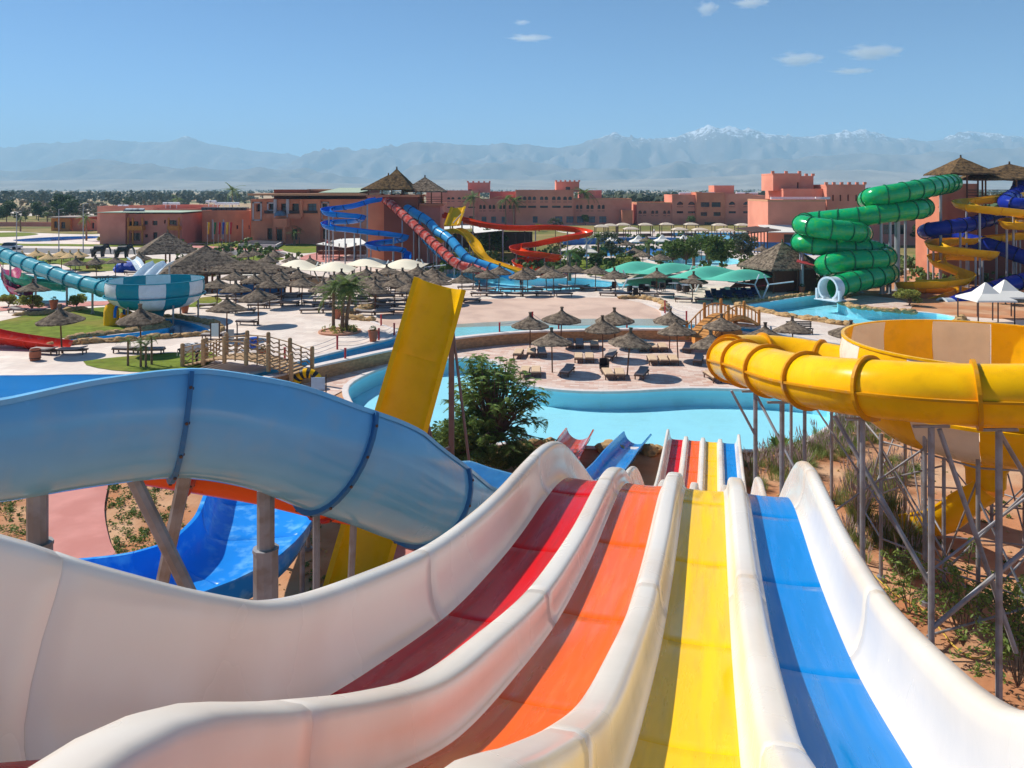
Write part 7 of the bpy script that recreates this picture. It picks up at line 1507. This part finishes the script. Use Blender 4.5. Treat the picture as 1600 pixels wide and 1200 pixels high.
def person_mesh(m_shirt, m_pants, step=.12):
    sk = mat('skin', srgb(190, 134, 104), rough=.6); hr = mat('hair', (.02, .015, .012), rough=.7)
    J = [(0, 0, .95, .13, .1), (0, 0, 1.15, .13, .1), (0, 0, 1.36, .15, .1), (0, 0, 1.49, .055), (0, -.02, 1.6, .085, .095), (0, -.01, 1.7, .075)]; E = [(0, 1), (1, 2), (2, 3), (3, 4), (4, 5)]
    for sg in (-1, 1):
        b = len(J); J += [(sg * .2, 0, 1.38, .055), (sg * .25, .02, 1.1, .042), (sg * .24, -.08, .86, .034), (sg * .24, -.1, .77, .03)]; E += [(2, b), (b, b + 1), (b + 1, b + 2), (b + 2, b + 3)]
        b = len(J); J += [(sg * .1, 0, .86, .085), (sg * .11, sg * step, .48, .06), (sg * .11, sg * step * 1.4, .08, .042), (sg * .12, sg * step * 1.4 - .14, .03, .035)]; E += [(0, b), (b, b + 1), (b + 1, b + 2), (b + 2, b + 3)]
    me = skin_mesh('body', J, E, [sk, m_shirt, m_pants, hr])
    for p in me.polygons:
        c = p.center; p.material_index = 3 if c.z > 1.63 or (c.z > 1.55 and c.y > .02) else (1 if 1.0 < c.z < 1.46 and abs(c.x) < .27 else (2 if .5 < c.z <= 1.0 and abs(c.x) < .19 else 0))
    return me
PMs = [person_mesh(mat('shirt_dark', (.02, .02, .03)), mat('shorts_dark', (.02, .02, .025))), person_mesh(mat('shirt_white', (.7, .7, .7)), mat('shorts_navy', (.02, .03, .1))), person_mesh(mat('shirt_red', (.5, .04, .03)), mat('shorts_dark', (.02, .02, .025)))]
for px, by, k, lab in ((814, 456, 0, 'person in dark clothes standing behind the beach loungers'), (749, 461, 0, 'person in dark clothes by the parasol left behind the beach'), (361, 398, 0, 'person in dark clothes on the path by the forecourt'), (346, 384, 2, 'person in a red top near the flags'), (1137, 372, 1, 'person in a white top at the far hotel pool'), (1146, 373, 1, 'second person in white at the far hotel pool, further right'), (402, 378, 0, 'person in dark clothes at the entrance porch'), (1152, 461, 2, 'person in red among the navy loungers'), (1022, 345 + 22, 1, 'person in white by the cabanas')):
    p = base(px, by); t = thing('person', p, lab, 'person', 'people in the park', prs.uniform(-2, 2)); link('body', PMs[k], t, True)
# flags
for i, (px, cc) in enumerate(((324, (220, 180, 40)), (334, (40, 110, 60)), (341, (190, 30, 40)), (347, (40, 70, 160)), (353, (230, 190, 50)), (359, (200, 40, 40)))):
    p = base(px, 384); t = thing('flag', p, f'{("yellow", "green", "red", "blue", "golden", "crimson")[i]} flag on a pole before the annex', 'flag', 'flags before the annex'); mb = MB(); mb.beam(p, p + V(0, 0, 5.0), .05, 6); mb.build('pole', m_steel2, t)
    mb = MB(); rs = [[p + V(.05 + .5 * q / 4 * (1 - .4 * h / 5), .08 * math.sin(q * 2 + h), 4.9 - h * .5) for q in range(5)] for h in range(6)]; mb.rings(rs, closed=False); mb.build('cloth', mat(f'flag_{i}', srgb(*cc), rough=.8), t)
# forecourt basin
fc = thing('forecourt_basin', base(408, 386), 'dark stepped basin with pale rim before the entrance porch', 'basin'); P_ = [base(372, 386), base(432, 388), base(442, 382.5), base(392, 381)]; c = sum(P_, V(0, 0, 0)) / 4
mb = MB(); mb.rings([[p for p in P_], [p + V(0, 0, .7) for p in P_]], closed=True); fixn(mb.build('rim', m_trim, fc)); mb = MB(); Q = [c.lerp(p, .88) for p in P_]; mb.rings([[p + V(0, 0, .6) for p in Q], [p + V(0, 0, .85) for p in Q]], closed=True); fixn(mb.build('dark_top', mat('slate', srgb(58, 62, 72), rough=.4), fc))
# lamp posts
for px, by, h, lab in ((130, 394, 9, 'tall grey lamp post by the road, left of the elephants'), (92, 394, 8, 'second lamp post by the road at far left'), (26, 394, 7.5, 'lamp post at the road near the picture edge'), (1352, 412, 10, 'grey lamp post beside the green tube')):
    p = base(px, by); t = thing('lamp_post', p, lab, 'lamp post', 'lamp posts'); mb = MB(); mb.beam(p, p + V(0, 0, h), .1, 8, .06); mb.build('pole', m_steel2, t); mb = MB(); mb.bar(p + V(-.1, 0, h), p + V(.9, 0, h + .15), .16, .1); mb.build('lantern', m_steel2, t)
# parked car
cr = thing('parked_car', base(16, 390), 'small white car parked on the road at far left', 'car'); c = base(16, 390)
mb = MB(); mb.rings([[c + V(x, y, z) for y, z in ((-.8, .35), (-.82, .8), (.82, .8), (.8, .35))] for x in (-2.0, -1.9, 1.9, 2.0)], closed=True); fixn(mb.build('body', m_solar, cr)); mb = MB(); mb.rings([[c + V(x * s, y * s2, z) for x, y in ((-1.3, -.75), (1.0, -.75), (1.0, .75), (-1.3, .75))] for s, s2, z in ((1, 1, .8), (.7, .82, 1.4))], closed=True); fixn(mb.build('cabin', m_glass, cr))
for x in (-1.25, 1.25):
    for y in (-.8, .8): mb = MB(); mb.beam(c + V(x, y - .1, .33), c + V(x, y + .1, .33), .33, 12); mb.build('wheel', m_blk, cr)
# blue painted pool walls near the hotel
m_bw = mat('blue_pool_wall', srgb(50, 112, 176), rough=.6, var=.15); m_bw2 = mat('pale_blue_wall', srgb(96, 164, 206), rough=.6, var=.15)
for l, z, m, lab in (([(880, 383), (930, 381.5), (990, 380.5), (1050, 380.5), (1094, 382)], 1.3, m_bw, 'long deep-blue low pool wall behind the far blue pool'), ([(1090, 374), (1120, 375), (1150, 378), (1165, 382)], 1.2, m_bw2, 'pale blue low pool wall left of the restaurant pergola'), ([(1164, 391), (1190, 394), (1225, 395), (1260, 398), (1295, 400)], 1.9, m_bw, 'curved blue pool wall behind the thatched hut')):
    P_ = resample(catmull(GP(l, ZU), 2), 2); o = band('pool_wall', P_, [(-.3, -.1), (-.3, z), (.3, z), (.3, -.1)], m, closed=False); tag(o, lab, 'wall')
# ---- kids area on the left
kd = thing('kids_slide', base(225, 432), 'white twin kids slide running down from the thatched pavilion', 'slide'); m_wh2 = m_mouth
for off in (0, 1.25):
    pth = [W(243, 407, 88) + V(off, .5, 0), W(234, 412, 87) + V(off, 0, 0), W(222, 424, 85) + V(off, 0, 0), W(208, 437, 83) + V(off, 0, 0), W(200, 442, 82) + V(off, 0, 0)]
    L_ = resample(catmull(pth, .5), .5); mb = sweep_mesh(frames(L_), open_prof(.55, -80, 80, n=10)[0]); mb.build('chute', m_wh2, kd, smooth=True, angle=40)
for dx in (0, 1.6): p = W(242, 407, 88); posts(kd, [(p.x + dx, p.y, p.z - .6, .1)], zb=ZU, m=m_steel2)
cv_ = thing('play_cave', base(200, 425), 'blue rounded play cave beside the white kids slide', 'play structure'); c = base(200, 425)
for dx, dy, r_ in ((-.9, 0, 1.1), (.5, .3, 1.25), (1.5, -.2, .8)):
    o = link('hump', rock_mesh(dx + 3, fiber('cave_blue', (30, 70, 170), rough=.4)), cv_, True); o.location = (dx, dy, r_ * .5); o.scale = (r_, r_ * .9, r_)
L_ = resample(catmull([W(206, 400, 92), W(212, 404, 91), W(217, 412, 90), W(222, 420, 89)], .5), .5); sweep_mesh(frames(L_), open_prof(.5, -80, 80, n=8)[0]).build('chute', m_wh2, cv_, smooth=True, angle=40)
colslide('kids_flume', V(-58, 82, ZU), 'green open kids flume curving over the kids pool under the teal tube', [(20, 428, 2), (30, 432, 0), (48, 437, -1), (75, 441, -1), (102, 444, -1)], 86, .8, fiber('kids_green', (40, 140, 110)), 'open', sec=3, n=10, every=14)
colslide('kids_flume', V(-66, 84, ZU), 'magenta and red kids slide at the left edge of the kids pool', [(14, 410, 4), (18, 420, 2), (18, 432, 0), (22, 443, -1), (40, 452, -3)], 88, .9, fiber('kids_magenta', (176, 34, 84)), 'open', sec=2.5, n=10, every=14)
colslide('water_chute', V(-38, 60, ZU), 'wide red open chute ending in the rock pool, lower left', [(-160, 478, 2), (-80, 497, 1), (0, 516, 0), (50, 524, -.5), (100, 531, -1)], 60, .95, fiber('chute_red', (210, 48, 24)), 'open', sec=2.6, n=12, every=9, a0=-75, a1=75)
yt2 = thing('play_tube', base(174, 508), 'upright yellow play tube with a blue ring beside the teal bowl', 'play structure'); c = base(174, 508)
mb = MB(); mb.lathe([(.0, 0), (.62, 0), (.62, 1.2), (.5, 1.7), (.25, 1.9), (0, 1.95)], c, 18); mb.build('tube', m_yel, yt2, smooth=True, angle=40); mb = MB(); rs = []
for i in range(15):
    a = R(-100 + 200 * i / 14); o_ = c + V(.72, 0, .95); rs.append([o_ + V(0, .75 * math.sin(a), .9 * math.cos(a)) + V(w, 0, 0) for w in (-.1, .1)] + [o_ + V(0, .9 * math.sin(a), 1.05 * math.cos(a)) + V(w, 0, 0) for w in (.1, -.1)])
mb.rings(rs, closed=True); fixn(mb.build('ring', m_sblue, yt2))
yt3 = thing('play_tube', base(198, 503), 'low yellow play dome on the lawn under the teal bowl', 'play structure'); c = base(198, 503); mb = MB(); mb.lathe([(.6, 0), (.62, .5), (.5, .85), (.2, 1.05), (0, 1.08)], c, 18); mb.build('dome', m_yel, yt3, smooth=True); mb = MB(); mb.lathe([(.63, .3), (.67, .35), (.63, .4)], c, 18); mb.build('band', m_sblue, yt3)
dr = thing('ring_float', base(374, 424), 'yellow and orange inflatable ring near the white pointed sunshade', 'float'); c = base(374, 424); mb = MB(); mb.lathe([(.5 + .3 * math.cos(q * .785), .3 + .3 * math.sin(q * .785)) for q in range(9)], c, 20); mb.build('ring', m_yel, dr, smooth=True)
mb = MB(); mb.lathe([(.5 + .31 * math.cos(q * .785), .3 + .31 * math.sin(q * .785)) for q in range(9)], c, 4, .3, .9); mb.build('patch', m_sor, dr, smooth=True)

# garden hose on the bank
L_ = catmull([G(x, y, .0) + V(0, 0, .06) for x, y in ((1332, 858), (1342, 880), (1362, 896), (1400, 930), (1440, 952), (1470, 985), (1490, 1010), (1520, 1030), (1548, 1022), (1550, 1000))], .3); mb = MB()
for a, b in zip(L_, L_[1:]): mb.beam(a + V(0, 0, bumpy(a.x, a.y) + .05), b + V(0, 0, bumpy(b.x, b.y) + .05), .025, 6)
tag(mb.build('garden_hose', mat('hose_yellow', srgb(206, 170, 70), rough=.6)), 'thin yellow hose lying on the soil beside the white slide wall', 'hose')
